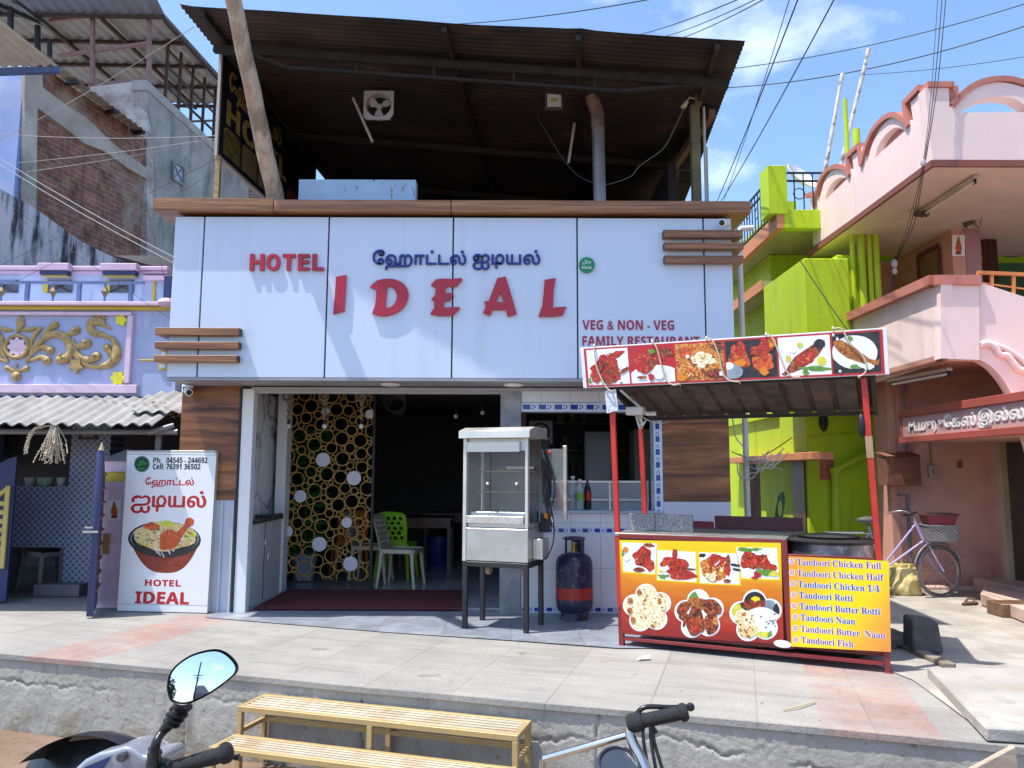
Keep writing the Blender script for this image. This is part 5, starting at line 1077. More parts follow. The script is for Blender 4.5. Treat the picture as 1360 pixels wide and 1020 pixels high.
mb = MB(); mb.tube([p + V((.06, 0, .02)), p + V((.0, 0, .04)), p + V((-.04, 0, -.02))], .008, 6); mb.tube([p + V((-.03, 0, -.01)), p + V((-.075, 0, -.075))], [.02, .028], 12); tag(mb.build('bulb_holder', mat('ivory', (.6, .55, .38), .5)), 'ivory bulb holder on the right post under the roof', 'lamp holder')
# cables draped inside
def wirep(name, pts, r_, mt, lab, group=None, k=8):
    mb = MB(); mb.tube(smooth_path([tuple(p) for p in pts], k), r_, 5); o = mb.build(name, mt); tag(o, lab, 'wire', group); return o
wirep('draped_cable', [at(909, 142, 7.68), at(895, 172, 7.8), at(880, 198, 7.9), at(850, 220, 8.), at(838, 234, 8.05), at(815, 243, 8.1), at(800, 246, 8.08)], .006, mat('grey cable', (.12, .11, .10), .6), 'grey cable draped from the right post to the flue pipe')
wirep('draped_cable', [at(718, 125, 8.1), at(715, 155, 8.1), at(727, 178, 8.1), at(752, 217, 8.1), at(772, 236, 8.1), at(798, 246, 8.07)], .006, M.setdefault('bc', mat('black cable', (.03, .028, .026), .6)), 'black cable draped from the floodlight to the flue pipe')
# exhaust fan hung from the roof
Y = 8.3; c_ = at(503, 140, Y); h = .17; fan = thing('exhaust_fan', 'square white exhaust fan hanging under the dark roof', 'fan', c_)
fm = mat('fan white', (.50, .50, .52), .45, var=.1)
oct_ = [(-h, -h * .8), (-h * .8, -h), (h * .75, -h * 1.02), (h, -h * .6), (h, h * .95), (h * .9, h), (-h * .9, h), (-h, h * .9)]
cir = [(.142 * math.cos(a * math.pi / 18), .142 * math.sin(a * math.pi / 18)) for a in range(36)]
mb = MB(); mb.geo(shape_geo([oct_, cir], .012), c_, X, Z); mb.build('frame', fm, fan, weld=True)
mb = MB(); mb.lathe(c_, [(.142, 0), (.142, .09), (.138, .09), (.138, 0)], 36, (0, 1, 0), False); mb.build('shroud', fm, fan)
for a in (.55, 2.6, 4.72):
    mb = MB(); ax = V((math.cos(a), 0, math.sin(a))); bx_ = V((-math.sin(a), 0, math.cos(a)))
    l = [c_ + ax * r_ + bx_ * w + V((0, .04 + .25 * w, 0)) for r_, w in ((.025, -.015), (.07, -.045), (.12, -.05), (.135, -.02), (.13, .025), (.09, .045), (.025, .015))]; mb.prism(l, (0, .003, 0)); mb.build('blade', fm, fan)
mb = MB(); mb.lathe(c_ + V((0, .015, 0)), [(.01, -.005), (.03, 0), (.032, .05)], 16, (0, 1, 0)); mb.build('hub', fm, fan)
mb = MB()
for dx in (-.12, .13): q = c_ + V((dx, 0, h)); mb.bar(q, q + V((0, .02, .30)), .015)
mb.build('hanger', iron, fan)
mb = MB(); mb.bar(at(443, 73, 8.2), at(529, 77, 8.2), .02); mb.bar(at(529, 77, 8.2), at(529, 104, 8.2), .02); tag(mb.build('hanger_bracket', mat('rust rod', (.22, .11, .05), .7)), 'rusty hanger rod bent down beside the exhaust fan', 'bracket')
for px0, py0, px1, py1, Y, lab in ((469, 130, 495, 189, 8.25, 'unlit tube lamp slanting down beside the exhaust fan'), (763, 164, 755, 217, 8.3, 'short unlit tube lamp hanging left of the flue pipe')):
    mb = MB(); mb.tube([at(px0, py0, Y), at(px1, py1, Y)], .016, 10); tag(mb.build('tube_lamp', mat('dusty tube', (.36, .33, .28), .5)), lab, 'lamp')
# floodlight
Y = 8.0; c_ = at(736, 131.5, Y); fl = thing('flood_light', 'square floodlight with a pale face hanging under the roof', 'floodlight', c_)
mb = MB(); mb.box(c_.x - .10, c_.x + .10, Y, Y + .05, c_.z - .115, c_.z + .115); mb.build('housing', mat('grey housing', (.09, .09, .09), .5), fl, bevel=.008)
mb = MB(); mb.box(c_.x - .075, c_.x + .075, Y - .006, Y - .001, c_.z - .09, c_.z + .06); mb.mat(1).box(c_.x - .035, c_.x + .035, Y - .009, Y - .007, c_.z - .03, c_.z + .01); mb.build('lens', [mat('lens', (.68, .70, .68), .25), mat('led', (.45, .44, .12), .4)], fl)
mb = MB(); mb.tube([c_ + V((-.11, .03, .1)), c_ + V((-.11, .04, .18)), c_ + V((.11, .04, .18)), c_ + V((.11, .03, .1))], .008, 6); mb.bar(c_ + V((0, .04, .18)), c_ + V((0, .06, .32)), .012); mb.build('bracket', iron, fl)
# flue pipe
Y = 8.05; a, b2, c_ = at(797, 264, Y), at(794, 158, Y), at(785, 133, Y); r_ = .068
flue = thing('flue_pipe', 'grey sheet metal flue pipe with a bent top on the terrace', 'flue pipe', (a.x, Y, ZB1 + .06))
fm = mat('galvanised flue', (.28, .27, .27), .5, .5, var=.3, scale=5, stain=(.12, .09, .08), slo=.5)
mb = MB(); mb.tube([V((a.x, Y, ZB1 + .06)), b2], r_, 20); mb.build('pipe', fm, flue)
mb = MB(); mb.tube([b2 + V((0, 0, -.12)), b2 + V((-.004, 0, .06)), b2 + V((-.03, -.02, .13)), c_ + V((-.02, -.08, .03))], [r_ + .004] * 4, 20, cap=False); mb.build('elbow', mat('sooty flue', (.20, .13, .11), .7, var=.4, scale=9, stain=(.30, .16, .11)), flue)
# slanting wooden pole
a, b2 = at(366, 266, 7.62), at(297, -60, 6.35); mb = MB(); n = 14
mb.tube([a.lerp(b2, i / n) + V((.012 * noise.noise(V((i * .5, 0, 0))), 0, 0)) for i in range(-1, n + 1)], [.088 - .018 * i / n + .004 * noise.noise(V((i * 1.3, 4, 0))) for i in range(-1, n + 1)], 18)
tag(mb.build('wooden_pole', mat('peeling pole', (.33, .25, .18), .85, var=.35, scale=3, stain=(.52, .44, .34), sscale=4, slo=.48, shi=.6, sstr=(2, 2, .7), bump=.4, bscale=30), smooth=60), 'weathered wooden pole slanting up past the roof edge', 'pole')
# old black side sign
so_ = rp(.07, .82, 0); P0 = V((so_.x, so_.y, 0)); SN = EX
sgn = thing('side_signboard', 'old black side signboard with gold lettering under the left roof edge', 'signboard', (so_.x + EY.x * 1.5, so_.y + EY.y * 1.5, at(290, 200, so_.y).z))
zt_, zb_ = at(293, 72, so_.y).z, at(291, 206, so_.y).z
def sp(v, z_, o=0.): return P0 + EY * v + EX * o + V((0, 0, z_))
bk = mat('sign black', (.010, .012, .02), .45, var=.3)
mb = MB(); mb.prism([sp(0, zb_), sp(3., zb_), sp(3., zt_), sp(0, zt_)], -EX * .04); mb.build('board', bk, sgn)
mb = MB(); mb.bar(sp(0, zb_ - .015, -.02), sp(3., zb_ - .015, -.02), .05, .03); mb.bar(sp(-.015, zb_ - .02, -.02), sp(-.015, zt_, -.02), .03, .05); mb.build('frame', mat('sign frame', (.45, .42, .38), .5), sgn)
FD['greenpic'] = ramp_mat('faded dish print', [(.03, .05, .01), (.14, .11, .03), (.30, .22, .08)], 9); FD['fishpic'] = ramp_mat('faded fish print', [(.16, .10, .05), (.26, .17, .08), (.10, .05, .03)], 7); FD['ricepic'] = ramp_mat('faded rice print', [(.22, .15, .05), (.30, .22, .09), (.16, .11, .03)], 7)
gold = mat('gold paint', (.36, .24, .07), .5, var=.2)
mb = MB(); H = zt_ - zb_
# faces +EX side: text runs into the depth
mb.text(bold('HOTEL'), sp(.12, zb_ + H * .36, .004), EY * 1, Z, 1.75, .25 * H, .02); mb.text('ேஹாட்டல்', sp(.15, zb_ + H * .63, .004), EY, Z, 1.5, .30 * H, .03)
mb.build('lettering', gold, sgn)
for i, m_ in enumerate(('greenpic', 'fishpic', 'ricepic', 'bread', 'char', 'fishpic')):
    mb = MB(); v0 = .08 + .46 * i
    if i == 3:
        for r_ in (.17, .09): mb.mat(0 if r_ > .1 else 1); l = [sp(v0 + .2 + r_ * math.cos(a * .2618), zb_ + .2 + r_ * math.sin(a * .2618), .004 + .002 * (r_ < .1)) for a in range(24)]; mb.add(l, [tuple(range(24))])
        mb.build('picture', [FD['grey'], FD['dark']], sgn)
    else:
        mb.add([sp(v0, zb_ + .06, .004), sp(v0 + .42, zb_ + .06, .004), sp(v0 + .42, zb_ + .34, .004), sp(v0 + .36, zb_ + .38, .004), sp(v0 + .06, zb_ + .38, .004), sp(v0, zb_ + .34, .004)], [tuple(range(6))]); mb.build('picture', FD[m_], sgn)
# ================= lilac house on the left =================
YL = 8.6
P_ = lambda x, y, Y=YL: at(x, y, Y)
lil = mat('lilac plaster', (.40, .46, .68), .8, var=.12, scale=2, bump=.15, stain=(.55, .60, .80), sscale=3.2, slo=.55, shi=.72, sstr=(2.2, 1, .45))
lil2 = mat('pale lilac plaster', (.50, .55, .72), .8, var=.12, scale=2, stain=(.30, .34, .50), sscale=3, slo=.56, sstr=(2, 1, .5))
pink = mat('pink paint', (.74, .56, .67), .65, var=.08, scale=3, stain=(.6, .42, .52), slo=.6); pinkd = mat('pink moulding', (.62, .42, .54), .65, var=.1)
yel = mat('yellow paint', (.62, .46, .05), .6, var=.1); ywh = mat('lemon paint', (.80, .74, .04), .6, var=.05); bluep = mat('blue paint', (.022, .03, .11), .5, var=.15)
house = thing('lilac_house', 'lilac plastered house with a gold swan relief and pink mouldings', 'house', (-6.5, 11, 0))
xr = P_(236, 450).x; xl = -11.
zA, zB_, zC = P_(0, 527).z, P_(100, 410).z, P_(100, 402).z
mb = MB(); mb.box(xl, xr, YL, YL + .18, zA - .02, zB_); mb.build('front_wall', lil, house)
def hb(name, m_, x0, y0, x1, y1, d, Y=YL, par=None, bev=.004):
    ym = (y0 + y1) / 2; a, b2 = P_(x0, ym, Y - d), P_(x1, ym, Y - d); mb = MB(); mb.box(a.x, b2.x, Y - d, Y - .001, P_(x1, y1, Y - d).z, P_(x0, y0, Y - d).z); return mb.build(name, m_, par or house, bevel=bev)
hb('frame_moulding', pink, -400, 509, 181, 522, .05); hb('frame_moulding', pink, -400, 412.5, 174, 418.5, .05); hb('frame_moulding', pink, 166.5, 419, 173.5, 508.6, .05)
hb('yellow_band', yel, -400, 405, 236, 412, .035); hb('coping', pink, -400, 398.5, 236, 405, .10)
mb = MB(); mb.box(xl, xr, YL - .08, YL + .9, zC - .02, zC - .002); mb.build('balcony_floor', lil2, house)
hb('wall_base_trim', bluep, -400, 524, 236, 528, .03)
# corner flowers
def fl_(cx, cy, r_, petals, m_, name, d, quarter=None):
    out = []
    for i in range(80):
        a = 2 * math.pi * i / 80; k = .72 + .28 * abs(math.cos(petals * a / 2)); out.append((cx + r_ * k * math.cos(a), cy + r_ * k * math.sin(a)))
    if quarter: out = [(min(166, x), max(419.5, min(508, y))) for x, y in out]
    return letter([out], YL - d, d - .002, m_, name, house)
fl_(160.5, 425, 7.5, 5, ywh, 'corner_flower', .03); fl_(156, 502, 9.5, 6, ywh, 'corner_flower', .03)
# yellow motif by the restaurant
hb('yellow_motif', yel, 183, 477, 208, 479, .02); hb('yellow_motif', yel, 211, 465, 222, 491, .02); hb('motif_field', lil, 213.5, 467.5, 219.5, 476, .028); hb('motif_field', lil, 213.5, 480, 219.5, 489, .028)
# gold relief
gold2 = mat('ochre relief', (.46, .32, .12), .6, var=.22, scale=18, stain=(.20, .14, .07), sscale=14, slo=.52, shi=.72, bump=.15, bscale=40)
k4 = 7.158
class Orn:
    def __init__(s): s.mb = MB()
    def st(s, pts, n=6, flat=.62, dep=0.):
        q = smooth_path([tuple(p) for p in pts], n)
        l = [at(x / k4, 405 + y / k4, YL - .012 - dep) for x, y, r_ in q]; rr = [r_ / k4 * YL / F for x, y, r_ in q]
        s.mb.tube(l, rr, 10, flat, (0, 1, 0))
        for e in (0, -1): s.mb.ball(l[e], rr[e], (1, flat, 1), 10)
    def ball(s, x, y, r_, sx=1, sz=1, d=.0): s.mb.ball(at(x / k4, 405 + y / k4, YL - .012 - d), r_ / k4 * YL / F, (sx, .7, sz), 14)
def mir(pts): return [(320 - p[0],) + tuple(p[1:]) for p in pts]
main = [[(250, 535, 14), (290, 470, 20), (340, 390, 28), (420, 315, 34), (520, 275, 36), (605, 300, 40), (660, 370, 42), (670, 450, 42), (630, 510, 44), (570, 520, 44)],
        [(395, 305, 14), (440, 260, 20), (485, 215, 30), (525, 190, 38)], [(560, 272, 10), (630, 278, 16), (690, 262, 30), (725, 240, 42)], [(640, 312, 12), (695, 362, 20), (755, 395, 30), (825, 365, 48)],
        [(690, 345, 16), (715, 430, 22), (775, 500, 30), (850, 520, 34), (918, 490, 46)], [(690, 330, 12), (700, 440, 20), (760, 525, 22), (850, 580, 22), (950, 585, 26), (1040, 560, 38), (1100, 500, 48), (1108, 425, 44), (1085, 345, 28), (1030, 305, 22), (955, 272, 26)],
        [(945, 278, 28), (890, 262, 38), (855, 215, 38), (868, 170, 40), (915, 152, 44), (965, 165, 38), (985, 190, 24)], [(985, 195, 20), (1030, 214, 13), (1060, 226, 6)], [(925, 108, 12), (960, 102, 16), (1000, 130, 12)],
        [(1060, 470, 30), (1040, 440, 30), (1015, 402, 38)]]
side = [[(250, 545, 12), (330, 515, 18), (400, 495, 26), (450, 530, 42)], [(270, 520, 12), (330, 440, 18), (410, 400, 26), (480, 430, 42)], [(215, 238, 14), (270, 232, 26), (345, 216, 10)], [(300, 330, 22), (330, 280, 24), (380, 225, 22)], [(295, 420, 20), (300, 340, 16)],
        [(160, 620, 10), (200, 622, 16), (250, 605, 30)]]
og = Orn()
for p in main: og.st(p)
for p in main[:1]: og.st(mir(p))
for p in side: og.st(p); og.st(mir(p))
og.st([(195, 110, 14), (195, 140, 38), (195, 185, 42), (190, 215, 26)]); og.ball(168, 240, 26); og.ball(155, 680, 48); og.ball(155, 575, 18)
for x, y, r_ in ((570, 475, 18), (530, 175, 14), (700, 232, 14), (800, 350, 18), (890, 480, 18), (462, 432, 16), (435, 530, 16), (1015, 402, 14), (62, 600, 14), (250, 600, 14)): og.ball(x, y, r_, d=.045)
st_ = []
for i in range(10): a = i * math.pi / 5 + math.pi / 2; r_ = 78 if i % 2 == 0 else 46; st_.append((715 + r_ * math.cos(a), 575 + r_ * math.sin(a)))
og.mb.prism([at(x / k4, 405 + y / k4, YL - .04) for x, y in st_], (0, .038, 0))
c_ = at(160 / k4, 405 + 395 / k4, YL - .015); kk = YL / F / k4
og.mb.ring(c_, 108 * kk, 20 * kk, X, Z, 36, 8); og.mb.build('swan_relief', gold2, house, smooth=60)
mb = MB(); mb.disc(c_ + V((0, .004, 0)), 100 * kk, X, Z, V((0, .01, 0)), 32); mb.build('medallion', bluep, house)
fl_(160 / k4, 405 + 398 / k4, 92 / k4, 8, pink, 'medallion_flower', .028)
# railing of the balcony
mb = MB(); zt2, zb2 = P_(100, 374).z, zC
mb.box(xl, P_(192, 374).x, YL - .03, YL + .01, zt2 - .03, zt2)
x = -4.35; i = 0
while x > xl:
    if i % 2 == 0: mb.box(x - .02, x + .02, YL - .03, YL + .01, zb2, zt2 - .03)
    else: mb.box(x - .008, x + .008, YL - .018, YL - .002, zb2, zt2 - .03)
    x -= .295; i += 1
mb.build('railing', mat('blue grey rail', (.13, .19, .38), .5, var=.2), house)
x = -4.35 - .295; bzk = mat('bronze knob', (.22, .18, .12), .5, .3)
while x > -7.2:
    c_ = V((x, YL - .01, (zb2 + zt2) / 2)); mb = MB(); mb.lathe(c_ - V((0, 0, .07)), [(.005, 0), (.045, .07), (.005, .14)], 8); x -= .59; mb.build('railing_knob', bzk, house)
# upper wall behind the balcony
YU = 9.4
mb = MB(); zu0, zu1 = zC, at(60, 356, YU).z; mb.box(xl, at(222, 380, YU).x, YU, YU + .2, zu0, zu1); mb.build('upper_wall', lil2, house)
for x0, x1 in ((-20, 24), (66, 96), (148, 178)):
    a, b2 = at(x0, 373, YU), at(x1, 389, YU); mb = MB(); mb.box(a.x, b2.x, YU - .02, YU - .001, b2.z, a.z); w_ = mb.build('window', mat('dark jali', (.10, .11, .14), .5, var=.3, scale=20), house)
    mb = MB(); mb.box(a.x - .06, a.x, YU - .03, YU - .001, b2.z, a.z); mb.build('frame', yel, w_)
    mb = MB(); mb.bar((a.x, YU - .03, b2.z), (b2.x, YU - .03, a.z), .012); mb.bar((a.x, YU - .03, a.z), (b2.x, YU - .03, b2.z), .012); mb.build('grille', iron, w_)
hb('corner_post', yel, 202, 370, 206, 402, .02, YU); hb('corner_post', bluep, 217, 366, 227, 404, .10, YU)
zc0, zc1 = at(60, 369, YU).z, at(60, 355, YU).z
a0 = at(-300, 360, YU).x; a1 = at(226, 360, YU).x
mb = MB(); mb.box(a0, a1, YU - .08, YU + .25, zc1 - .05, zc1 + .0); mb.box(a0, a1, YU - .05, YU + .2, zc1 - .09, zc1 - .052); mb.build('cornice', pinkd, house, bevel=.01)
for x0, x1 in ((-80, -40), (60, 101), (142, 190)):
    a, b2 = at(x0, 360, YU), at(x1, 360, YU); mb = MB(); mb.box(a.x, b2.x, YU - .17, YU - .081, zc1 - .075, zc1 + .012); mb.build('cornice_block', pinkd, house, bevel=.008)
    mb = MB(); mb.box(a.x + .02, b2.x - .02, YU - .15, YU - .052, zc1 - .125, zc1 - .077); mb.mat(1).box(a.x + .03, b2.x - .03, YU - .14, YU - .052, zc1 - .145, zc1 - .127); mb.build('corbel', [bluep, yel], house, bevel=.006)
mb = MB(); a, b2 = at(192, 368, YU), at(226, 374, YU); mb.box(a.x, b2.x, YU - .08, YU - .001, b2.z, a.z); mb.build('corner_moulding', pinkd, house)
mb = MB(); c_ = P_(221, 402, YL - .1); mb.ball(c_, .07, (1.4, 1, .8), 12); mb.build('corner_knob', pinkd, house)
# ground floor in the shade
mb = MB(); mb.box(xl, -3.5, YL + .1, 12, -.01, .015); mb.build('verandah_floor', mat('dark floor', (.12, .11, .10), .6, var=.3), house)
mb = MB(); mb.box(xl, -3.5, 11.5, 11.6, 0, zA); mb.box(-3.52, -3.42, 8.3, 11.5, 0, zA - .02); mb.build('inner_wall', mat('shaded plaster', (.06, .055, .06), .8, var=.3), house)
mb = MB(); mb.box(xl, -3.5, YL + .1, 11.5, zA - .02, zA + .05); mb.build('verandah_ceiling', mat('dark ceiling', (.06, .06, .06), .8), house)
# patterned tiles
m, nt, b = newmat('patterned tiles'); t_ = _n(nt, 'TexCoord'); s_ = _n(nt, 'SeparateXYZ'); cb = _n(nt, 'CombineXYZ'); nt.links.new(t_.outputs['Object'], s_.inputs[0]); nt.links.new(s_.outputs[0], cb.inputs[0]); nt.links.new(s_.outputs[2], cb.inputs[1])
vo = _n(nt, 'TexVoronoi', Scale=19., Randomness=0.); mp_ = _n(nt, 'Mapping'); mp_.inputs['Rotation'].default_value = (0, 0, rad(45)); nt.links.new(cb.outputs[0], mp_.inputs[0]); nt.links.new(mp_.outputs[0], vo.inputs['Vector'])
r_ = _n(nt, 'ValToRGB'); r_.color_ramp.elements[0].position = .3; r_.color_ramp.elements[1].position = .42; r_.color_ramp.elements[0].color = rgba((.07, .09, .17)); r_.color_ramp.elements[1].color = rgba((.24, .27, .36))
nt.links.new(vo.outputs['Distance'], r_.inputs[0]); nt.links.new(r_.outputs[0], b.inputs['Base Color']); b.inputs['Roughness'].default_value = .35; ptile = m
a, b2 = at(96, 570, 9.0), at(134, 790, 9.0); mb = MB(); mb.box(a.x, b2.x, 9.0, 9.3, 0.016, zA - .03); pil = mb.build('pillar', ptile, house)
p, q = at(106, 574, 9.0), at(130, 584, 9.0); mb = MB(); mb.box(p.x, q.x, 8.985, 8.999, q.z, p.z); mb.mat(1).box(p.x + .04, q.x - .04, 8.98, 8.986, q.z + .03, p.z - .03); mb.build('plaque', [blackm, mat('plaque', (.16, .16, .18), .5)], pil)
a, b2 = at(14, 646, 9.02), at(95, 727, 9.02); mb = MB(); mb.box(a.x - .6, P_(96, 650, 9.02).x - .001, 9.02, 9.25, b2.z, a.z); mb.mat(1).box(a.x - .6, a.x + .05, 9.03, 9.24, .016, b2.z - .001); mb.mat(1).box(at(78, 760, 9.03).x, P_(96, 650, 9.03).x - .002, 9.03, 9.24, .016, b2.z - .001); mb.build('parapet', [ptile, M['inner'] if 'inner' in M else mat('dark plinth', (.10, .10, .10), .8, var=.3)], house)
for px, w_, c_ in ((40, 14, (.30, .32, .34)), (60, 22, (.20, .30, .22)), (81, 12, (.33, .34, .36))):
    p = at(px, 645, 9.12); rr = w_ / 2 * 9.1 / F; mb = MB(); mb.lathe((p.x, 9.12, at(50, 646, 9.02).z + .002), [(rr * .7, 0), (rr, .09), (rr * 1.05, .10), (rr * .9, .10), (rr * .6, .02)], 16)
    tag(mb.build('bowl', mat('bowl %d' % px, c_, .4)), {40: 'small grey pot on the left of the tiled ledge', 60: 'wide greenish pot in the middle of the tiled ledge', 81: 'small pale pot beside the tiled pillar'}[px], 'pot')
# plinth steps under the pillar
a, b2 = at(60, 765, 9.0), at(118, 782, 9.0); mb = MB(); mb.box(a.x, b2.x, 8.8, 8.99, .016, .14); mb.build('step', mat('step', (.16, .15, .15), .8, var=.2), house)
# ---- corrugated cement awning ----
aw = thing('sheet_awning', 'grey corrugated cement sheet awning over the lilac house front', 'awning', (-6, 8.1, at(100, 567, 7.7).z))
zf_, zb3 = at(100, 565, 7.7).z, at(100, 527, YL).z
cem = mat('cement sheet', (.29, .28, .265), .9, var=.22, scale=4, stain=(.22, .21, .19), sscale=3, slo=.5, bump=.3, bscale=60)
def awn(x0, x1, y0, y1, dz, tilt=0.):
    mb = MB(); n = int((x1 - x0) / .14 * 8)
    for o_ in (0, .012):
        mb.grid(lambda a, b2: V((x0 + (x1 - x0) * a + tilt * b2, y0 + (y1 - y0) * b2, zf_ + (zb3 - zf_) * (y0 + (y1 - y0) * b2 - 7.7) / (YL - 7.7) + dz + o_ + .016 * math.sin(2 * math.pi * (x0 + (x1 - x0) * a) / .142) + .01 * noise.noise(V((a * 9, b2 * 3, 2))))), n, 8)
    return mb.build('sheet', cem, aw, smooth=60)
x9 = at(202, 560, 7.7).x
awn(-9.5, -6.0, 7.68, YL + .02, -.006); awn(-6.1, x9, 7.7, YL + .02, 0); awn(x9 - .35, at(238, 550, 7.9).x, 7.95, YL + .02, .045)
mb = MB(); mb.tube([(-9, 7.95, zf_ - .05), (-3.45, 7.95, zf_ - .05)], .03, 10); mb.tube([at(196, 575, 7.85), at(231, 565, 7.95)], .028, 12); p = at(211, 568, 8.1); mb.box(p.x - .03, p.x + .03, 8.1, 8.15, .02, p.z); mb.build('awning_pipe', mat('grey pipe', (.20, .20, .20), .5, .3), aw)
mb = MB(); random.seed(31)
for i in range(34): p = at(random.uniform(196, 236), random.uniform(536, 556), 8.25); mb.prism([p, p + V((.05 * random.random() + .02, .01, random.uniform(-.02, .03))), p + V((.03, .0, .03))], (0, .03, 0))
struct(mb.build('awning_debris', mat('dry leaves', (.40, .24, .12), .9, var=.5, scale=30)), 'stuff')
# dried palm strands under the awning
mb = MB(); random.seed(12); c_ = at(72, 568, 7.72)
for i in range(70):
    sx_ = random.gauss(0, .05); L_ = random.uniform(.15, .36) * (1 if i % 4 else .9); pts = [c_ + V((sx_ * .3, 0, .02))]
    if i % 4 == 0: pts += [c_ + V((-.12 - .03 * random.random(), 0, .0 + .02 * random.random())), c_ + V((-.24 + .03 * random.random(), 0, -.05)), c_ + V((-.28 + .03 * random.random(), 0, -.12 - L_ * .45))]
    else: pts += [c_ + V((sx_, random.gauss(0, .02), -L_ * .5)), c_ + V((sx_ * 1.5, random.gauss(0, .03), -L_))]
    q = smooth_path([tuple(p) for p in pts], 6); mb.tube(q, .004, 4)
    for p in q[6:]: mb.ball(V(p) + V((random.gauss(0, .006), random.gauss(0, .006), 0)), .008, n=4)
tag(mb.build('dried_palm_flower', mat('straw', (.52, .44, .32), .9, var=.3, scale=40)), 'dried straw coloured palm flower hanging under the awning edge', 'dried plant')
# chair in the shade
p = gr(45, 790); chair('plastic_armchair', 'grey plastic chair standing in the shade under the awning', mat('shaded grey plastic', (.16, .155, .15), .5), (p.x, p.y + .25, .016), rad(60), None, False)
# gates and the pink gate pillar
gy = 8.35; g = thing('blue_gate', 'blue gate leaf with yellow bars at the far left', 'gate', at(0, 790, gy))
a, b2 = at(-160, 606, gy), at(15, 700, gy); zt3 = a.z
prof = [(a.x, zt3 - .45), (b2.x, b2.z + .02), (b2.x, zt3 + .02), (b2.x - .08, zt3 + .0), (b2.x - .35, zt3 - .12), (b2.x - .7, zt3 - .2), (a.x, zt3 - .2)]
mb = MB(); mb.prism([V((a.x, gy, .03)), V((b2.x, gy, .03)), V((b2.x, gy, zt3)), V((b2.x - .06, gy, zt3 - .01)), V((b2.x - .2, gy, zt3 - .08)), V((a.x, gy, zt3 - .25))], (0, .03, 0)); mb.build('leaf', bluep, g)
mb = MB(); xa, xb = a.x, b2.x - .03; ztop = at(10, 645, gy).z; zbt = at(10, 755, gy).z
mb.box(xb - .05, xb, gy - .03, gy - .002, zbt, ztop); n = 8
for i in range(n): z_ = zbt + .03 + (ztop - .22 - zbt) * i / (n - 1); mb.box(xa, xb - .051, gy - .028, gy - .004, z_ - .025, z_ + .025)
mb.tube([V((xb - .02 - .3 * (1 - math.cos(t_ * .2)), gy - .015, ztop - .02 - .28 * math.sin(t_ * .2) * 0 - .25 * (1 - math.cos(t_ * .2)))) for t_ in range(8)], .025, 8)
mb.build('bar', mat('yellow bars', (.58, .43, .12), .5, var=.1), g, bevel=.004)
gp_ = gr(119, 822); gp2 = at(125, 598, gp_.y); g = thing('blue_gate', 'narrow dark blue gate leaf seen edge on beside the light box sign', 'gate', gp_)
dv_ = (V((gr(131, 795).x, gr(131, 795).y, 0)) - V((gp_.x, gp_.y, 0))).normalized(); zt4 = gp2.z
mb = MB(); q = V((gp_.x, gp_.y, 0)); mb.prism([q + V((-.035, 0, .02)), q + V((.035, 0, .02)), q + V((.035, 0, zt4)), q + V((-.035, 0, zt4))], dv_ * .05); mb.build('stile', bluep, g, bevel=.004)
mb = MB(); mb.prism([q + dv_ * .051 + V((0, 0, .05)), q + dv_ * .62 + V((0, 0, .05)), q + dv_ * .62 + V((0, 0, zt4 - .30)), q + dv_ * .3 + V((0, 0, zt4 - .12)), q + dv_ * .051 + V((0, 0, zt4 - .04))], V((.03, 0, 0))); mb.mat(1)
for i in range(9): z_ = .25 + i * .14; mb.bar(q + dv_ * .06 + V((.04, 0, z_)), q + dv_ * .6 + V((.04, 0, z_ - .0)), .02)
mb.build('leaf', [mat('rusty blue sheet', (.10, .09, .16), .6, var=.4, scale=8, stain=(.22, .10, .06), slo=.5), mat('rust bar', (.25, .13, .08), .7)], g)
mb = MB(); mb.lathe(q + V((0, .02, zt4)), [(.03, 0), (.02, .03), (.004, .08)], 10); mb.build('finial', mat('finial', (.4, .33, .2), .5), g)
mb = MB(); mb.bar(q + V((-.12, 0, .82)), q + V((.03, 0, .82)), .02); mb.bar(q + V((-.1, 0, .86)), q + V((-.02, 0, .86)), .015); mb.build('latch', steel, g)
a, b2 = at(134, 640, 8.15), at(172, 800, 8.15); ztp = at(150, 612, 8.15).z
gpil = thing('gate_pillar', 'pink gate pillar with a yellow band and a small picture tile', 'gate pillar', ((a.x + b2.x) / 2, 8.35, 0))
zy0, zy1 = at(150, 640, 8.15).z, at(150, 627, 8.15).z
mb = MB(); mb.box(a.x, b2.x, 8.15, 8.5, 0, zy0); mb.box(a.x, b2.x, 8.15, 8.5, zy1 + .001, ztp); mb.build('shaft', pink, gpil, bevel=.006)
mb = MB(); mb.box(a.x + .03, b2.x, 8.18, 8.48, zy0 + .001, zy1); mb.build('yellow_band', yel, gpil)
mb = MB(); mb.add([(a.x - .03, 8.12, ztp + .001), (b2.x + .03, 8.12, ztp + .001), (b2.x + .03, 8.53, ztp + .001), (a.x - .03, 8.53, ztp + .001), ((a.x + b2.x) / 2, 8.3, ztp + .13)], [(3, 2, 1, 0), (0, 1, 4), (1, 2, 4), (2, 3, 4), (3, 0, 4)]); mb.build('pillar_cap', mat('grey cap', (.3, .3, .32), .8), gpil)
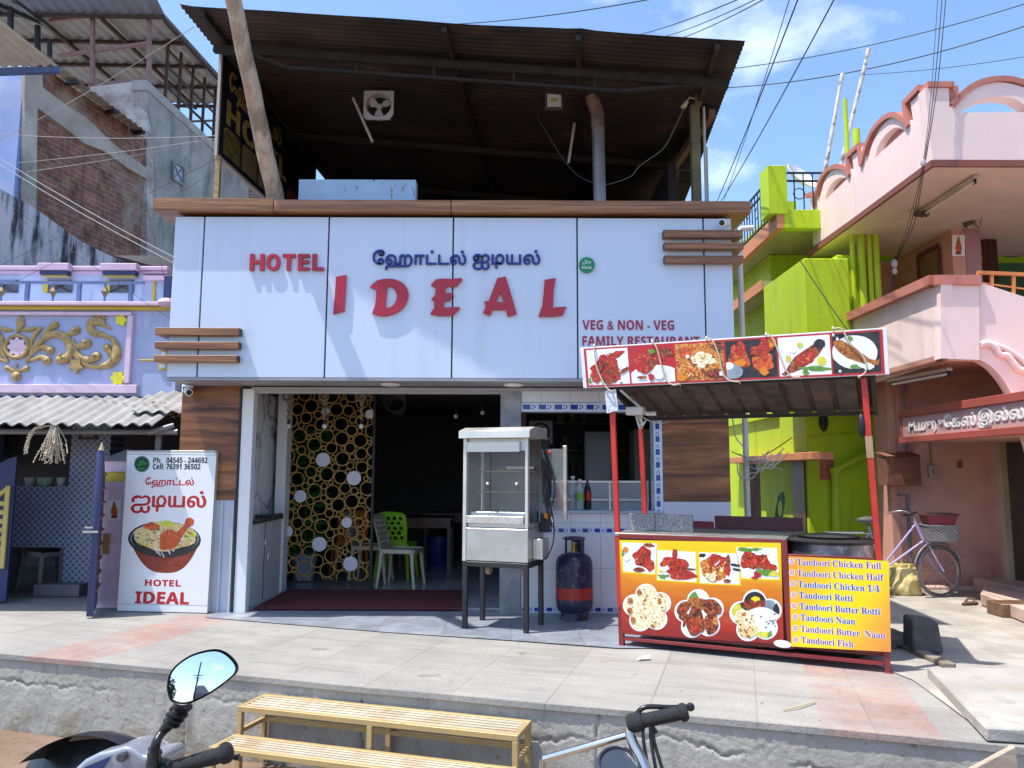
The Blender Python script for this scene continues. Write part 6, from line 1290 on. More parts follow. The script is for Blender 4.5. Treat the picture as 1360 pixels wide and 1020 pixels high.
def icon_tile(P, n, x0, y0, x1, y1, par, name='picture_tile'):
    """small glazed tile printed with a seated robed figure"""
    pr = Print(P, n); w_, h_ = x1 - x0, y1 - y0
    pr.poly(FD['white'], [(x0, y0), (x1, y0), (x1, y1), (x0, y1)]); cx_ = (x0 + x1) / 2
    pr.poly(FD['sauce'], lump(cx_, y0 + h_ * .62, w_ * .26, h_ * .2, 3, .2)); pr.poly(FD['fish'], lump(cx_, y0 + h_ * .42, w_ * .2, h_ * .16, 4, .15)); pr.poly(FD['fish'], lump(cx_, y0 + h_ * .23, w_ * .12, h_ * .09, 5, .1)); pr.poly(FD['sauce'], lump(cx_, y0 + h_ * .15, w_ * .09, h_ * .07, 6, .1)); pr.poly(FD['clay'], [(cx_ - w_ * .25, y0 + h_ * .78), (cx_ + w_ * .25, y0 + h_ * .78), (cx_ + w_ * .2, y0 + h_ * .93), (cx_ - w_ * .2, y0 + h_ * .93)])
    return pr.build(name, par)
icon_tile(V((0, 8.148, 0)), V((0, -1, 0)), 143, 664, 160.5, 690, gpil)
mb = MB(); p = at(139, 720, 8.14); mb.box(p.x - .02, p.x + .05, 8.135, 8.149, p.z - .12, p.z + .09); mb.build('paper_strip', mat('brown paper', (.40, .22, .08), .8), gpil)
# ================= brick building behind on the left =================
tw = rad(12); TD = V((math.sin(tw), math.cos(tw), 0)); TN = V((math.cos(tw), -math.sin(tw), 0))   # its side wall runs along TD and faces TN
A0 = at(33, 100, 11.0); A0.z = 0
def onA(px, py, o=0.): return onp(px, py, A0 + TN * o, TN)
bbl = thing('brick_building', 'unfinished brick and plaster building with stained white parapet behind the lilac house', 'building', A0)
redbrick = brick('red brick', (.50, .18, .105), (.38, .125, .08), (.36, .29, .23), .23, .085, .014, .5, .9, (.38, .32, .265), .53, .68, .8, .6, axes='yz', nvar=.4)
pl2 = mat('cement render', (.46, .41, .35), .95, var=.25, scale=1.5, bump=.4, bscale=25, stain=(.16, .145, .13), sscale=1.3, slo=.5, shi=.75)
def wallpoly(mb, px, th=.25, f=onA, n=None, o=0.): l = [f(x, y, o) for x, y in px]; mb.prism(l, -(n or TN) * th)
mb = MB(); wallpoly(mb, [(33, 97), (58, 89), (196, 186), (196, 420), (33, 420)]); mb.build('brick_wall', redbrick, bbl)
mb = MB(); wallpoly(mb, [(33, 99), (56, 92), (57, 116), (84, 137), (112, 154), (150, 190), (196, 224), (196, 238), (168, 222), (140, 201), (112, 190), (88, 171), (50, 143), (46, 420), (30, 420)], .06, o=.05); mb.build('ring_beam', pl2, bbl)
# blue front face
a, b2 = at(-120, 100, 11.0), at(33, 100, 11.0); mb = MB(); mb.box(a.x, b2.x - .01, 10.98, 11.2, 1.5, b2.z); mb.build('front_wall', mat('sky blue wall', (.30, .40, .68), .85, var=.2, scale=1, stain=(.55, .58, .66), sscale=1.2, slo=.5), bbl)
# stained white parapet (lower, nearer)
W0 = at(0, 255, 9.9); W0.z = 0
onW = lambda px, py, o=0.: onp(px, py, W0 + TN * o, TN)
stn = mat('stained whitewash', (.62, .63, .66), .9, var=.12, stain=(.05, .052, .06), sscale=2.0, slo=.46, shi=.60, sstr=(1.2, 2.6, .5), bump=.2)
mb = MB(); wallpoly(mb, [(-60, 212), (0, 251), (40, 272), (110, 322), (172, 352), (190, 440), (-60, 440)], .15, onW); mb.build('parapet', stn, bbl)
# eaves of tin sheets over the brick wall
tin = mat('beige tin sheet', (.46, .42, .33), .6, .2, var=.15, stain=(.30, .25, .18), slo=.55); tinb = mat('blue grey tin', (.22, .25, .32), .6, .3, var=.2); stl = mat('primer steel', (.30, .17, .15), .6, .2, var=.25, scale=8)
def corr(f, nu, nv, amp=.02, per=12):
    mb = MB()
    mb.grid(lambda a, b2: f(a, b2) + V((0, 0, amp * math.sin(2 * math.pi * a * per))), nu, nv); return mb
c0, c1, c2, c3 = at(-130, -25, 10.4), at(-130, 93, 10.7), at(78, 87, 10.7), at(0, 27, 10.6)
e1 = onA(80, 88, .35); e2 = onA(193, 174, .35); e3, e4 = onA(62, 92, -.1), onA(178, 176, -.1)
mb = corr(lambda a, b2: (e1 + V((0, 0, .0))).lerp(e2, a).lerp(e3.lerp(e4, a), b2), 160, 2, .015, 14); mb.build('eave_sheet', tin, bbl, smooth=50)
for t_ in (.18, .62, .98): q0, q1 = e1.lerp(e2, t_), e3.lerp(e4, t_); mb = MB(); mb.bar(q0 + V((0, 0, -.04)), q1 + V((0, 0, -.04)), .06, .06); mb.build('eave_bracket', blackmetal, bbl)
zE = at(40, 90, 10.7).z
f_l, f_r = at(-140, 94, 10.3), at(77, 87, 10.3); b_r = at(-2, 24, 9.6); b_l = b_r + (f_l - f_r)
canopy = thing('tin_canopy', 'beige tin canopy with blue edge beam over the left building front', 'canopy', f_r)
mb = corr(lambda a, b2: f_l.lerp(f_r, a).lerp(b_l.lerp(b_r, a), b2), 200, 3, .02, 16); mb.build('sheet', tin, canopy, smooth=50)
mb = MB(); mb.bar(f_l + V((0, .03, -.05)), f_r + V((0, .03, -.05)), .07, .09); mb.build('edge_beam', mat('blue beam', (.06, .10, .22), .5), canopy)
g0, g1, g2 = at(-140, -70, 12), at(19, -3, 12), at(64, 31, 13.2)
can2 = thing('tin_canopy', 'blue grey tin canopy at the top left corner', 'canopy', g2)
g3 = g0 + (g2 - g1)
mb = corr(lambda a, b2: g0.lerp(g1, a).lerp(g3.lerp(g2, a), b2), 160, 3, .02, 14); mb.build('sheet', tinb, can2, smooth=50)
mb = MB(); mb.bar(g3 + V((0, 0, -.05)), g2 + V((0, 0, -.05)), .07, .08); mb.bar(g1 + V((0, 0, -.05)), g2 + V((0, 0, -.05)), .06); mb.bar(at(50, 34, 13.1), at(50, 78, 13.1), .07); mb.bar(at(66, 55, 13.1), at(66, 76, 13.1), .06); mb.bar(at(14, 10, 12.6), at(14, 80, 12.6), .07); mb.build('frame', blackmetal, can2)
# ---- grey plastered building beyond with steel roof frame ----
B0 = onA(195, 180); B0 = V((B0.x, B0.y + .3, 0)); tb = rad(5); BD = V((math.sin(tb), math.cos(tb), 0)); BN = V((math.cos(tb), -math.sin(tb), 0))
onB = lambda px, py, o=0.: onp(px, py, B0 + BN * o, BN)
gb = thing('plastered_building', 'grey plastered building with a whitewashed brick end and a small grilled window', 'building', B0)
mb = MB(); wallpoly(mb, [(195, 118), (287, 201), (330, 236), (330, 420), (195, 420)], .25, onB, BN); mb.build('side_wall', plaster, gb)
mb = MB(); wallpoly(mb, [(195, 106), (285, 190), (330, 230), (330, 237), (287, 202), (195, 119)], .3, onB, BN, .02); mb.build('coping', mat('coping', (.38, .37, .35), .9, var=.2), gb)
yb_ = onB(195, 150).y
a, b2 = at(112, 108, yb_), at(195, 180, yb_); mb = MB(); mb.prism([at(100, 118, yb_), at(195, 106, yb_), at(195, 420, yb_), at(100, 420, yb_)], (0, .25, 0)); mb.build('end_wall', brick('whitewashed brick', (.46, .34, .29), (.52, .42, .36), (.50, .46, .42), .23, .085, .016, .5, .9, (.60, .56, .52), .5, .6, 1.2, .8, axes='xz'), gb)
q = [onB(229, 215, .01), onB(243, 222, .01), onB(243, 246, .01), onB(229, 238, .01)]; mb = MB(); mb.prism(q, -BN * .02); w_ = mb.build('window', mat('window sky', (.45, .55, .68), .3, var=.15, scale=8), gb)
mb = MB()
for i in range(4): mb.bar(q[i] + BN * .02, q[(i + 1) % 4] + BN * .02, .04)
mb.bar(q[0] + BN * .02, q[2] + BN * .02, .02); mb.bar(q[1] + BN * .02, q[3] + BN * .02, .02); mb.build('frame', mat('grey frame', (.25, .25, .26), .6), w_)
fr_ = thing('steel_roof_frame', 'rust brown steel frame carrying a grey corrugated roof on the plastered building', 'roof frame', at(150, 100, yb_))
r1, r2 = at(219, 19, yb_), onB(297, 104, 0)
zr1 = r1.z; r2 = V((r1.x, r1.y, zr1)) + BD * 3.6; r4 = at(-60, 22, yb_ - .1); r4.z = zr1; r3 = r4 + BD * 3.6
r0, r00 = V((r1.x, r1.y, zr1)) - BD * 1.1 + V((0, 0, .5)), r4 - BD * .5 + V((0, 0, .1))
gtin = mat('grey corrugated roof', (.36, .36, .36), .7, .2, var=.15, stain=(.24, .22, .2), slo=.55)
mb = MB(); mb.grid(lambda a, b2: r4.lerp(V((r1.x, r1.y, zr1)), a).lerp(r3.lerp(r2, a), b2) + V((0, 0, .02 * math.sin(2 * math.pi * a * 18))), 216, 2); mb.build('roof_sheet', gtin, fr_, smooth=50)
mb = MB(); mb.grid(lambda a, b2: r4.lerp(V((r1.x, r1.y, zr1)), a).lerp(r00.lerp(r0, a), b2) + V((0, 0, .02 * math.sin(2 * math.pi * a * 18) - .01)), 216, 2); mb.build('roof_sheet', tinb, fr_, smooth=50)
mb = MB()
R1 = V((r1.x, r1.y, zr1))
for t_ in (0, .25, .5, .75, 1): q0, q1 = r4.lerp(r3, t_), R1.lerp(r2, t_); mb.bar(q0 + V((0, 0, -.06)), q1 + V((0, 0, -.06)), .06)
for t_ in (.1, .4, .7, 1): q0, q1 = r4.lerp(R1, t_), r3.lerp(r2, t_); mb.bar(q0 + V((0, 0, -.12)), q1 + V((0, 0, -.12)), .06)
mb.build('purlin', iron, fr_)
yv = yb_ + .08
for px in (123, 198):
    mb = MB(); mb.bar(at(px, 14 if px > 150 else 24, yv), at(px, 112, yv), .07); mb.build('post', stl, fr_)
mb = MB(); mb.bar(at(80, 74, yv + .02), at(200, 57, yv + .02), .06); mb.bar(at(66, 28, yv + .02), at(200, 10, yv + .02), .06); mb.bar(at(118, 115, yv + .02), at(198, 104, yv + .02), .06); mb.build('rail', stl, fr_)
for i, t_ in enumerate((.45, .95, 1.45, 1.95, 2.45, 2.95, 3.5)):
    q = B0 + BD * t_ - BN * .1; zw = onB(CX + (q.x / q.y) * F, 0).z
    px = CX + F * q.x / q.y; zlow = (onB(px, 106 + (px - 195) * .94)).z
    mb = MB(); mb.bar(V((q.x, q.y, zlow - .05)), V((q.x, q.y, zr1 - .05)), .05); mb.build('post', iron, fr_)
mb = MB()
for f_ in (.25, .55, .8):
    q0, q1 = B0 + BD * .4 - BN * .1, B0 + BD * 3.5 - BN * .1; zl0, zl1 = onB(200, 112).z, onB(285, 191).z
    mb.bar(V((q0.x, q0.y, zl0 + (zr1 - zl0) * f_)), V((q1.x, q1.y, zl1 + (zr1 - zl1) * f_)), .04)
q0, q1 = B0 + BD * 3.5, B0 + BD * 3.5 - BN * 3; 
for f_ in (.2, .5, .8): mb.bar(V((q0.x, q0.y, zl1 + (zr1 - zl1) * f_)), V((q1.x, q1.y, zl1 + (zr1 - zl1) * f_)), .04)
mb.build('side_rail', iron, fr_)
# small dark awning and far walls between the buildings
a, b2 = at(150, 339, 10.4), at(236, 357, 10.4); mb = MB(); mb.prism([a, at(236, 340, 10.4), at(236, 357, 9.9), at(200, 352, 9.9)], (0, .4, 0)); tag(mb.build('window_hood', mat('dark hood', (.03, .03, .032), .8), bevel=.004), 'dark window hood jutting out above the lilac cornice', 'window hood')
a, b2 = at(292, 233, 19), at(345, 262, 19); fw = thing('far_brick_house', 'small far brick house seen under the black signboard', 'house', (a.x, 19, 0)); mb = MB(); mb.box(a.x - .6, b2.x + 1, 19, 20, 0, a.z); mb.build('wall', brick('far brick', (.22, .12, .09), (.28, .16, .12), (.3, .27, .25), .23, .085, .014, axes='xz', stain=(.3, .28, .26)), fw); mb = MB(); mb.box(a.x - .7, b2.x + 1.1, 18.9, 20, a.z + .002, a.z + .12); mb.build('roof', mat('far roof', (.25, .22, .2), .9), fw)
# ================= lime green house =================
lime = mat('lime paint', (.46, .62, .006), .7, var=.06, scale=2, bump=.25, bscale=40, stain=(.27, .37, .03), sscale=2.4, slo=.52, shi=.85, sstr=(2.5, 2.5, .35))
orng = mat('orange trim', (.62, .24, .11), .7, var=.08); under = mat('slab underside', (.38, .37, .20), .85, var=.15, stain=(.28, .28, .14), slo=.5)
lh = thing('lime_house', 'bright lime green house with orange edged balcony slab', 'house', (5, 12, 0))
XG = 3.78
YG = onx(1067, 343, XG).y          # near corner of the projecting block
def gx(px, Y): return at(px, 500, Y).x
zb1 = at(1067, 343, YG).z; xg2 = gx(1134, YG)
mb = MB(); mb.box(XG, xg2, YG, YG + 1.6, 2.3, zb1); mb.box(xg2 + .001, xg2 + .5, YG + .35, YG + 1.6, 2.3, zb1 + .15); mb.build('upper_bay', lime, lh, bevel=.01)
XL_ = 4.2; YW_ = onx(1073, 640, XL_).y
mb = MB(); mb.box(XL_, 6.2, YW_, YW_ + 4.2, 0, 2.297); mb.build('lower_wall', lime, lh)
YBk = onx(1033, 288, XG).y
mb = MB(); mb.box(XG + .35, 9, YG + 2.3, YG + 6, 2.3, at(1033, 288, YBk).z - .14); mb.build('main_wall', lime, lh)
# upper balcony
zs1 = at(1033, 288, YBk).z
mb = MB(); mb.box(XG, 9, YBk, YBk + 5, zs1 - .13, zs1 - .02); mb.build('balcony_slab', under, lh)
mb = MB(); mb.box(XG - .02, XG + .08, YBk - .02, YBk + 5, zs1 - .17, zs1 + .03); mb.build('slab_edge', orng, lh)
zpar = at(1060, 279, YBk).z
mb = MB(); mb.box(XG + .081, 9, YBk - .02, YBk + .12, zs1 - .17, zpar); mb.build('balcony_wall', lime, lh, bevel=.006)
zp0, zp1 = zs1 + .031, at(1036, 221, YBk).z; xp1 = gx(1054, YBk)
mb = MB(); mb.box(XG - .14, xp1 + .0, YBk - .04, YBk + .3, zp0, zp1); mb.build('balcony_pillar', lime, lh, bevel=.008)
rail = mat('black iron rail', (.02, .022, .025), .5, .3); zr0, zr_ = zp0 + .02, at(1072, 228, YBk).z
mb = MB()
def rails(p, q, n):
    p, q = V(p), V(q)
    for z_ in (zr0 + .03, zr_, zr_ - .12): mb.bar(p + V((0, 0, z_)), q + V((0, 0, z_)), .025)
    for i in range(n + 1): c_ = p.lerp(q, i / n); mb.bar(c_ + V((0, 0, zr0)), c_ + V((0, 0, zr_)), .014)
    ax = (q - p).normalized()
    for i in range(n):
        if i % 3 == 1: mb.ring(p.lerp(q, (i + .5) / n) + V((0, 0, (zr0 + zr_) / 2)), .08, .008, ax, Z, 14, 5)
rails((XG, YBk + .3, 0), (XG, YBk + 5, 0), 34); rails((xp1, YBk + .05, 0), (xp1 + 1.6, YBk + .05, 0), 12)
mb.build('balcony_railing', rail, lh)
mb = MB(); mb.box(XG + .35, XG + .55, YG + 1.61, YBk + 5, zs1 + .03, zs1 + .5); mb.build('terrace_kerb', lime, lh)
# lower sunshade slabs
zs2 = at(1028, 373, YG + 1.7).z
mb = MB(); mb.box(XG, XG + .34, YG + 1.62, YG + 6, zs2 - .14, zs2 - .02); mb.build('sunshade', under, lh); mb = MB(); mb.box(XG - .02, XG + .0, YG + 1.62, YG + 6, zs2 - .16, zs2); mb.build('slab_edge', orng, lh)
xe = XL_ - .3; ye0, ye1 = onx(1077, 600, xe).y, onx(968, 608, xe).y
z_e = at(1077, 600, ye0).z
mb = MB(); mb.box(xe, XL_ - .001, ye0, ye1 + .4, z_e - .10, z_e + .0); mb.build('door_ledge', orng, lh, bevel=.006)
# door and poster on the lower block
yd0, yd1 = onx(1071, 650, XL_).y, onx(1054, 650, XL_).y; XGs, YGs = XG, YG; XG, YG = XL_, YW_
mb = MB(); mb.box(XG - .02, XG - .001, yd0 + .02, yd1, 0.02, z_e - .08); mb.build('door', wood('dark door', (.05, .015, .01), (.12, .04, .025), (3, 3, .6), 2), lh)
yk0, yk1 = onx(1005, 650, XG).y, onx(990, 650, XG).y
mb = MB(); mb.box(XG - .03, XG - .001, yk0, yk1, .02, z_e - .08); mb.build('door', blackm, lh)
q = [at(1088, 605, YG - .004), at(1108, 604, YG - .004), at(1108, 637, YG - .004), at(1089, 638, YG - .004)]
mb = MB(); mb.prism(q, (0, .003, 0)); mb.mat(1)
random.seed(3)
for i in range(4):
    for j in range(3): c_ = at(1092 + 6 * j, 611 + 7 * i, YG - .006); mb.box(c_.x - .018, c_.x + .018, YG - .007, YG - .005, c_.z - .022, c_.z + .022)
tag(mb.build('wall_poster', [mat('faded red poster', (.55, .13, .08), .6, var=.1), mat('poster print', (.30, .10, .09), .6, var=.5, scale=40)]), 'faded red poster on the lime green wall', 'poster')
XG, YG = XGs, YGs
# drain pipes
lp = mat('lime pipe', (.44, .58, .01), .5, var=.08)
def pipe(pts, r_, lab): mb = MB(); mb.tube(pts, r_, 12); [mb.lathe(V(p) + V((0, 0, -.05)), [(r_, 0), (r_ + .012, .005), (r_ + .012, .09), (r_, .095)], 12) for p in pts[1:-1]]; return tag(mb.build('drain_pipe', lp), lab, 'pipe', None)
yq = YG + .28
for px, r_, lab in ((1140, .03, 'thin lime drain pipe nearest the projecting bay'), (1152, .05, 'thick lime drain pipe in the middle of the row'), (1163, .035, 'lime drain pipe second from the pink house'), (1172, .045, 'lime drain pipe nearest the pink house')):
    x = gx(px, yq); pipe([(x, yq, 2.3), (x, yq, 3.3), (x, yq, 6.5 if px == 1140 else 4.6)], r_, lab)
a, b2, c_ = at(1109, 705, YW_ - .1), at(1109, 625, YW_ - .1), at(1172, 592, YW_ - .1)
pipe([V((a.x, a.y, .3)), b2, c_], .06, 'lime waste pipe with an elbow across the lower lime wall')
mb = MB(); a, b2 = at(1137, 172, YBk + 1.5), at(1140, 330, YBk + 1.5); mb.tube([a, V((a.x, a.y, 3.5))], .06, 12); tag(mb.build('vent_pipe', lp), 'lime vent pipe rising above the roof of the pink house', 'pipe')
mb = MB(); c_ = at(1094, 560, YW_ - .03); mb.ball(c_, .09, (.75, .35, 1.6), 14); tag(mb.build('wall_lamp', blackm), 'black oval fitting on the shaded lime wall', 'wall lamp')
mb = MB(); mb.tube([at(1074, 581, YW_ - .02), at(1110, 577, YW_ - .02), at(1160, 572, YW_ - .02)], .012, 6); tag(mb.build('wall_conduit', lp), 'thin lime conduit running along the shaded lime wall', 'conduit')
# leaning steel rods above
for px0, py0, px1, py1, lab in ((1119, 98, 1096, 226, 'shorter mottled rod leaning above the lime balcony'), (1154, 65, 1117, 218, 'longer mottled rod leaning above the lime balcony')):
    Y = YBk + .25; mb = MB(); p, q = at(px0, py0, Y), at(px1, py1, Y); q = q + (q - p) * .25; n = 12; mb.tube([p.lerp(q, i / n) for i in range(n + 1)], [.028 + .004 * (i % 3 == 0) for i in range(n + 1)], 10)
    tag(mb.build('leaning_rod', mat('mottled rod', (.52, .50, .46), .7, var=.2, scale=9, stain=(.22, .18, .15), sscale=8, slo=.52, shi=.6)), lab, 'rod')
mb = MB(); c_ = at(1061, 238, YBk + 1.2); mb.lathe(c_, [(.02, 0), (.18, -.02), (.28, -.08), (.285, -.075), (.18, 0), (.02, .02)], 24, (-.4, .6, -.5)); tag(mb.build('satellite_dish', white), 'white satellite dish behind the lime balcony railing', 'dish')
# white service pole with tangle
Y = 8.9; a, b2 = at(991, 612, Y), at(995, 308, Y)
pole = thing('service_pole', 'white service pipe with tangled cables between the restaurant and lime house', 'service pole', V((a.x, Y, 0)))
mb = MB(); mb.tube([V((a.x, Y, 0)), V((a.x, Y, b2.z)), V((a.x + .02, Y, b2.z + .04)), V((a.x + .17, Y, b2.z + .05))], .033, 12); mb.build('pipe', mat('pvc pipe', (.62, .62, .58), .4, var=.1, scale=3, stain=(.45, .44, .38)), pole)
mb = MB(); random.seed(17)
for i in range(14):
    c_ = at(random.uniform(985, 1040), random.uniform(596, 616), Y - .05); d_ = at(random.uniform(980, 1050), random.uniform(590, 625), Y - .1); mb.tube(hang(c_, d_, random.uniform(.0, .12), 8, (0, random.uniform(-.05, .05), 0)), .006, 5)
q = [at(x, y, Y - .08) for x, y in ((979, 613), (981, 630), (990, 636), (1000, 634), (1008, 624), (1008, 612))]; mb.tube(smooth_path([tuple(p) for p in q], 5), .007, 6)
q = [at(x, y, Y - .03) for x, y in ((972, 550), (977, 580), (986, 592), (990, 606))]; mb.tube(smooth_path([tuple(p) for p in q], 5), .007, 6)
mb.build('cable', mat('pale cable', (.50, .48, .42), .5, var=.3), pole)
for q, lab in (([(1052, 581), (1030, 596), (1010, 608)], 'dark cable from the tangle up to the lime wall'), ([(972, 600), (990, 608), (1000, 615)], 'pale cable end sticking out of the tangle')):
    wirep('loose_cable', [at(x, y, Y + (.3 if i == 0 else -.05)) for i, (x, y) in enumerate(q)], .006, blackm, lab)
mb = MB(); c_ = at(1000, 690, Y + .4); mb.box(c_.x - .07, c_.x + .07, Y + .3, Y + .45, 0, at(1000, 612, Y + .4).z - .05); tag(mb.build('wooden_post', wood('dark post', (.05, .02, .012), (.16, .08, .05), (3, 3, .5), 2)), 'dark wooden post below the cable tangle', 'post')
# hose coil
mb = MB(); c_ = at(1035, 680, Y + .2)
for i in range(5): mb.ring(c_ + V((.012 * i, .02 * i, .02 * i)), .15, .008, V((.15, 0, .97)).normalized(), V((.30, .1, -.05)), 20, 5)
tag(mb.build('hose_coil', mat('green hose', (.02, .10, .05), .4)), 'dark green hose coil hanging by the lime wall', 'hose')
# ================= pink house =================
X0, Y0 = 4.38, 8.0
Ycor = onx(1239, 215, X0).y
pk = mat('pale pink plaster', (.84, .645, .595), .75, var=.05, scale=2, bump=.15, bscale=30, stain=(.66, .49, .45), sscale=1.8, slo=.55, shi=.85, sstr=(2.5, 2.5, .4)); terr = mat('terracotta paint', (.52, .19, .14), .65, var=.1, stain=(.33, .09, .06)); sal = mat('salmon plaster', (.62, .32, .235), .8, var=.1, scale=2, bump=.2, stain=(.48, .20, .16), sscale=1.6, slo=.55); mau = mat('mauve plaster', (.42, .22, .24), .8, var=.1)
wht = mat('pink white soffit', (.66, .56, .50), .8, var=.08)
ph = thing('pink_house', 'pale pink two storey house with scalloped balcony parapet and terracotta edging', 'house', (6, 9, 0))
def onX(px, py, X_=X0): return onx(px, py, X_)
def yz(pts, X_=X0): return [((q := onX(x, y, X_)).y, q.z) for x, y in pts]
k5 = 3.09; T5 = lambda pts: [(930 + x / k5, 50 + y / k5) for x, y in pts]
def arc(p, c_, q, n=10):  # quadratic arc through photo points
    return [((1 - t) ** 2 * p[0] + 2 * t * (1 - t) * c_[0] + t * t * q[0], (1 - t) ** 2 * p[1] + 2 * t * (1 - t) * c_[1] + t * t * q[1]) for t in [i / n for i in range(n + 1)]]
topw = [(452, 650), (478, 640), (485, 690)] + crv([(490, 660), (510, 590), (540, 545), (580, 528), (612, 535), (632, 562)]) + [(623, 487), (672, 442), (682, 520)] + crv([(688, 500), (705, 440), (740, 370), (785, 326), (820, 316), (850, 330), (877, 360)]) + [(862, 268), (922, 206)]
h1 = [(512, 668), (520, 640), (545, 595), (575, 572), (606, 580)]; h1 = [(512, 668)] + crv([(516, 645), (530, 612), (550, 588), (575, 573), (604, 578)]); h2 = [(716, 494)] + crv([(722, 470), (740, 425), (775, 384), (808, 368), (840, 382)])
def wallx(loops, X_, th, name, mt, par, bev=0.):
    """a wall in the plane x = X_ from photo outlines (th thick to +x)"""
    l2 = [[(p[0], p[1]) for p in yz(l, X_)] for l in loops]; g = shape_geo([[(-a, b2) for a, b2 in l] for l in l2], th / 2)
    mb = MB(); mb.geo(g, V((X_ + th / 2, 0, 0)), V((0, -1, 0)), Z); return mb.build(name, mt, par, weld=True)
wing = [T5([(465, 855), (955, 510)]), ]
outl = T5(topw) + [(1239, 215)] + [(1080, 327)]
wp = wallx([outl, T5(h1), T5(h2)], X0, .12, 'balcony_parapet', pk, ph)
mb = MB()
dpk = mat('dusky pink', (.45, .22, .19), .8, var=.1)
for h_ in (h1, h2): mb = MB(); l = [onX(x, y, X0 + .09) for x, y in T5(h_)]; mb.prism(l, (.02, 0, 0)); mb.build('arch_panel', dpk, ph)
def cap(pts3, w, h, name='coping', m_=terr, par=ph):
    mb = MB()
    for p, q in zip(pts3, pts3[1:]):
        d = (q - p).normalized() * .012; mb.bar(p - d, q + d, w, h, up=(1, 0, .01) if abs(p.x - q.x) < .01 else (0, 1, .01))
    return mb.build(name, m_, par)
cap([onX(x, y, X0 + .055) for x, y in T5(topw)], .06, .17)
def arches(h_): return [onX(x, y, X0 - .012) for x, y in T5(h_)]
# front side of the upper balcony
topf = [(922, 206), (1020, 206), (1023, 288)] + crv([(1040, 268), (1075, 232), (1120, 203), (1180, 186), (1240, 183), (1300, 195), (1345, 212), (1400, 250)]) + [(1440, 290), (1440, 206), (1560, 206)]
hf = [(1070, 307)] + crv([(1085, 290), (1120, 266), (1170, 248), (1230, 242), (1290, 252), (1335, 280), (1358, 306)])
def wallf(loops, Y_, th, name, mt, par):
    l2 = [[(at(x, y, Y_).x, at(x, y, Y_).z) for x, y in l] for l in loops]; mb = MB(); mb.geo(shape_geo(l2, th / 2), V((0, Y_ + th / 2, 0)), X, Z); return mb.build(name, mt, par, weld=True)
bl = T5([(955, 510), (1560, 496)])
wallf([T5(topf) + [(bl[1][0], 214), (1239, 215)], T5(hf)], Ycor - .004, .14, 'balcony_parapet', pk, ph)
cap([at(x, y, Ycor + .06) for x, y in T5(topf)], .06, .17)
zso = onX(1239, 215).z; Ybk = onX(1080, 327).y
mb = MB(); mb.box(X0 - .02, 12, Ycor - .02, Ybk + .1, zso - .05, zso - .002); mb.build('balcony_soffit', wht, ph, bevel=.004); mb = MB(); mb.box(X0 - .035, X0 + .0, Ycor - .03, Ybk + .1, zso - .06, zso + .01); mb.box(X0 + .001, 12, Ycor - .035, Ycor - .001, zso - .06, zso + .01); mb.build('soffit_edge', mat('brown edge', (.22, .07, .05), .7), ph)
mb = MB(); mb.box(X0 + .13, 12, Ycor + .2, Ybk, zso, zso + .06); mb.build('balcony_floor', wht, ph)
# upper floor walls: left face and corner
q_ = onp(1262, 290, V((0, 9.75, 0)), V((0, 1, 0))); xw, yw = q_.x, 9.75; xw2 = at(1301, 330, yw).x
zlo = at(1240, 372, 8).z - .25
mb = MB(); mb.box(xw, xw2, yw, Ybk + 3, zlo, zso - .052); mb.build('upper_wall', sal, ph); mb = MB(); mb.box(xw + .17, xw2 + .005, yw - .012, yw - .001, zlo, zso - .055); mb.build('corner_panel', mau, ph)
yl_ = at(1180, 340, 11.4)
mb = MB(); mb.box(gx(1171, 11.3), xw - .001, 11.3, 11.5, zlo, zso - .052); mb.build('upper_wall', sal, ph)
a, b2 = at(1187, 322, 11.28), at(1207, 366, 11.28); mb = MB(); mb.box(a.x, b2.x, 11.28, 11.299, b2.z, a.z); mb.mat(1)
for i in range(3):
    for j in range(5): c_ = V((a.x + (b2.x - a.x) * (i + .5) / 3, 11.275, b2.z + (a.z - b2.z) * (j + .5) / 5)); mb.disc(c_, .03, X, Z, V((0, .004, 0)), 8)
mb.build('lattice', [mat('jali pink', (.36, .16, .13), .8), mat('jali hole', (.10, .05, .04), .9)], ph)
w0, w1 = onX(1221, 345, xw - .01), onX(1248, 326, xw - .01); wb0 = onX(1221, 388, xw - .01); zw0, zw1 = zlo + .1, w1.z
mb = MB(); mb.box(xw - .02, xw - .001, min(w0.y, w1.y), max(w0.y, w1.y), zw0, zw1); wi = mb.build('window', mat('brown shutter', (.22, .12, .04), .6, var=.15), ph)
mb = MB(); ya_, yb2 = min(w0.y, w1.y), max(w0.y, w1.y)
for y_ in (ya_, yb2): mb.box(xw - .04, xw - .021, y_ - .03, y_ + .03, zw0, zw1)
mb.box(xw - .04, xw - .021, ya_, yb2, zw1 - .03, zw1 + .03); mb.build('frame', mat('dark brown frame', (.14, .04, .03), .6), wi)
icon_tile(V((0, yw - .014, 0)), V((0, -1, 0)), 1264.5, 312, 1281.5, 340, ph)
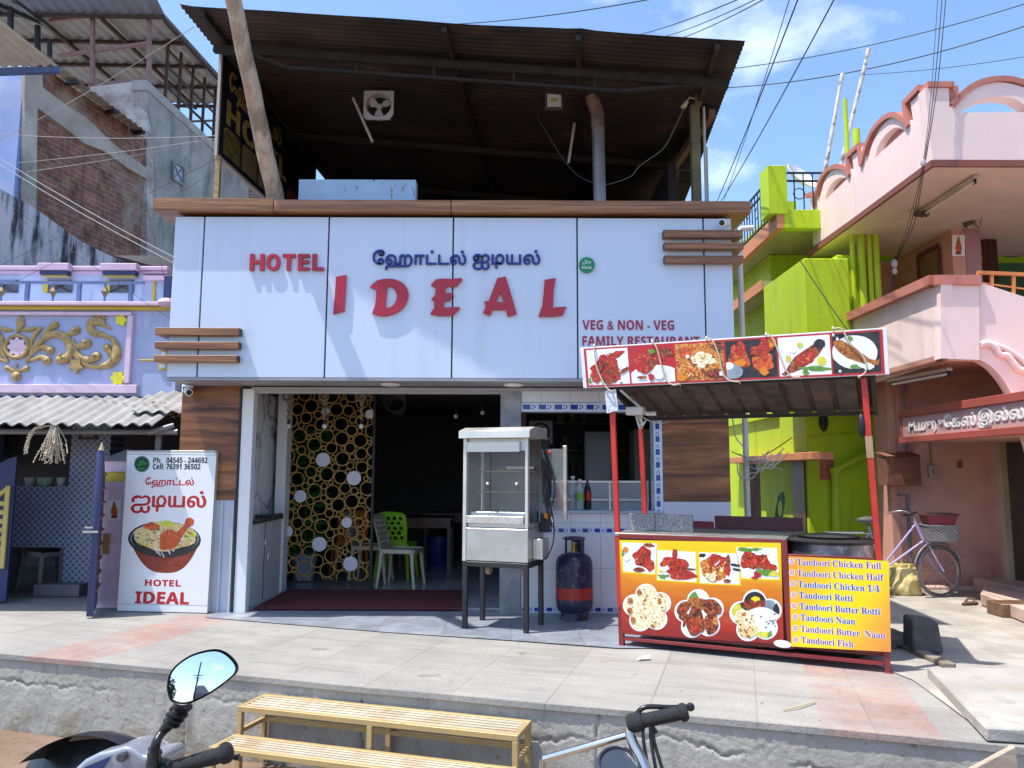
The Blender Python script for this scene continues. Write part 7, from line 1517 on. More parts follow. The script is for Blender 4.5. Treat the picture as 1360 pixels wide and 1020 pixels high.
# green room behind the balcony
mb = MB(); mb.box(xw2 + .01, 12, yw + 1.6, yw + 1.8, zlo, zso - .052); mb.build('verandah_wall', mat('deep green wall', (.04, .13, .05), .8, var=.1), ph)
a, b2 = at(1302, 300, yw + .4), at(1326, 370, yw + .4); mb = MB(); mb.grid(lambda s_, t_: V((a.x + (b2.x - a.x) * s_, yw + .4 + .02 * math.sin(s_ * 30), zlo + (zso - .06 - zlo) * t_)), 60, 2); mb.build('curtain', mat('brown curtain', (.13, .05, .04), .8), ph)
p = at(1343, 338, yw + 1.59); mb = MB(); mb.box(p.x - .09, p.x + .09, yw + 1.58, yw + 1.599, p.z - .04, p.z + .04); mb.build('name_plate', mat('plate brown', (.05, .03, .025), .5), ph)
mb = MB(); random.seed(6); a, b2 = at(1280, 300, yw - .25), at(1340, 262, yw - .6)
mb.tube([a, b2], .035, 8); 
for i in range(60): c_ = a.lerp(b2, random.random()); mb.bar(c_, c_ + V((random.gauss(0, .05), random.gauss(0, .05), random.gauss(-.02, .05))), .006)
mb.build('rolled_mat', mat('dark roll', (.10, .09, .06), .9, var=.4), ph)
# lower band parapet
YL2 = onx(1250, 420, X0).y; XL2 = X0
band_t, band_b = [(1101, 438), (1248.5, 372)], [(1253, 475), (1100, 523)]
wallx([[(1101, 438), (1249.5, 372), (1249.5, 476), (1101, 524)]], XL2, .12, 'band_parapet', pk, ph)
wallf([[(1249.5, 372), (1301, 374), (1301, 478), (1249.5, 476)]], YL2 - .004, .12, 'band_parapet', pk, ph)
wallf([[(1301.5, 375), (1430, 417), (1430, 760), (1390, 680), (1372, 606)] + [tuple(p) for p in smooth_path([(1362, 570), (1350, 536), (1335, 508), (1318, 488), (1301.5, 478)], 5)]], YL2 + .02, .12, 'stair_parapet', pk, ph)
cap([onX(x, y, XL2 + .05) + V((-.05, 0, 0)) for x, y in ((1101, 437), (1249.5, 372))], .10, .16); mb = MB(); a, b2 = at(1248, 368, YL2), at(1301, 373, YL2); mb.box(a.x - .04, b2.x, YL2 - .035, YL2 + .14, a.z - .085, a.z + .015); mb.build('coping', terr, ph)
zl2 = at(1250, 476, YL2).z
mb = MB(); mb.box(XL2 + .0, 12, YL2 + .125, 11, zl2 + .0, zl2 + .05); mb.build('lower_soffit', sal, ph); mb = MB(); mb.box(XL2 - .01, XL2 + .03, YL2 - .01, 11, zl2 - .025, zl2 - .002); mb.build('soffit_edge', mat('brown edge', (.22, .07, .05), .7), ph)
# scallop moulding on the stair parapet
mb = MB(); q = smooth_path([tuple(at(x, y, YL2 + .0)) for x, y in ((1302, 458), (1312, 456), (1322, 462), (1328, 471), (1337, 472), (1344, 480), (1352, 490), (1362, 494), (1375, 510))], 5); mb.tube(q, .035, 8); q = smooth_path([tuple(at(x, y, YL2 + .0)) for x, y in ((1302, 458), (1320, 458), (1340, 466), (1362, 482), (1380, 500))], 5); mb.tube(q, .028, 8); mb.build('scallop_moulding', pk, ph, smooth=60)
mb = MB(); yr_ = YL2 + .06; a, b2 = at(1298, 362, yr_), at(1420, 367, yr_); mb.bar(a, b2, .035)
for px in (1299, 1317, 1346, 1375): c_ = at(px, 364, yr_); mb.bar(c_, at(px, 380 + (px - 1300) * .32, yr_), .028)
mb.bar(at(1305, 376, yr_), at(1420, 392, yr_), .015); mb.build('stair_railing', mat('orange rail', (.62, .22, .06), .5), ph)
# ground floor walls
YW = 9.75; xg0 = at(1191, 650, YW).x; XD = at(1311, 700, YW).x
rose = mat('rose plaster', (.68, .39, .32), .85, var=.12, scale=2.5, bump=.3, bscale=25, stain=(.50, .27, .25), sscale=1.3, slo=.5)
mb = MB(); mb.box(xg0, XD, YW, YW + .25, 0, zl2 - .002); mb.build('ground_wall', rose, ph); mb = MB(); mb.box(xg0 - .10, xg0 - .001, YW - .05, YW + .3, 0, zl2 - .002); mb.build('corner_pilaster', sal, ph)
yd0 = YW - .3; mb = MB(); mb.box(XD, XD + .25, yd0, YW + .25, 0, zl2 - .002); mb.box(XD, XD + .25, 4.5, yd0 - .001, 2.02, zl2 - .002); mb.box(XD, XD + .25, 4.5, 7.5, 0, 2.019); mb.build('side_wall', rose, ph)
mb = MB(); mb.box(XD - .03, XD + .1, yd0 - .10, yd0, .16, 2.0); mb.box(XD - .03, XD + .1, 7.5, yd0 - .101, 1.9, 2.0); mb.box(XD - .025, XD + .1, 7.9, 7.98, .16, 1.899); mb.build('door_frame', mat('cream frame', (.50, .40, .27), .6, var=.15), ph, bevel=.004)
mb = MB(); mb.box(XD + .05, XD + .09, 7.51, yd0 - .101, .16, 1.9); mb.build('door', mat('dusty dark door', (.07, .05, .04), .7, var=.4, scale=3, stain=(.13, .11, .09), sscale=2, slo=.5), ph)
# open green shutter leaf
sA, sB = V((XD - .05, 8.0, 0)), V((XD - .55, 7.62, 0)); zsh0, zsh1 = at(1345, 690, 8).z, at(1345, 560, 8).z
sh = V((sA - sB)).normalized(); mb = MB(); mb.prism([sA + V((0, 0, zsh0)), sB + V((0, 0, zsh0)), sB + V((0, 0, zsh1)), sA + V((0, 0, zsh1))], V((-sh.y, sh.x, 0)) * .03); lf = mb.build('shutter', mat('shutter green', (.02, .045, .035), .4), ph)
mb = MB()
nn = V((sh.y, -sh.x, 0)) * .012
for a_, b_2 in (((sA, zsh0), (sB, zsh0)), ((sA, zsh1), (sB, zsh1)), ((sA, zsh0), (sA, zsh1)), ((sB, zsh0), (sB, zsh1))): mb.bar(a_[0] + V((0, 0, a_[1])) + nn, b_2[0] + V((0, 0, b_2[1])) + nn, .06, .06)
mb.build('shutter_frame', mat('shutter cream', (.55, .48, .36), .6), lf)
mb = MB(); mb.box(xg0 + .2, XD + .05, YW - .22, YW - .001, 0, .05); mb.box(XD - .35, XD + .05, 5.5, YW - .221, 0, .16); mb.build('plinth', mat('worn pink plinth', (.55, .38, .32), .9, var=.2, stain=(.42, .33, .27), slo=.5), ph, bevel=.01)
# name board canopy over the door
XS = 4.62; zt5 = [onx(x, y, XS) for x, y in ((1198, 546), (1420, 505), (1420, 565), (1209, 589))]
def cv(px, py, o=0.): return onp(px, py, V((XS - .0 + o, 0, 0)), V((1, 0, 0)))
cyA, cyB = cv(1198, 548).y, cv(1390, 520).y; zc1_, zc0_ = cv(1280, 533).z, cv(1280, 583).z
cyA = cv(1199, 560).y; cyB = 6.4
cb_ = thing('name_board', 'terracotta name board with silver house name letters over the pink house door', 'name board', (XS, (cyA + cyB) / 2, zc0_))
mb = MB(); mb.box(XS, XD - .002, cyB, cyA, zc0_ + .02, zc1_ - .02); mb.build('canopy', sal, cb_)
mb = MB(); mb.box(XS - .03, XS - .001, cyB, cyA, zc0_ + .075, zc1_ - .085); mb.build('panel', mat('mauve panel', (.50, .30, .28), .6, var=.08), cb_)
mb = MB(); mb.box(XS - .06, XS + .02, cyB, cyA, zc1_ - .083, zc1_); mb.box(XS - .06, XS + .02, cyB, cyA, zc0_, zc0_ + .073); mb.box(XS - .04, XS - .002, cyA - .05, cyA, zc0_ + .0735, zc1_ - .0835); mb.build('moulding', mat('terracotta moulding', (.34, .07, .05), .6, var=.1), cb_, bevel=.006)
slv = mat('silver letters', (.72, .70, .68), .35, 0., var=.05); zch = zc1_ - zc0_ - .16
mb = MB()
t1, t2 = cv(1212, 580), cv(1304, 545); tw1 = t1.y - t2.y
mb.text('M.முருேகஸ்.', V((XS - .034, t1.y, zc0_ + .09)), V((0, -1, 0)), Z, tw1, zch * .8, .012, depth=.012)
t3, t4 = cv(1305, 572), cv(1385, 535)
mb.text('இல்லம்', V((XS - .034, t3.y, zc0_ + .09)), V((0, -1, 0)), Z, (t3.y - t4.y), zch * .85, .02, depth=.014)
mb.build('lettering', slv, cb_)
# tube lamps
def tubelamp(p, q, lab):
    t = thing('tube_light', lab, 'tube light', (p + q) / 2); d = (q - p).normalized(); mb = MB(); mb.bar(p, q, .06, .035); mb.build('batten', M.setdefault('batten', mat('batten', (.52, .44, .38), .5, var=.1)), t, bevel=.004)
    mb = MB(); mb.tube([p + d * .06 + V((0, -.01, -.05)), q - d * .06 + V((0, -.01, -.05))], .014, 10); mb.build('tube', M.setdefault('tubeglass', mat('tube glass', (.74, .70, .66), .3)), t); mb = MB()
    for c_, s_ in ((p, 1), (q, -1)): mb.obox(c_ + d * s_ * .05 + V((0, -.01, -.045)), d * .015, V((0, .02, 0)), V((0, 0, .03)))
    mb.build('end_cap', blackm, t)
zu_ = zso - .075
def onz(px, py, z_): d = ray(px, py); return CAM + d * ((z_ - CAM.z) / d.z)
tubelamp(onz(1221, 283, zu_), onz(1297, 234, zu_), 'dusty tube light under the upper pink balcony'); 
mb = MB(); p = onz(1219, 284, zu_ - .05); mb.ball(p, .05, (1, 1, .8), 10); mb.ball(p + V((.09, 0, 0)), .05, (1, 1, .8), 10); tag(mb.build('lamp_holder', mat('dark holder', (.09, .06, .05), .6)), 'dark round lamp holder at the end of the upper tube light', 'lamp holder')
tubelamp(onz(1180, 506, zl2 - .06), onz(1262, 490, zl2 - .06), 'dusty tube light under the lower pink balcony')
# meter boxes, switch, pipes
p, q = at(1177, 606, YW - .25), at(1224, 645, YW - .25); mb = MB(); mb.box(p.x, q.x, YW - .25, YW - .002, q.z, p.z); mb.add([(p.x - .02, YW - .28, p.z + .001), (q.x + .02, YW - .28, p.z + .001), (q.x + .02, YW, p.z + .06), (p.x - .02, YW, p.z + .06)], [(0, 1, 2, 3)])
tag(mb.build('meter_box', mat('rusty brown box', (.20, .075, .05), .7, .1, var=.3, scale=5, stain=(.28, .16, .10), slo=.55), bevel=.004), 'rusty brown meter box on the corner of the pink wall', 'meter box')
p, q = at(1234, 618, YW - .06), at(1245, 635, YW - .06); t = thing('switch_box', 'small cream switch box on the pink wall', 'switch box', (p.x, YW, q.z)); mb = MB(); mb.box(p.x, q.x, YW - .06, YW - .001, q.z, p.z); mb.build('box', mat('cream switch', (.50, .42, .34), .5), t, bevel=.005); mb = MB(); mb.box(p.x + .025, q.x - .025, YW - .068, YW - .061, q.z + .04, p.z - .04); mb.tube([((p.x + q.x) / 2, YW - .02, p.z), ((p.x + q.x) / 2, YW - .02, zl2 - .4)], .012, 6); mb.build('switch', mat('grey switch', (.3, .24, .2), .5), t)
mb = MB(); c_ = at(1275, 617, YW - .02); mb.box(c_.x - .03, c_.x + .03, YW - .03, YW - .001, c_.z - .045, c_.z + .045); tag(mb.build('bell_switch', mat('bell brown', (.22, .16, .10), .6), bevel=.006), 'small brown bell switch beside the door jamb', 'switch')
mb = MB(); p = at(1207, 690, YW - .05); mb.tube([V((p.x, YW - .05, .05)), V((p.x, YW - .05, at(1207, 657, YW).z)), V((p.x - .13, YW - .05, at(1207, 657, YW).z))], .018, 8); z_ = at(1207, 677, YW).z; mb.tube([V((p.x, YW - .05, z_)), V((p.x - .13, YW - .05, z_))], .016, 8)
tag(mb.build('water_pipe', mat('grey water pipe', (.20, .22, .26), .4, .3)), 'grey water pipe with two branches on the pink corner', 'pipe')
mb = MB()
for px in (1197, 1205): x = at(px, 560, YW).x; mb.tube([(x, YW - .04, at(px, 600, YW).z), (x, YW - .04, zl2 - .03)], .016, 8)
tag(mb.build('conduit_pair', mat('painted conduit', (.46, .24, .22), .6)), 'pair of painted conduits above the meter box', 'conduit')
# ================= bicycle, sack, sandals =================
wh_r = .30; w1_ = gr(1250, 794.5); bc = thing('bicycle', 'lavender bicycle with a front basket leaning near the pink wall', 'bicycle', w1_)
bd_ = V((-1, .10, 0)).normalized(); bn = V((.10, 1, 0)).normalized(); up = V((.0, .05, 1)).normalized()
fw_ = V((w1_.x, w1_.y, 0)) + up * wh_r; fdir = V((.97, .24, 0)).normalized()    # front wheel turned a little
rw_ = fw_ + bd_ * 1.02
lav = mat('lavender frame paint', (.42, .36, .60), .35, var=.1); rub = mat('tyre', (.13, .12, .115), .8, var=.3); chr_ = mat('dull chrome', (.5, .5, .5), .3, 1., var=.2)
def wheel(c_, ax):
    mb = MB(); mb.ring(c_, wh_r - .018, .018, ax, up, 40, 8); w_ = mb.build('wheel', rub, bc, smooth=60)
    mb = MB(); mb.ring(c_, wh_r - .04, .009, ax, up, 36, 6); mb.build('rim', chr_, w_)
    mb = MB()
    for i in range(16): a = i * math.pi / 8; mb.tube([c_, c_ + (ax * math.cos(a) + up * math.sin(a)) * (wh_r - .04)], .0025, 4)
    mb.tube([c_ - ax.cross(up) * .04, c_ + ax.cross(up) * .04], .02, 8); mb.build('spoke', chr_, w_)
wheel(fw_, fdir); wheel(rw_, bd_)
head = fw_ + bd_ * .22 + up * .52; hb2 = fw_ + bd_ * .14 + up * .34; bbk = fw_ + bd_ * .62 + up * -.02; st_p = fw_ + bd_ * .74 + up * .50
mb = MB(); mb.tube([head, bbk + up * .06, bbk], .0125, 8); mb.tube([hb2, bbk + up * .02], .0125, 8); mb.tube([bbk, st_p], .014, 8); mb.tube([bbk, rw_], .01, 8); mb.tube([st_p - up * .08, rw_], .01, 8); mb.tube([hb2, head + up * .04], .018, 8); mb.build('frame', lav, bc)
mb = MB(); sd_ = fdir.cross(up)
for s_ in (-1, 1): mb.tube(smooth_path([tuple(hb2 + sd_ * .035 * s_), tuple(hb2.lerp(fw_, .5) + sd_ * .05 * s_), tuple(fw_ + sd_ * .05 * s_ + fdir * .02)], 5), .011, 8)
mb.build('fork', lav, bc)
mb = MB(); mb.tube([head, head + up * .10], .012, 8); hc = head + up * .10
mb.tube(smooth_path([tuple(hc + bd_ * .22 - bn * .24 + up * .02), tuple(hc + bd_ * .05 - bn * .2 + up * .05), tuple(hc), tuple(hc + bd_ * .05 + bn * .2 + up * .05), tuple(hc + bd_ * .22 + bn * .24 + up * .02)], 6), .011, 8); mb.build('handlebar', chr_, bc)
mb = MB(); mb.tube([hc + bd_ * .22 - bn * .24 + up * .02, hc + bd_ * .1 - bn * .22 + up * .04], .016, 8); mb.build('grip', blackm, bc)
mb = MB(); mb.ball(st_p + up * .07, .12, (1.15, .6, .35), 14); mb.tube([st_p, st_p + up * .05], .012, 8); mb.build('saddle', mat('worn saddle', (.10, .095, .09), .5), bc)
mgm = mat('mudguard', (.30, .29, .34), .4, .5)
for c_, ax, a0, a1 in ((fw_, fdir, 20, 170), (rw_, bd_ * -1, 10, 180)): mb = MB(); mb.tube([c_ + (ax * math.cos(rad(a)) + up * math.sin(rad(a))) * (wh_r + .025) for a in range(a0, a1, 8)], .022, 8, .5); mb.build('mudguard', mgm, bc)
mb = MB(); mb.tube([rw_ + up * (wh_r + .12) - bd_ * .3, rw_ + up * (wh_r + .12) + bd_ * .2], .01, 6); mb.tube([rw_, rw_ + up * (wh_r + .12)], .008, 6); mb.obox(rw_ + up * (wh_r + .13), bd_ * .2, bn * .07, up * .006); mb.build('carrier', chr_, bc)
mb = MB(); mb.lathe(bbk, [(.02, -.02), (.09, -.018), (.09, -.012), (.02, -.01)], 20, bn); mb.tube([bbk - bn * .04, bbk - bn * .06 - up * .16], .009, 6); mb.obox(bbk - bn * .09 - up * .16, bd_ * .045, bn * .03, up * .01); mb.build('crank', chr_, bc)
# basket
bkc = hc - bd_ * .26 + up * -.19
mb = MB(); m_, nt, b = newmat('grey basket mesh'); cc = coords(nt, (1, 1, 1)); ck = _n(nt, 'TexChecker', Scale=55., Color1=rgba((.10, .10, .10)), Color2=rgba((.40, .39, .38))); nt.links.new(cc, ck.inputs[0]); nt.links.new(ck.outputs[0], b.inputs['Base Color']); b.inputs['Roughness'].default_value = .5
def bk_(w_, d_, z_): return [bkc + bd_ * i * w_ + bn * j * d_ + up * z_ for i, j in ((-1, -1), (1, -1), (1, 1), (-1, 1))]
l0, l1 = bk_(.14, .11, -.09), bk_(.16, .13, .09); mb.add(l0 + l1, [(0, 1, 2, 3), (0, 1, 5, 4), (1, 2, 6, 5), (2, 3, 7, 6), (3, 0, 4, 7)]); mb.build('basket', m_, bc)
mb = MB()
for i in range(4): mb.bar(l1[i], l1[(i + 1) % 4], .014); mb.bar(l0[i], l1[i], .008)
mb.build('basket_rim', mat('basket rim', (.25, .25, .25), .5), bc)
mb = MB(); l0, l1 = bk_(.13, .11, .095), bk_(.17, .13, .215); mb.add(l0 + l1, [(0, 1, 2, 3), (0, 1, 5, 4), (1, 2, 6, 5), (2, 3, 7, 6), (3, 0, 4, 7)]); mb.mat(1)
for i in range(4): mb.bar(l1[i], l1[(i + 1) % 4], .02)
tag(mb.build('plastic_tub', [mat('maroon tub', (.26, .03, .05), .5, var=.1), mat('dark tub rim', (.12, .06, .04), .6)]), 'maroon plastic tub sitting in the bicycle basket', 'tub')
# yellow sack
p = gr(1191, 786) - V((.02, .22, 0)); mb = MB()
def sack(a, b2):
    th = 2 * math.pi * a; z_ = .36 * b2; r_ = (.19 * math.sin(math.pi * min(1, .28 + .72 * b2 * .86)) ** .6) * (1 if b2 < .86 else .8 + (b2 - .86) * 1.2)
    d = noise.noise(V((math.cos(th) * 1.6, math.sin(th) * 1.6, z_ * 7))) * .035 + abs(noise.noise(V((math.cos(th) * 3, math.sin(th) * 3, z_ * 9 + 3)))) * .03
    return V((p.x + (r_ + d) * math.cos(th), p.y + (r_ + d) * math.sin(th), z_ + .012))
mb.grid(sack, 72, 36); tag(mb.build('yellow_sack', mat('yellow plastic sack', (.62, .50, .20), .45, var=.15, scale=8, bump=.4, bscale=25), smooth=70), 'crumpled yellow plastic sack tied on the ground beside the bicycle', 'sack')
sanm = mat('brown sandal', (.10, .045, .03), .7, var=.2)
def sandal(px, py, rz, lab):
    p = gr(px, py, .012); t = thing('sandal', lab, 'sandal', p, 'pair of sandals'); d, s_ = V((math.cos(rz), math.sin(rz), 0)), V((-math.sin(rz), math.cos(rz), 0)); mb = MB()
    l = [p + d * .13 * math.cos(a * .3142) + s_ * (.045 + .008 * math.cos(a * .3142)) * math.sin(a * .3142) for a in range(20)]; mb.prism(l, (0, 0, .022)); mb.build('sole', sanm, t)
    mb = MB(); mb.tube([p + d * .0 + s_ * .05 + V((0, 0, .02)), p + d * .03 + s_ * .03 + V((0, 0, .06)), p + d * .03 - s_ * .03 + V((0, 0, .06)), p - s_ * .05 + V((0, 0, .02))], .014, 8, .5); mb.build('strap', sanm, t)
sandal(1288, 803, .5, 'brown sandal lying nearer the bicycle wheel'); sandal(1309, 797, -.3, 'brown sandal lying nearer the doorstep')
p = gr(1345, 822); mb = MB(); mb.prism([(p.x - .1, p.y, .012), (p.x + .5, p.y - .1, .012), (p.x + .5, p.y + .25, .012), (p.x - .1, p.y + .25, .012)], (0, 0, .13)); tag(mb.build('wooden_block', wood('brown block', (.12, .06, .03), (.25, .14, .08), (3, 3, 3), 2), bevel=.006), 'brown wooden block propping the doorstep slab at the right edge', 'block')
p = gr(1330, 806, .14); mb = MB(); mb.prism([gr(1302, 788, .14), gr(1420, 832, .14), gr(1420, 800, .14), gr(1310, 776, .14)], (0, 0, -.12)); tag(mb.build('doorstep_slab', M.get('ds') or mat('doorstep', (.52, .37, .31), .9, var=.2, bump=.3), bevel=.006), 'worn pinkish stone slab forming the step at the pink house door', 'stone slab')
# ================= foreground: bench rack, motorcycle, second handlebar =================
ZBk1 = -.10; p00, p10 = gr(353, 921, ZBk1), gr(704, 956, ZBk1); p01, p11 = gr(315, 937.5, ZBk1), gr(687, 978, ZBk1)
be_ = (p10 - p00); be_.z = 0; bL = be_.length; frb = Fr(V((p01.x, p01.y, 0)), V((be_.x, be_.y, 0))); dB = (p00 - p01).dot(frb.n); bL = (p11 - p01).dot(frb.e)
wy = mat('ochre painted steel', (.42, .30, .13), .5, .1, var=.12, scale=7, stain=(.36, .22, .07), sscale=7, slo=.55); slm = mat('worn ochre slats', (.48, .41, .30), .6, .1, var=.2, scale=5, stain=(.34, .22, .09), sscale=4, slo=.48)
rack = thing('slatted_bench', 'ochre steel two step slatted bench standing on the road by the kerb', 'bench', V((frb.p(bL / 2, 0, ROADZ))))
def tier(u0, u1, v0, v1, z_, name):
    t = .035; mb = MB()
    frb.box(mb, u0, u1, v0, v0 + t, z_ - t, z_); frb.box(mb, u0, u1, v1 - t, v1, z_ - t, z_); frb.box(mb, u0, u0 + t, v0 + t, v1 - t, z_ - t, z_ - .001); frb.box(mb, u1 - t, u1, v0 + t, v1 - t, z_ - t, z_ - .001); frb.box(mb, (u0 + u1) / 2 - t / 2, (u0 + u1) / 2 + t / 2, v0 + t, v1 - t, z_ - t, z_ - .012); o = mb.build(name, wy, rack, bevel=.003)
    n = 5
    for i in range(n):
        v = v0 + t + (v1 - v0 - 2 * t) * (i + .5) / n; mb = MB(); frb.box(mb, u0 + t, u1 - t, v - .29 * (v1 - v0 - 2 * t) / n, v + .29 * (v1 - v0 - 2 * t) / n, z_ - .012, z_ - .003); mb.build('slat', slm, o, bevel=.002)
tier(0, bL, 0, dB, ZBk1, 'upper_tier'); z2 = -.15
while (gr(317, 975, z2) - frb.o).dot(frb.n) > -.015: z2 += .002
while (gr(317, 975, z2) - frb.o).dot(frb.n) < -.02: z2 -= .002
g00 = gr(317, 975, z2); v2b = min(-.002, (g00 - frb.o).dot(frb.n)); g01 = gr(281, 992, z2); v2a = (g01 - frb.o).dot(frb.n); 
tier(.0, bL, v2a, v2b, z2, 'lower_tier')
for u in (0, bL / 2 - .018, bL - .035):
    for v, zt_ in ((0, ZBk1 - .035), (dB - .035, ZBk1 - .035), (v2a, z2 - .035)):
        mb = MB(); frb.box(mb, u, u + .035, v, v + .035, ROADZ - .01, zt_); mb.build('leg', wy, rack, bevel=.003)
mb = MB()
for v in (dB - .03,): frb.box(mb, 0, bL, v, v + .025, -.27, -.245)
for u in (.004, bL - .03): frb.box(mb, u, u + .025, .035, dB - .035, -.27, -.245); frb.box(mb, u, u + .025, v2b, .0, z2 - .03, z2 - .005)
mb.build('stretcher', wy, rack)
# ---------------- motorcycle with mirror ----------------
YM = 2.15; bike = thing('motorcycle', 'grey and black motorcycle parked at the kerb, its mirror showing sky', 'motorcycle', (at(150, 1010, YM).x, YM, ROADZ))
blk = mat('black plastic', (.012, .012, .013), .32, var=.2, scale=30); silv = mat('silver grey paint', (.36, .38, .42), .3, .5, var=.06, stain=(.30, .28, .25), sscale=9, slo=.5, shi=.9); gpl = mat('grip rubber', (.02, .02, .022), .7, bump=.8, bscale=220)
hf_ = V((.10, .99, 0)).normalized(); hr_ = V((hf_.y, -hf_.x, 0))      # heading and right
# mirror glass outline (photo pixels), tilted pane
MP = at(268, 900, YM); mirn = (V((.08, -.93, .20))).normalized()
mo = [(224, 925), (222, 912), (226, 894), (238, 880), (258, 868), (284, 862), (300, 866), (314, 880), (315, 892), (302, 905), (278, 922), (256, 933), (240, 936), (228, 932)]
mo = [tuple(p) for p in smooth_path([(a, b2) for a, b2 in mo] + [mo[0]], 4)[:-1]]
cx_, cy_ = 268, 899
mb = MB(); ring_o = [onp(x, y, MP, mirn) for x, y in mo]; gl = [onp(cx_ + (x - cx_) * .93, cy_ + (y - cy_) * .91, MP, mirn) for x, y in mo]
cen = sum(ring_o, V()) / len(ring_o)
back = [cen + (p - cen) * .6 - mirn * .05 for p in ring_o]; mid = [cen + (p - cen) * .98 - mirn * .018 for p in ring_o]
n = len(mo); rin = [p - mirn * .002 for p in gl]
ro2 = [p + mirn * .003 for p in ring_o]
vs = rin + ro2 + ring_o + mid + back; fs = []
for k_ in range(4): fs += [(k_ * n + i, k_ * n + (i + 1) % n, (k_ + 1) * n + (i + 1) % n, (k_ + 1) * n + i) for i in range(n)]
fs.append(tuple(range(4 * n, 5 * n))); mb.add(vs, fs); msh = mb.build('mirror_housing', blk, bike, smooth=50)
m_, nt, b = newmat('mirror glass'); b.inputs['Base Color'].default_value = (.92, .94, .97, 1); b.inputs['Metallic'].default_value = 1; b.inputs['Roughness'].default_value = .015
mb = MB(); RC = .9; c0_ = onp(cx_, cy_, MP, mirn); dome = []
for k_ in range(1, 9): dome += [c0_ + (p - c0_) * (k_ / 8) + mirn * (.007 - ((p - c0_) * (k_ / 8)).length_squared / (2 * RC)) for p in gl]
mb.add([c0_ + mirn * .007] + dome, [(0, 1 + i, 1 + (i + 1) % n) for i in range(n)] + [(1 + k_ * n + i, 1 + k_ * n + (i + 1) % n, 1 + (k_ + 1) * n + (i + 1) % n, 1 + (k_ + 1) * n + i) for k_ in range(7) for i in range(n)])
mb.build('mirror_glass', m_, msh, smooth=80)
def pa(x, y, Y): return at(x, y, Y)
mb = MB(); q = smooth_path([tuple(pa(245, 934, YM + .03)) + (.026,), tuple(pa(236, 946, YM + .03)) + (.022,), tuple(pa(228, 958, YM + .02)) + (.019,), tuple(pa(216, 972, YM + .02)) + (.012,), tuple(pa(208, 985, YM)) + (.012,), tuple(pa(205, 1000, YM)) + (.014,), tuple(pa(203, 1016, YM)) + (.018,)], 6)
mb.tube([p[:3] for p in q], [p[3] for p in q], 14)
for x, y, r_ in ((236, 946, .027), (231, 953, .026), (227, 960, .024), (205, 997, .02), (204, 1005, .021)): c_ = pa(x, y, YM + .02); mb.lathe(c_ - V((0, 0, .005)), [(r_ * .8, 0), (r_, .003), (r_, .007), (r_ * .8, .01)], 14, (.45, 0, .9))
mb.build('mirror_stem', blk, bike, smooth=50)
# right grip and brake lever
ga, gb2 = pa(224, 1022, YM + .04), pa(296, 1001, YM - .02); gd_ = (gb2 - ga).normalized(); mb = MB()
mb.tube([ga.lerp(gb2, i / 40) for i in range(41)], [.0185 + .0015 * (i % 2) for i in range(41)], 18); mb.lathe(gb2, [(.02, 0), (.027, .004), (.027, .014), (.015, .022), (.0, .024)], 18, gd_); mb.build('grip', gpl, bike, smooth=25)
mb = MB(); la = ga + V((.06, .05, -.01)); mb.tube([la, la.lerp(pa(300, 1010, YM + .05), .6), pa(308, 1006, YM + .05), pa(318, 1006, YM + .05)], [.008, .008, .007, .012], 10, .7); mb.build('brake_lever', blk, bike)
mb = MB(); hc_ = ga - gd_ * .42; mb.tube([gb2 - gd_ * .05, ga - gd_ * .05, hc_ + V((0, .05, -.05)), ], .012, 10); mb.mat(0); lg = hc_ - V((.42, .02, -.02)); mb.tube([hc_ + V((0, .05, -.05)), hc_ - V((.3, -.02, 0)), lg], .012, 10); mb.build('handlebar', mat('bar chrome', (.55, .55, .55), .2, 1.), bike)
mb = MB(); c_ = ga - gd_ * .03; mb.ball(c_, .036, (1.2, 1, 1), 14); mb.build('switch_cluster', blk, bike)
for dx, dz in ((-.02, -.02), (.01, -.035)): mb = MB(); mb.tube(smooth_path([tuple(c_ + V((dx, -.02, dz))), tuple(c_ + V((dx - .03, .06, dz + .03))), tuple(c_ + V((dx - .12, .14, dz - .04))), tuple(c_ + V((dx - .2, .16, dz - .16)))], 6), .0045, 6); mb.build('control_cable', blk, bike)
# headlamp fairing: silver cowl with black visor above
def cowl(a, b2):
    # a across (left..right), b2 back..front
    x = (a - .5) * .40 * (1 - .35 * b2); y = .02 + .30 * b2; z_ = .02 + .085 * (1 - (2 * a - 1) ** 2) - .17 * b2 ** 2
    return V((fc.x, fc.y, fc.z)) + hr_ * x + hf_ * y + V((0, 0, z_))
fc = pa(105, 1032, YM + .12)
mb = MB(); mb.grid(cowl, 24, 16); mb.build('cowl', blk, bike, smooth=70)
mb = MB()
vl = [(100, 1020), (112, 1009), (130, 1000), (150, 996), (166, 991), (176, 994), (190, 1004), (212, 1001), (217, 1012), (212, 1030), (140, 1040), (90, 1040)]
mb.prism([pa(x, y, YM + .06) for x, y in vl], (.0, .16, -.02)); cw_ = mb.build('cowl_side', silv, bike, bevel=.012, seg=3, smooth=50)
mb = MB(); mb.prism([pa(x, y, YM + .055) for x, y in ((112, 1019), (146, 1005), (136, 1022), (122, 1030), (100, 1030))], (0, .02, 0)); mb.build('indicator_lens', mat('dark blue lens', (.03, .05, .16), .12), cw_)
mb = MB(); c_ = pa(161, 1006, YM + .045); mb.lathe(c_, [(.003, .006), (.011, .006), (.013, 0), (.013, -.02)], 14, (0, -1, 0)); mb.build('bolt', mat('bolt', (.12, .12, .13), .35, .6), cw_)
vs_ = [(28, 1032), (38, 1014), (58, 1000), (85, 990), (110, 986), (135, 985), (152, 989), (163, 996)]
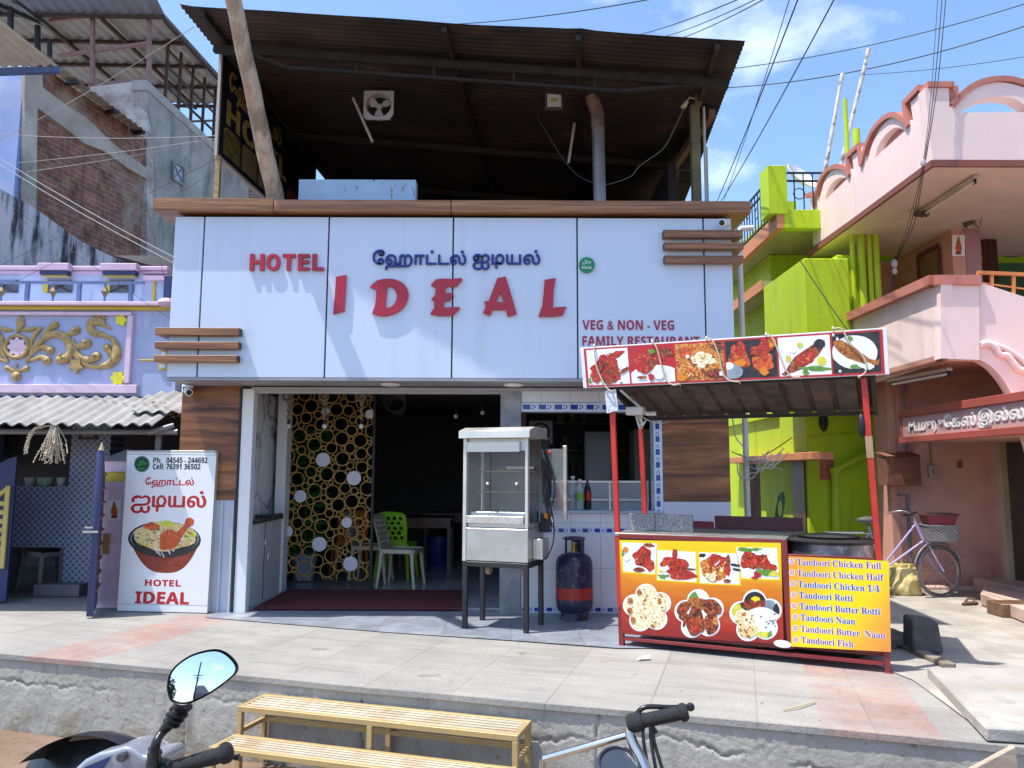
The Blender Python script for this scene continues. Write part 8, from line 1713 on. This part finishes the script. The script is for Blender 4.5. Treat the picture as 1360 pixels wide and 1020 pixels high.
vt = smooth_path(vs_, 5); mb = MB(); up_ = [pa(x, y, YM + .28 - .10 * i / len(vt)) for i, (x, y) in enumerate(vt)]; lo_ = [p + V((.01, -.09, -.17)) for p in up_]; vs = up_ + lo_; nn_ = len(up_)
mb.add(vs + [p + V((0, .006, .006)) for p in vs], [(i, i + 1, i + 1 + nn_, i + nn_) for i in range(nn_ - 1)] + [(2 * nn_ + i, 2 * nn_ + i + 1, 2 * nn_ + i + 1 + nn_, 2 * nn_ + i + nn_) for i in range(nn_ - 1)] + [(i, i + 1, 2 * nn_ + i + 1, 2 * nn_ + i) for i in range(nn_ - 1)]); mb.build('visor', blk, bike, smooth=60)
mb = MB(); mb.ball(fc + hf_ * .34 + V((0, 0, -.1)), .10, (1, .6, 1), 18); mb.build('headlight', glass('headlight glass', (.7, .72, .75), .6), bike)
# the rest of the motorcycle, below the picture
gz = ROADZ + .01; fwc = fc + hf_ * .38; fwc.z = gz + .29; rwc = fc - hf_ * .90; rwc.z = gz + .29; bu = V((0, 0, 1))
for c_ in (fwc, rwc):
    mb = MB(); mb.ring(c_, .25, .045, hf_, bu, 40, 10); w_ = mb.build('wheel', rub, bike, smooth=60); mb = MB(); mb.ring(c_, .2, .018, hf_, bu, 32, 6); mb.lathe(c_ - hr_ * .04, [(.04, 0), (.05, .02), (.05, .06), (.04, .08)], 14, hr_)
    for i in range(5): a = i * 1.2566; mb.bar(c_, c_ + (hf_ * math.cos(a) + bu * math.sin(a)) * .19, .025)
    mb.build('rim', blackmetal, w_)
mb = MB()
for s_ in (-.09, .09): mb.tube([fwc + hr_ * s_, fc + hr_ * s_ + hf_ * .05 + V((0, 0, -.08))], .022, 10)
mb.build('fork', mat('fork metal', (.35, .35, .36), .3, .9), bike)
mb = MB(); mb.tube([fwc + (hf_ * math.cos(rad(a)) + bu * math.sin(rad(a))) * .31 for a in range(20, 170, 10)], .055, 10, .4, fax=bu); mb.build('mudguard', blk, bike)
tk = fc - hf_ * .32; tk.z = gz + .85; mb = MB(); mb.ball(tk, .20, (.75, 1.3, .7), 18); tq = mb.build('fuel_tank', silv, bike, smooth=80)
mb = MB(); st2 = fc - hf_ * .85; st2.z = gz + .82; mb.ball(st2, .22, (.6, 1.7, .35), 16); mb.build('seat', gpl, bike, smooth=80)
mb = MB(); en = fc - hf_ * .35; en.z = gz + .42; mb.obox(en, hr_ * .14, hf_ * .2, bu * .16)
for i in range(6): mb.obox(en + bu * (.17 + .02 * i) + hf_ * .06, hr_ * .12, hf_ * .1, bu * .006)
mb.build('engine', mat('engine alloy', (.28, .28, .28), .5, .7, var=.2), bike, bevel=.01)
mb = MB(); mb.tube([fc + V((0, 0, -.1)), tk + V((0, 0, -.12)), st2 + V((0, 0, -.1)), rwc + V((0, 0, .25))], .025, 10); mb.tube([tk + hf_ * .15, en + hf_ * .2, en - hf_ * .25, st2 + V((0, 0, -.12))], .022, 10); mb.tube([rwc + hr_ * .1, en + hr_ * .12 - hf_ * .2], .02, 8); mb.build('frame', blackmetal, bike)
mb = MB(); mb.tube([en + hr_ * .15 + V((0, .1, -.1)), en + hr_ * .18 - hf_ * .2 - bu * .16, rwc + hr_ * .2 + bu * .02], [.03, .04, .05], 12); mb.build('exhaust', mat('exhaust', (.3, .3, .31), .3, .9), bike)
# ---------------- second two-wheeler: only its right handlebar end shows ----------------
Y2 = 2.45; mop = thing('moped', 'moped at the lower edge, its black right grip and chrome bar rising into view', 'moped', (at(830, 1015, Y2).x, Y2 - .2, ROADZ))
g0_, g1_ = pa(846, 959, Y2), pa(903, 947, Y2 - .03); gd2 = (g1_ - g0_).normalized(); mb = MB()
mb.tube([g0_.lerp(g1_, i / 30) for i in range(31)], [.0205 + .001 * (i % 2) for i in range(31)], 18); mb.lathe(g1_, [(.02, -.002), (.027, .004), (.027, .016), (.02, .024), (.0, .026)], 18, gd2); mb.lathe(g0_ - gd2 * .0, [(.022, -.03), (.029, -.02), (.029, .015), (.022, .02)], 18, gd2); mb.build('grip', gpl, mop, smooth=25)
mb = MB(); mb.tube(smooth_path([tuple(pa(843, 953, Y2)), tuple(pa(850, 943, Y2 + .0)), tuple(pa(862, 938.5, Y2 + .0)), tuple(pa(890, 939.5, Y2 + .0)), tuple(pa(916, 938.5, Y2 + .02))], 5), .0075, 10); mb.ball(pa(917, 939, Y2 + .06), .0135, n=12); mb.build('brake_lever', blk, mop, smooth=60)
mb = MB(); mb.tube(smooth_path([tuple(g0_ + gd2 * .02), tuple(pa(841, 963, Y2)), tuple(pa(837, 973, Y2)), tuple(pa(842, 990, Y2 - .02)), tuple(pa(854, 1012, Y2 - .05)), tuple(pa(864, 1040, Y2 - .08))], 6), .016, 14); mb.build('handlebar', mat('worn chrome bar', (.55, .52, .46), .22, 1., var=.1), mop, smooth=60)
mb = MB(); mb.tube([pa(838, 975, Y2 + .03), pa(722, 1008, Y2 + .12)], .0115, 12); mb.tube([pa(722, 1008, Y2 + .12), pa(719, 1030, Y2 + .12)], .012, 10); mb.build('mirror_arm', mat('bright rod', (.72, .71, .69), .2, 1.), mop, smooth=60)
mb = MB()
for x0, x1 in ((854, 861), (864, 871), (868, 880)): mb.tube(smooth_path([tuple(pa(x0, 966, Y2)), tuple(pa(x0 + 1, 985, Y2 - .01)), tuple(pa(x1, 1022, Y2 - .03))], 5), .0055, 8)
mb.tube([pa(866, 964, Y2 - .02), pa(872, 973, Y2 - .02)], .006, 8); mb.build('control_cable', blk, mop)
mb = MB(); c_ = pa(822, 1022, Y2 - .05); mb.lathe(c_, [(.052, -.05), (.065, 0), (.067, .02), (.06, .024), (.055, .016), (.002, .016)], 28, (0, -.55, .83)); mb.build('speedometer', mat('dial housing', (.04, .05, .07), .25, .2), mop)
mz = ROADZ + .01; hc2 = pa(800, 1075, Y2 - .05)
for yy in (Y2 + .35, Y2 - .8):
    c_ = V((hc2.x, yy, mz + .27)); mb = MB(); mb.ring(c_, .24, .035, V((0, 1, 0)), bu, 36, 8); w_ = mb.build('wheel', rub, mop, smooth=60); mb = MB(); mb.ring(c_, .2, .014, V((0, 1, 0)), bu, 30, 6); [mb.tube([c_, c_ + V((0, math.cos(a * .5236), math.sin(a * .5236))) * .2], .004, 4) for a in range(12)]; mb.build('rim', chr_, w_)
mb = MB(); mb.tube([V((hc2.x, Y2 + .35, mz + .27)), V((hc2.x, Y2 + .05, mz + .85)), hc2], .022, 10); mb.tube([V((hc2.x, Y2 + .08, mz + .75)), V((hc2.x, Y2 - .2, mz + .35)), V((hc2.x, Y2 - .6, mz + .4)), V((hc2.x, Y2 - .8, mz + .27))], .03, 10); mb.tube([hc2, hc2.lerp(pa(864, 1040, Y2 - .08), 1)], .015, 8); mb.build('frame', blackmetal, mop)
mb = MB(); mb.ball((hc2.x, Y2 - .55, mz + .70), .16, (.7, 1.6, .4), 14); mb.build('seat', gpl, mop, smooth=80)
# ---------------- across the road, seen in the mirror ----------------
mb = MB(); ux, uy = -4.95, -16.; up2 = thing('utility_pole', 'utility pole across the road, seen in the motorcycle mirror', 'utility pole', (ux, uy, ROADZ))
mb.tube([(ux - .15, uy, ROADZ), (ux + .2, uy, 6.0)], [.14, .09], 12); mb.build('pole', blackmetal, up2); mb = MB(); mb.bar((ux - .5, uy, 4.2), (ux + .8, uy, 4.3), .09); mb.bar((ux - .3, uy, 3.9), (ux + .6, uy, 3.95), .07); mb.build('cross_arm', blackmetal, up2)
hb3 = thing('roadside_building', 'grey building across the road, seen in the motorcycle mirror', 'building', (-4.4, -18, ROADZ)); mb = MB(); mb.box(-5.6, -3.3, -21, -18, ROADZ, 2.2); mb.add([(-5.6, -18, 2.201), (-3.3, -18, 2.201), (-3.3, -21, 2.201), (-5.6, -21, 2.201), (-5.2, -18.3, 3.3), (-4.3, -18.3, 3.3), (-4.3, -20.5, 3.3), (-5.2, -20.5, 3.3)], [(0, 1, 5, 4), (1, 2, 6, 5), (2, 3, 7, 6), (3, 0, 4, 7), (4, 5, 6, 7)]); mb.build('wall', mat('dark far plaster', (.14, .15, .18), .8, var=.2), hb3)
mb = MB()
for i in range(2): mb.box(-5.2 + i * 1., -4.7 + i * 1., -17.99, -17.95, .8, 1.6)
mb.build('window', blackm, hb3)
tr_ = thing('roadside_tree', 'leafy tree across the road, seen in the motorcycle mirror', 'tree', (-7.1, -12, ROADZ)); mb = MB(); mb.tube([(-7.1, -12, ROADZ), (-7.0, -12, .8), (-7.1, -12, 2)], [.16, .12, .07], 10); mb.build('trunk', mat('bark', (.08, .06, .04), .9), tr_)
mb = MB(); random.seed(41)
for i in range(1800):
    d = V((random.gauss(0, 1), random.gauss(0, 1), random.gauss(0, 1))).normalized() * random.random() ** .4; c_ = V((-7.2, -12, 1.7)) + V((d.x * 1.1, d.y * 1.1, d.z * 1.5)) * (1 + .3 * noise.noise(d * 2)); w = V((random.gauss(0, 1), random.gauss(0, 1), random.gauss(0, 1))).normalized() * .13; h2_ = w.orthogonal().normalized() * .07; mb.add([c_ - w, c_ + h2_, c_ + w, c_ - h2_], [(0, 1, 2, 3)])
mb.build('crown', mat('leaf', (.05, .10, .03), .6, var=.5), tr_)
# ================= overhead wires =================
wm = mat('wire black', (.025, .025, .03), .6); wg = mat('wire grey', (.28, .28, .28), .6)
def wire(p, q, sag, lab, r_=.008, m_=wm, n=24):
    a, b2 = at(*p), at(*q); mb = MB(); mb.tube(hang(a, b2, sag, n), r_, 5, cap=False); return tag(mb.build('overhead_wire', m_), lab, 'wire')
for p, q, s_, r_, lab in (((560, 33, 14), (900, -8, 9), .10, .008, 'lone overhead wire crossing the sky above the roof shed left of its middle'),
    ((845, 47, 14), (1010, -14, 8), .05, .008, 'upper of the three wires fanning out above the roof shed'), ((878, 50, 14), (1030, -14, 8), .05, .007, 'middle wire of the three fanning out above the roof shed'), ((898, 53, 14), (1045, -18, 8), .05, .008, 'lowest of the three wires fanning out above the roof shed'),
    ((965, 92, 14), (1420, -14, 12), .18, .009, 'upper near level wire right of the roof shed'), ((955, 117, 14), (1420, 14, 11), .25, .010, 'lower near level wire right of the roof shed, passing behind the leaning rods'), ((1146, 99, 13), (1420, 65, 10), .06, .005, 'faint thin wire between the leaning rod and the right edge'),
    ((946, 282, 14), (1064, -12, 7), .05, .008, 'steep wire nearest the roof shed corner'), ((962, 265, 14), (1052, -12, 7.5), .05, .005, 'thin steep wire in the middle of the steep ones'), ((955, 272, 14), (1114, -12, 7), .05, .008, 'steep wire farthest from the roof shed'),):
    wire(p, q, s_, lab, r_)
# bundle dropping to the pink house
for i, (xt, lab) in enumerate(((1246, 'leftmost wire of the bundle dropping past the pink parapet'), (1252, 'middle wire of the bundle dropping past the pink parapet'), (1257, 'rightmost wire of the bundle dropping past the pink parapet'))):
    Yw = 7.6; pts = [at(xt, -12, Yw), at(1238 + 4 * i, 105, Yw), at(1226 + i * 1.5, 214, Yw), at(1205 + 4 * i, 300, 8.6), at(1190 + i, 345, 9.6), at(1174 + 3 * i, 420, 9.6)]
    mb = MB(); mb.tube(smooth_path([tuple(p) for p in pts], 8), .0045 if i else .003, 6); tag(mb.build('service_wire', wm), lab, 'wire', 'wires dropping to the pink house')
mb = MB(); p = at(1226, 216, 7.58); mb.ball(p, .03, (1, 1, 1.4), 8); p = at(1188, 350, 9.55); mb.ball(p, .05, (.8, .8, 1.2), 8); mb.ball(p - V((0, 0, .1)), .04, (.8, .8, 1.2), 8)
tag(mb.build('wire_insulator', mat('insulator', (.45, .42, .38), .5)), 'small clamp and insulator on the wires by the pink wall', 'insulator')
# left side
for p, q, s_, r_, m_, lab in (((-20, 195, 8.5), (257, 36, 7.1), .05, .0035, wg, 'pale wire rising from the left edge to the roof shed corner'), ((-20, 176, 8.8), (290, 180, 7.9), .05, .0032, wg, 'nearly level pale wire across the brick wall to the yellow post'), ((25, 216, 9), (288, 184, 7.9), .02, .0032, wg, 'pale wire slanting up across the brick wall, upper of the pair'), ((36, 228, 9), (289, 186, 7.9), .02, .0032, wg, 'pale wire slanting up across the brick wall, lower of the pair'),
    ((-10, 204, 8.2), (232, 342, 7.5), .03, .0045, wg, 'thick pale wire falling to the panel edge, upper of the pair'), ((-10, 212, 8.2), (232, 350, 7.5), .03, .0045, wg, 'thick pale wire falling to the panel edge, lower of the pair'),
    ((0, 352, 8.4), (285, 212, 7.9), .02, .0025, wm, 'thin dark wire rising over the stained parapet to the yellow post'), ((10, 380, 8.4), (290, 225, 7.9), .03, .0025, wm, 'thin dark wire rising from the balcony to the yellow post'), ((170, 165, 9), (226, 400, 8.3), .02, .003, wm, 'dark wire falling across the grey plaster wall'), ((0, 262, 8.3), (226, 424, 8.3), .02, .0025, wm, 'thin dark wire falling across the lilac balcony')):
    wire(p, q, s_, lab, r_, m_)
wire((1062, 345, 9), (1143, 462, 8.5), .02, 'dark wire hanging across the lime bay', .006)
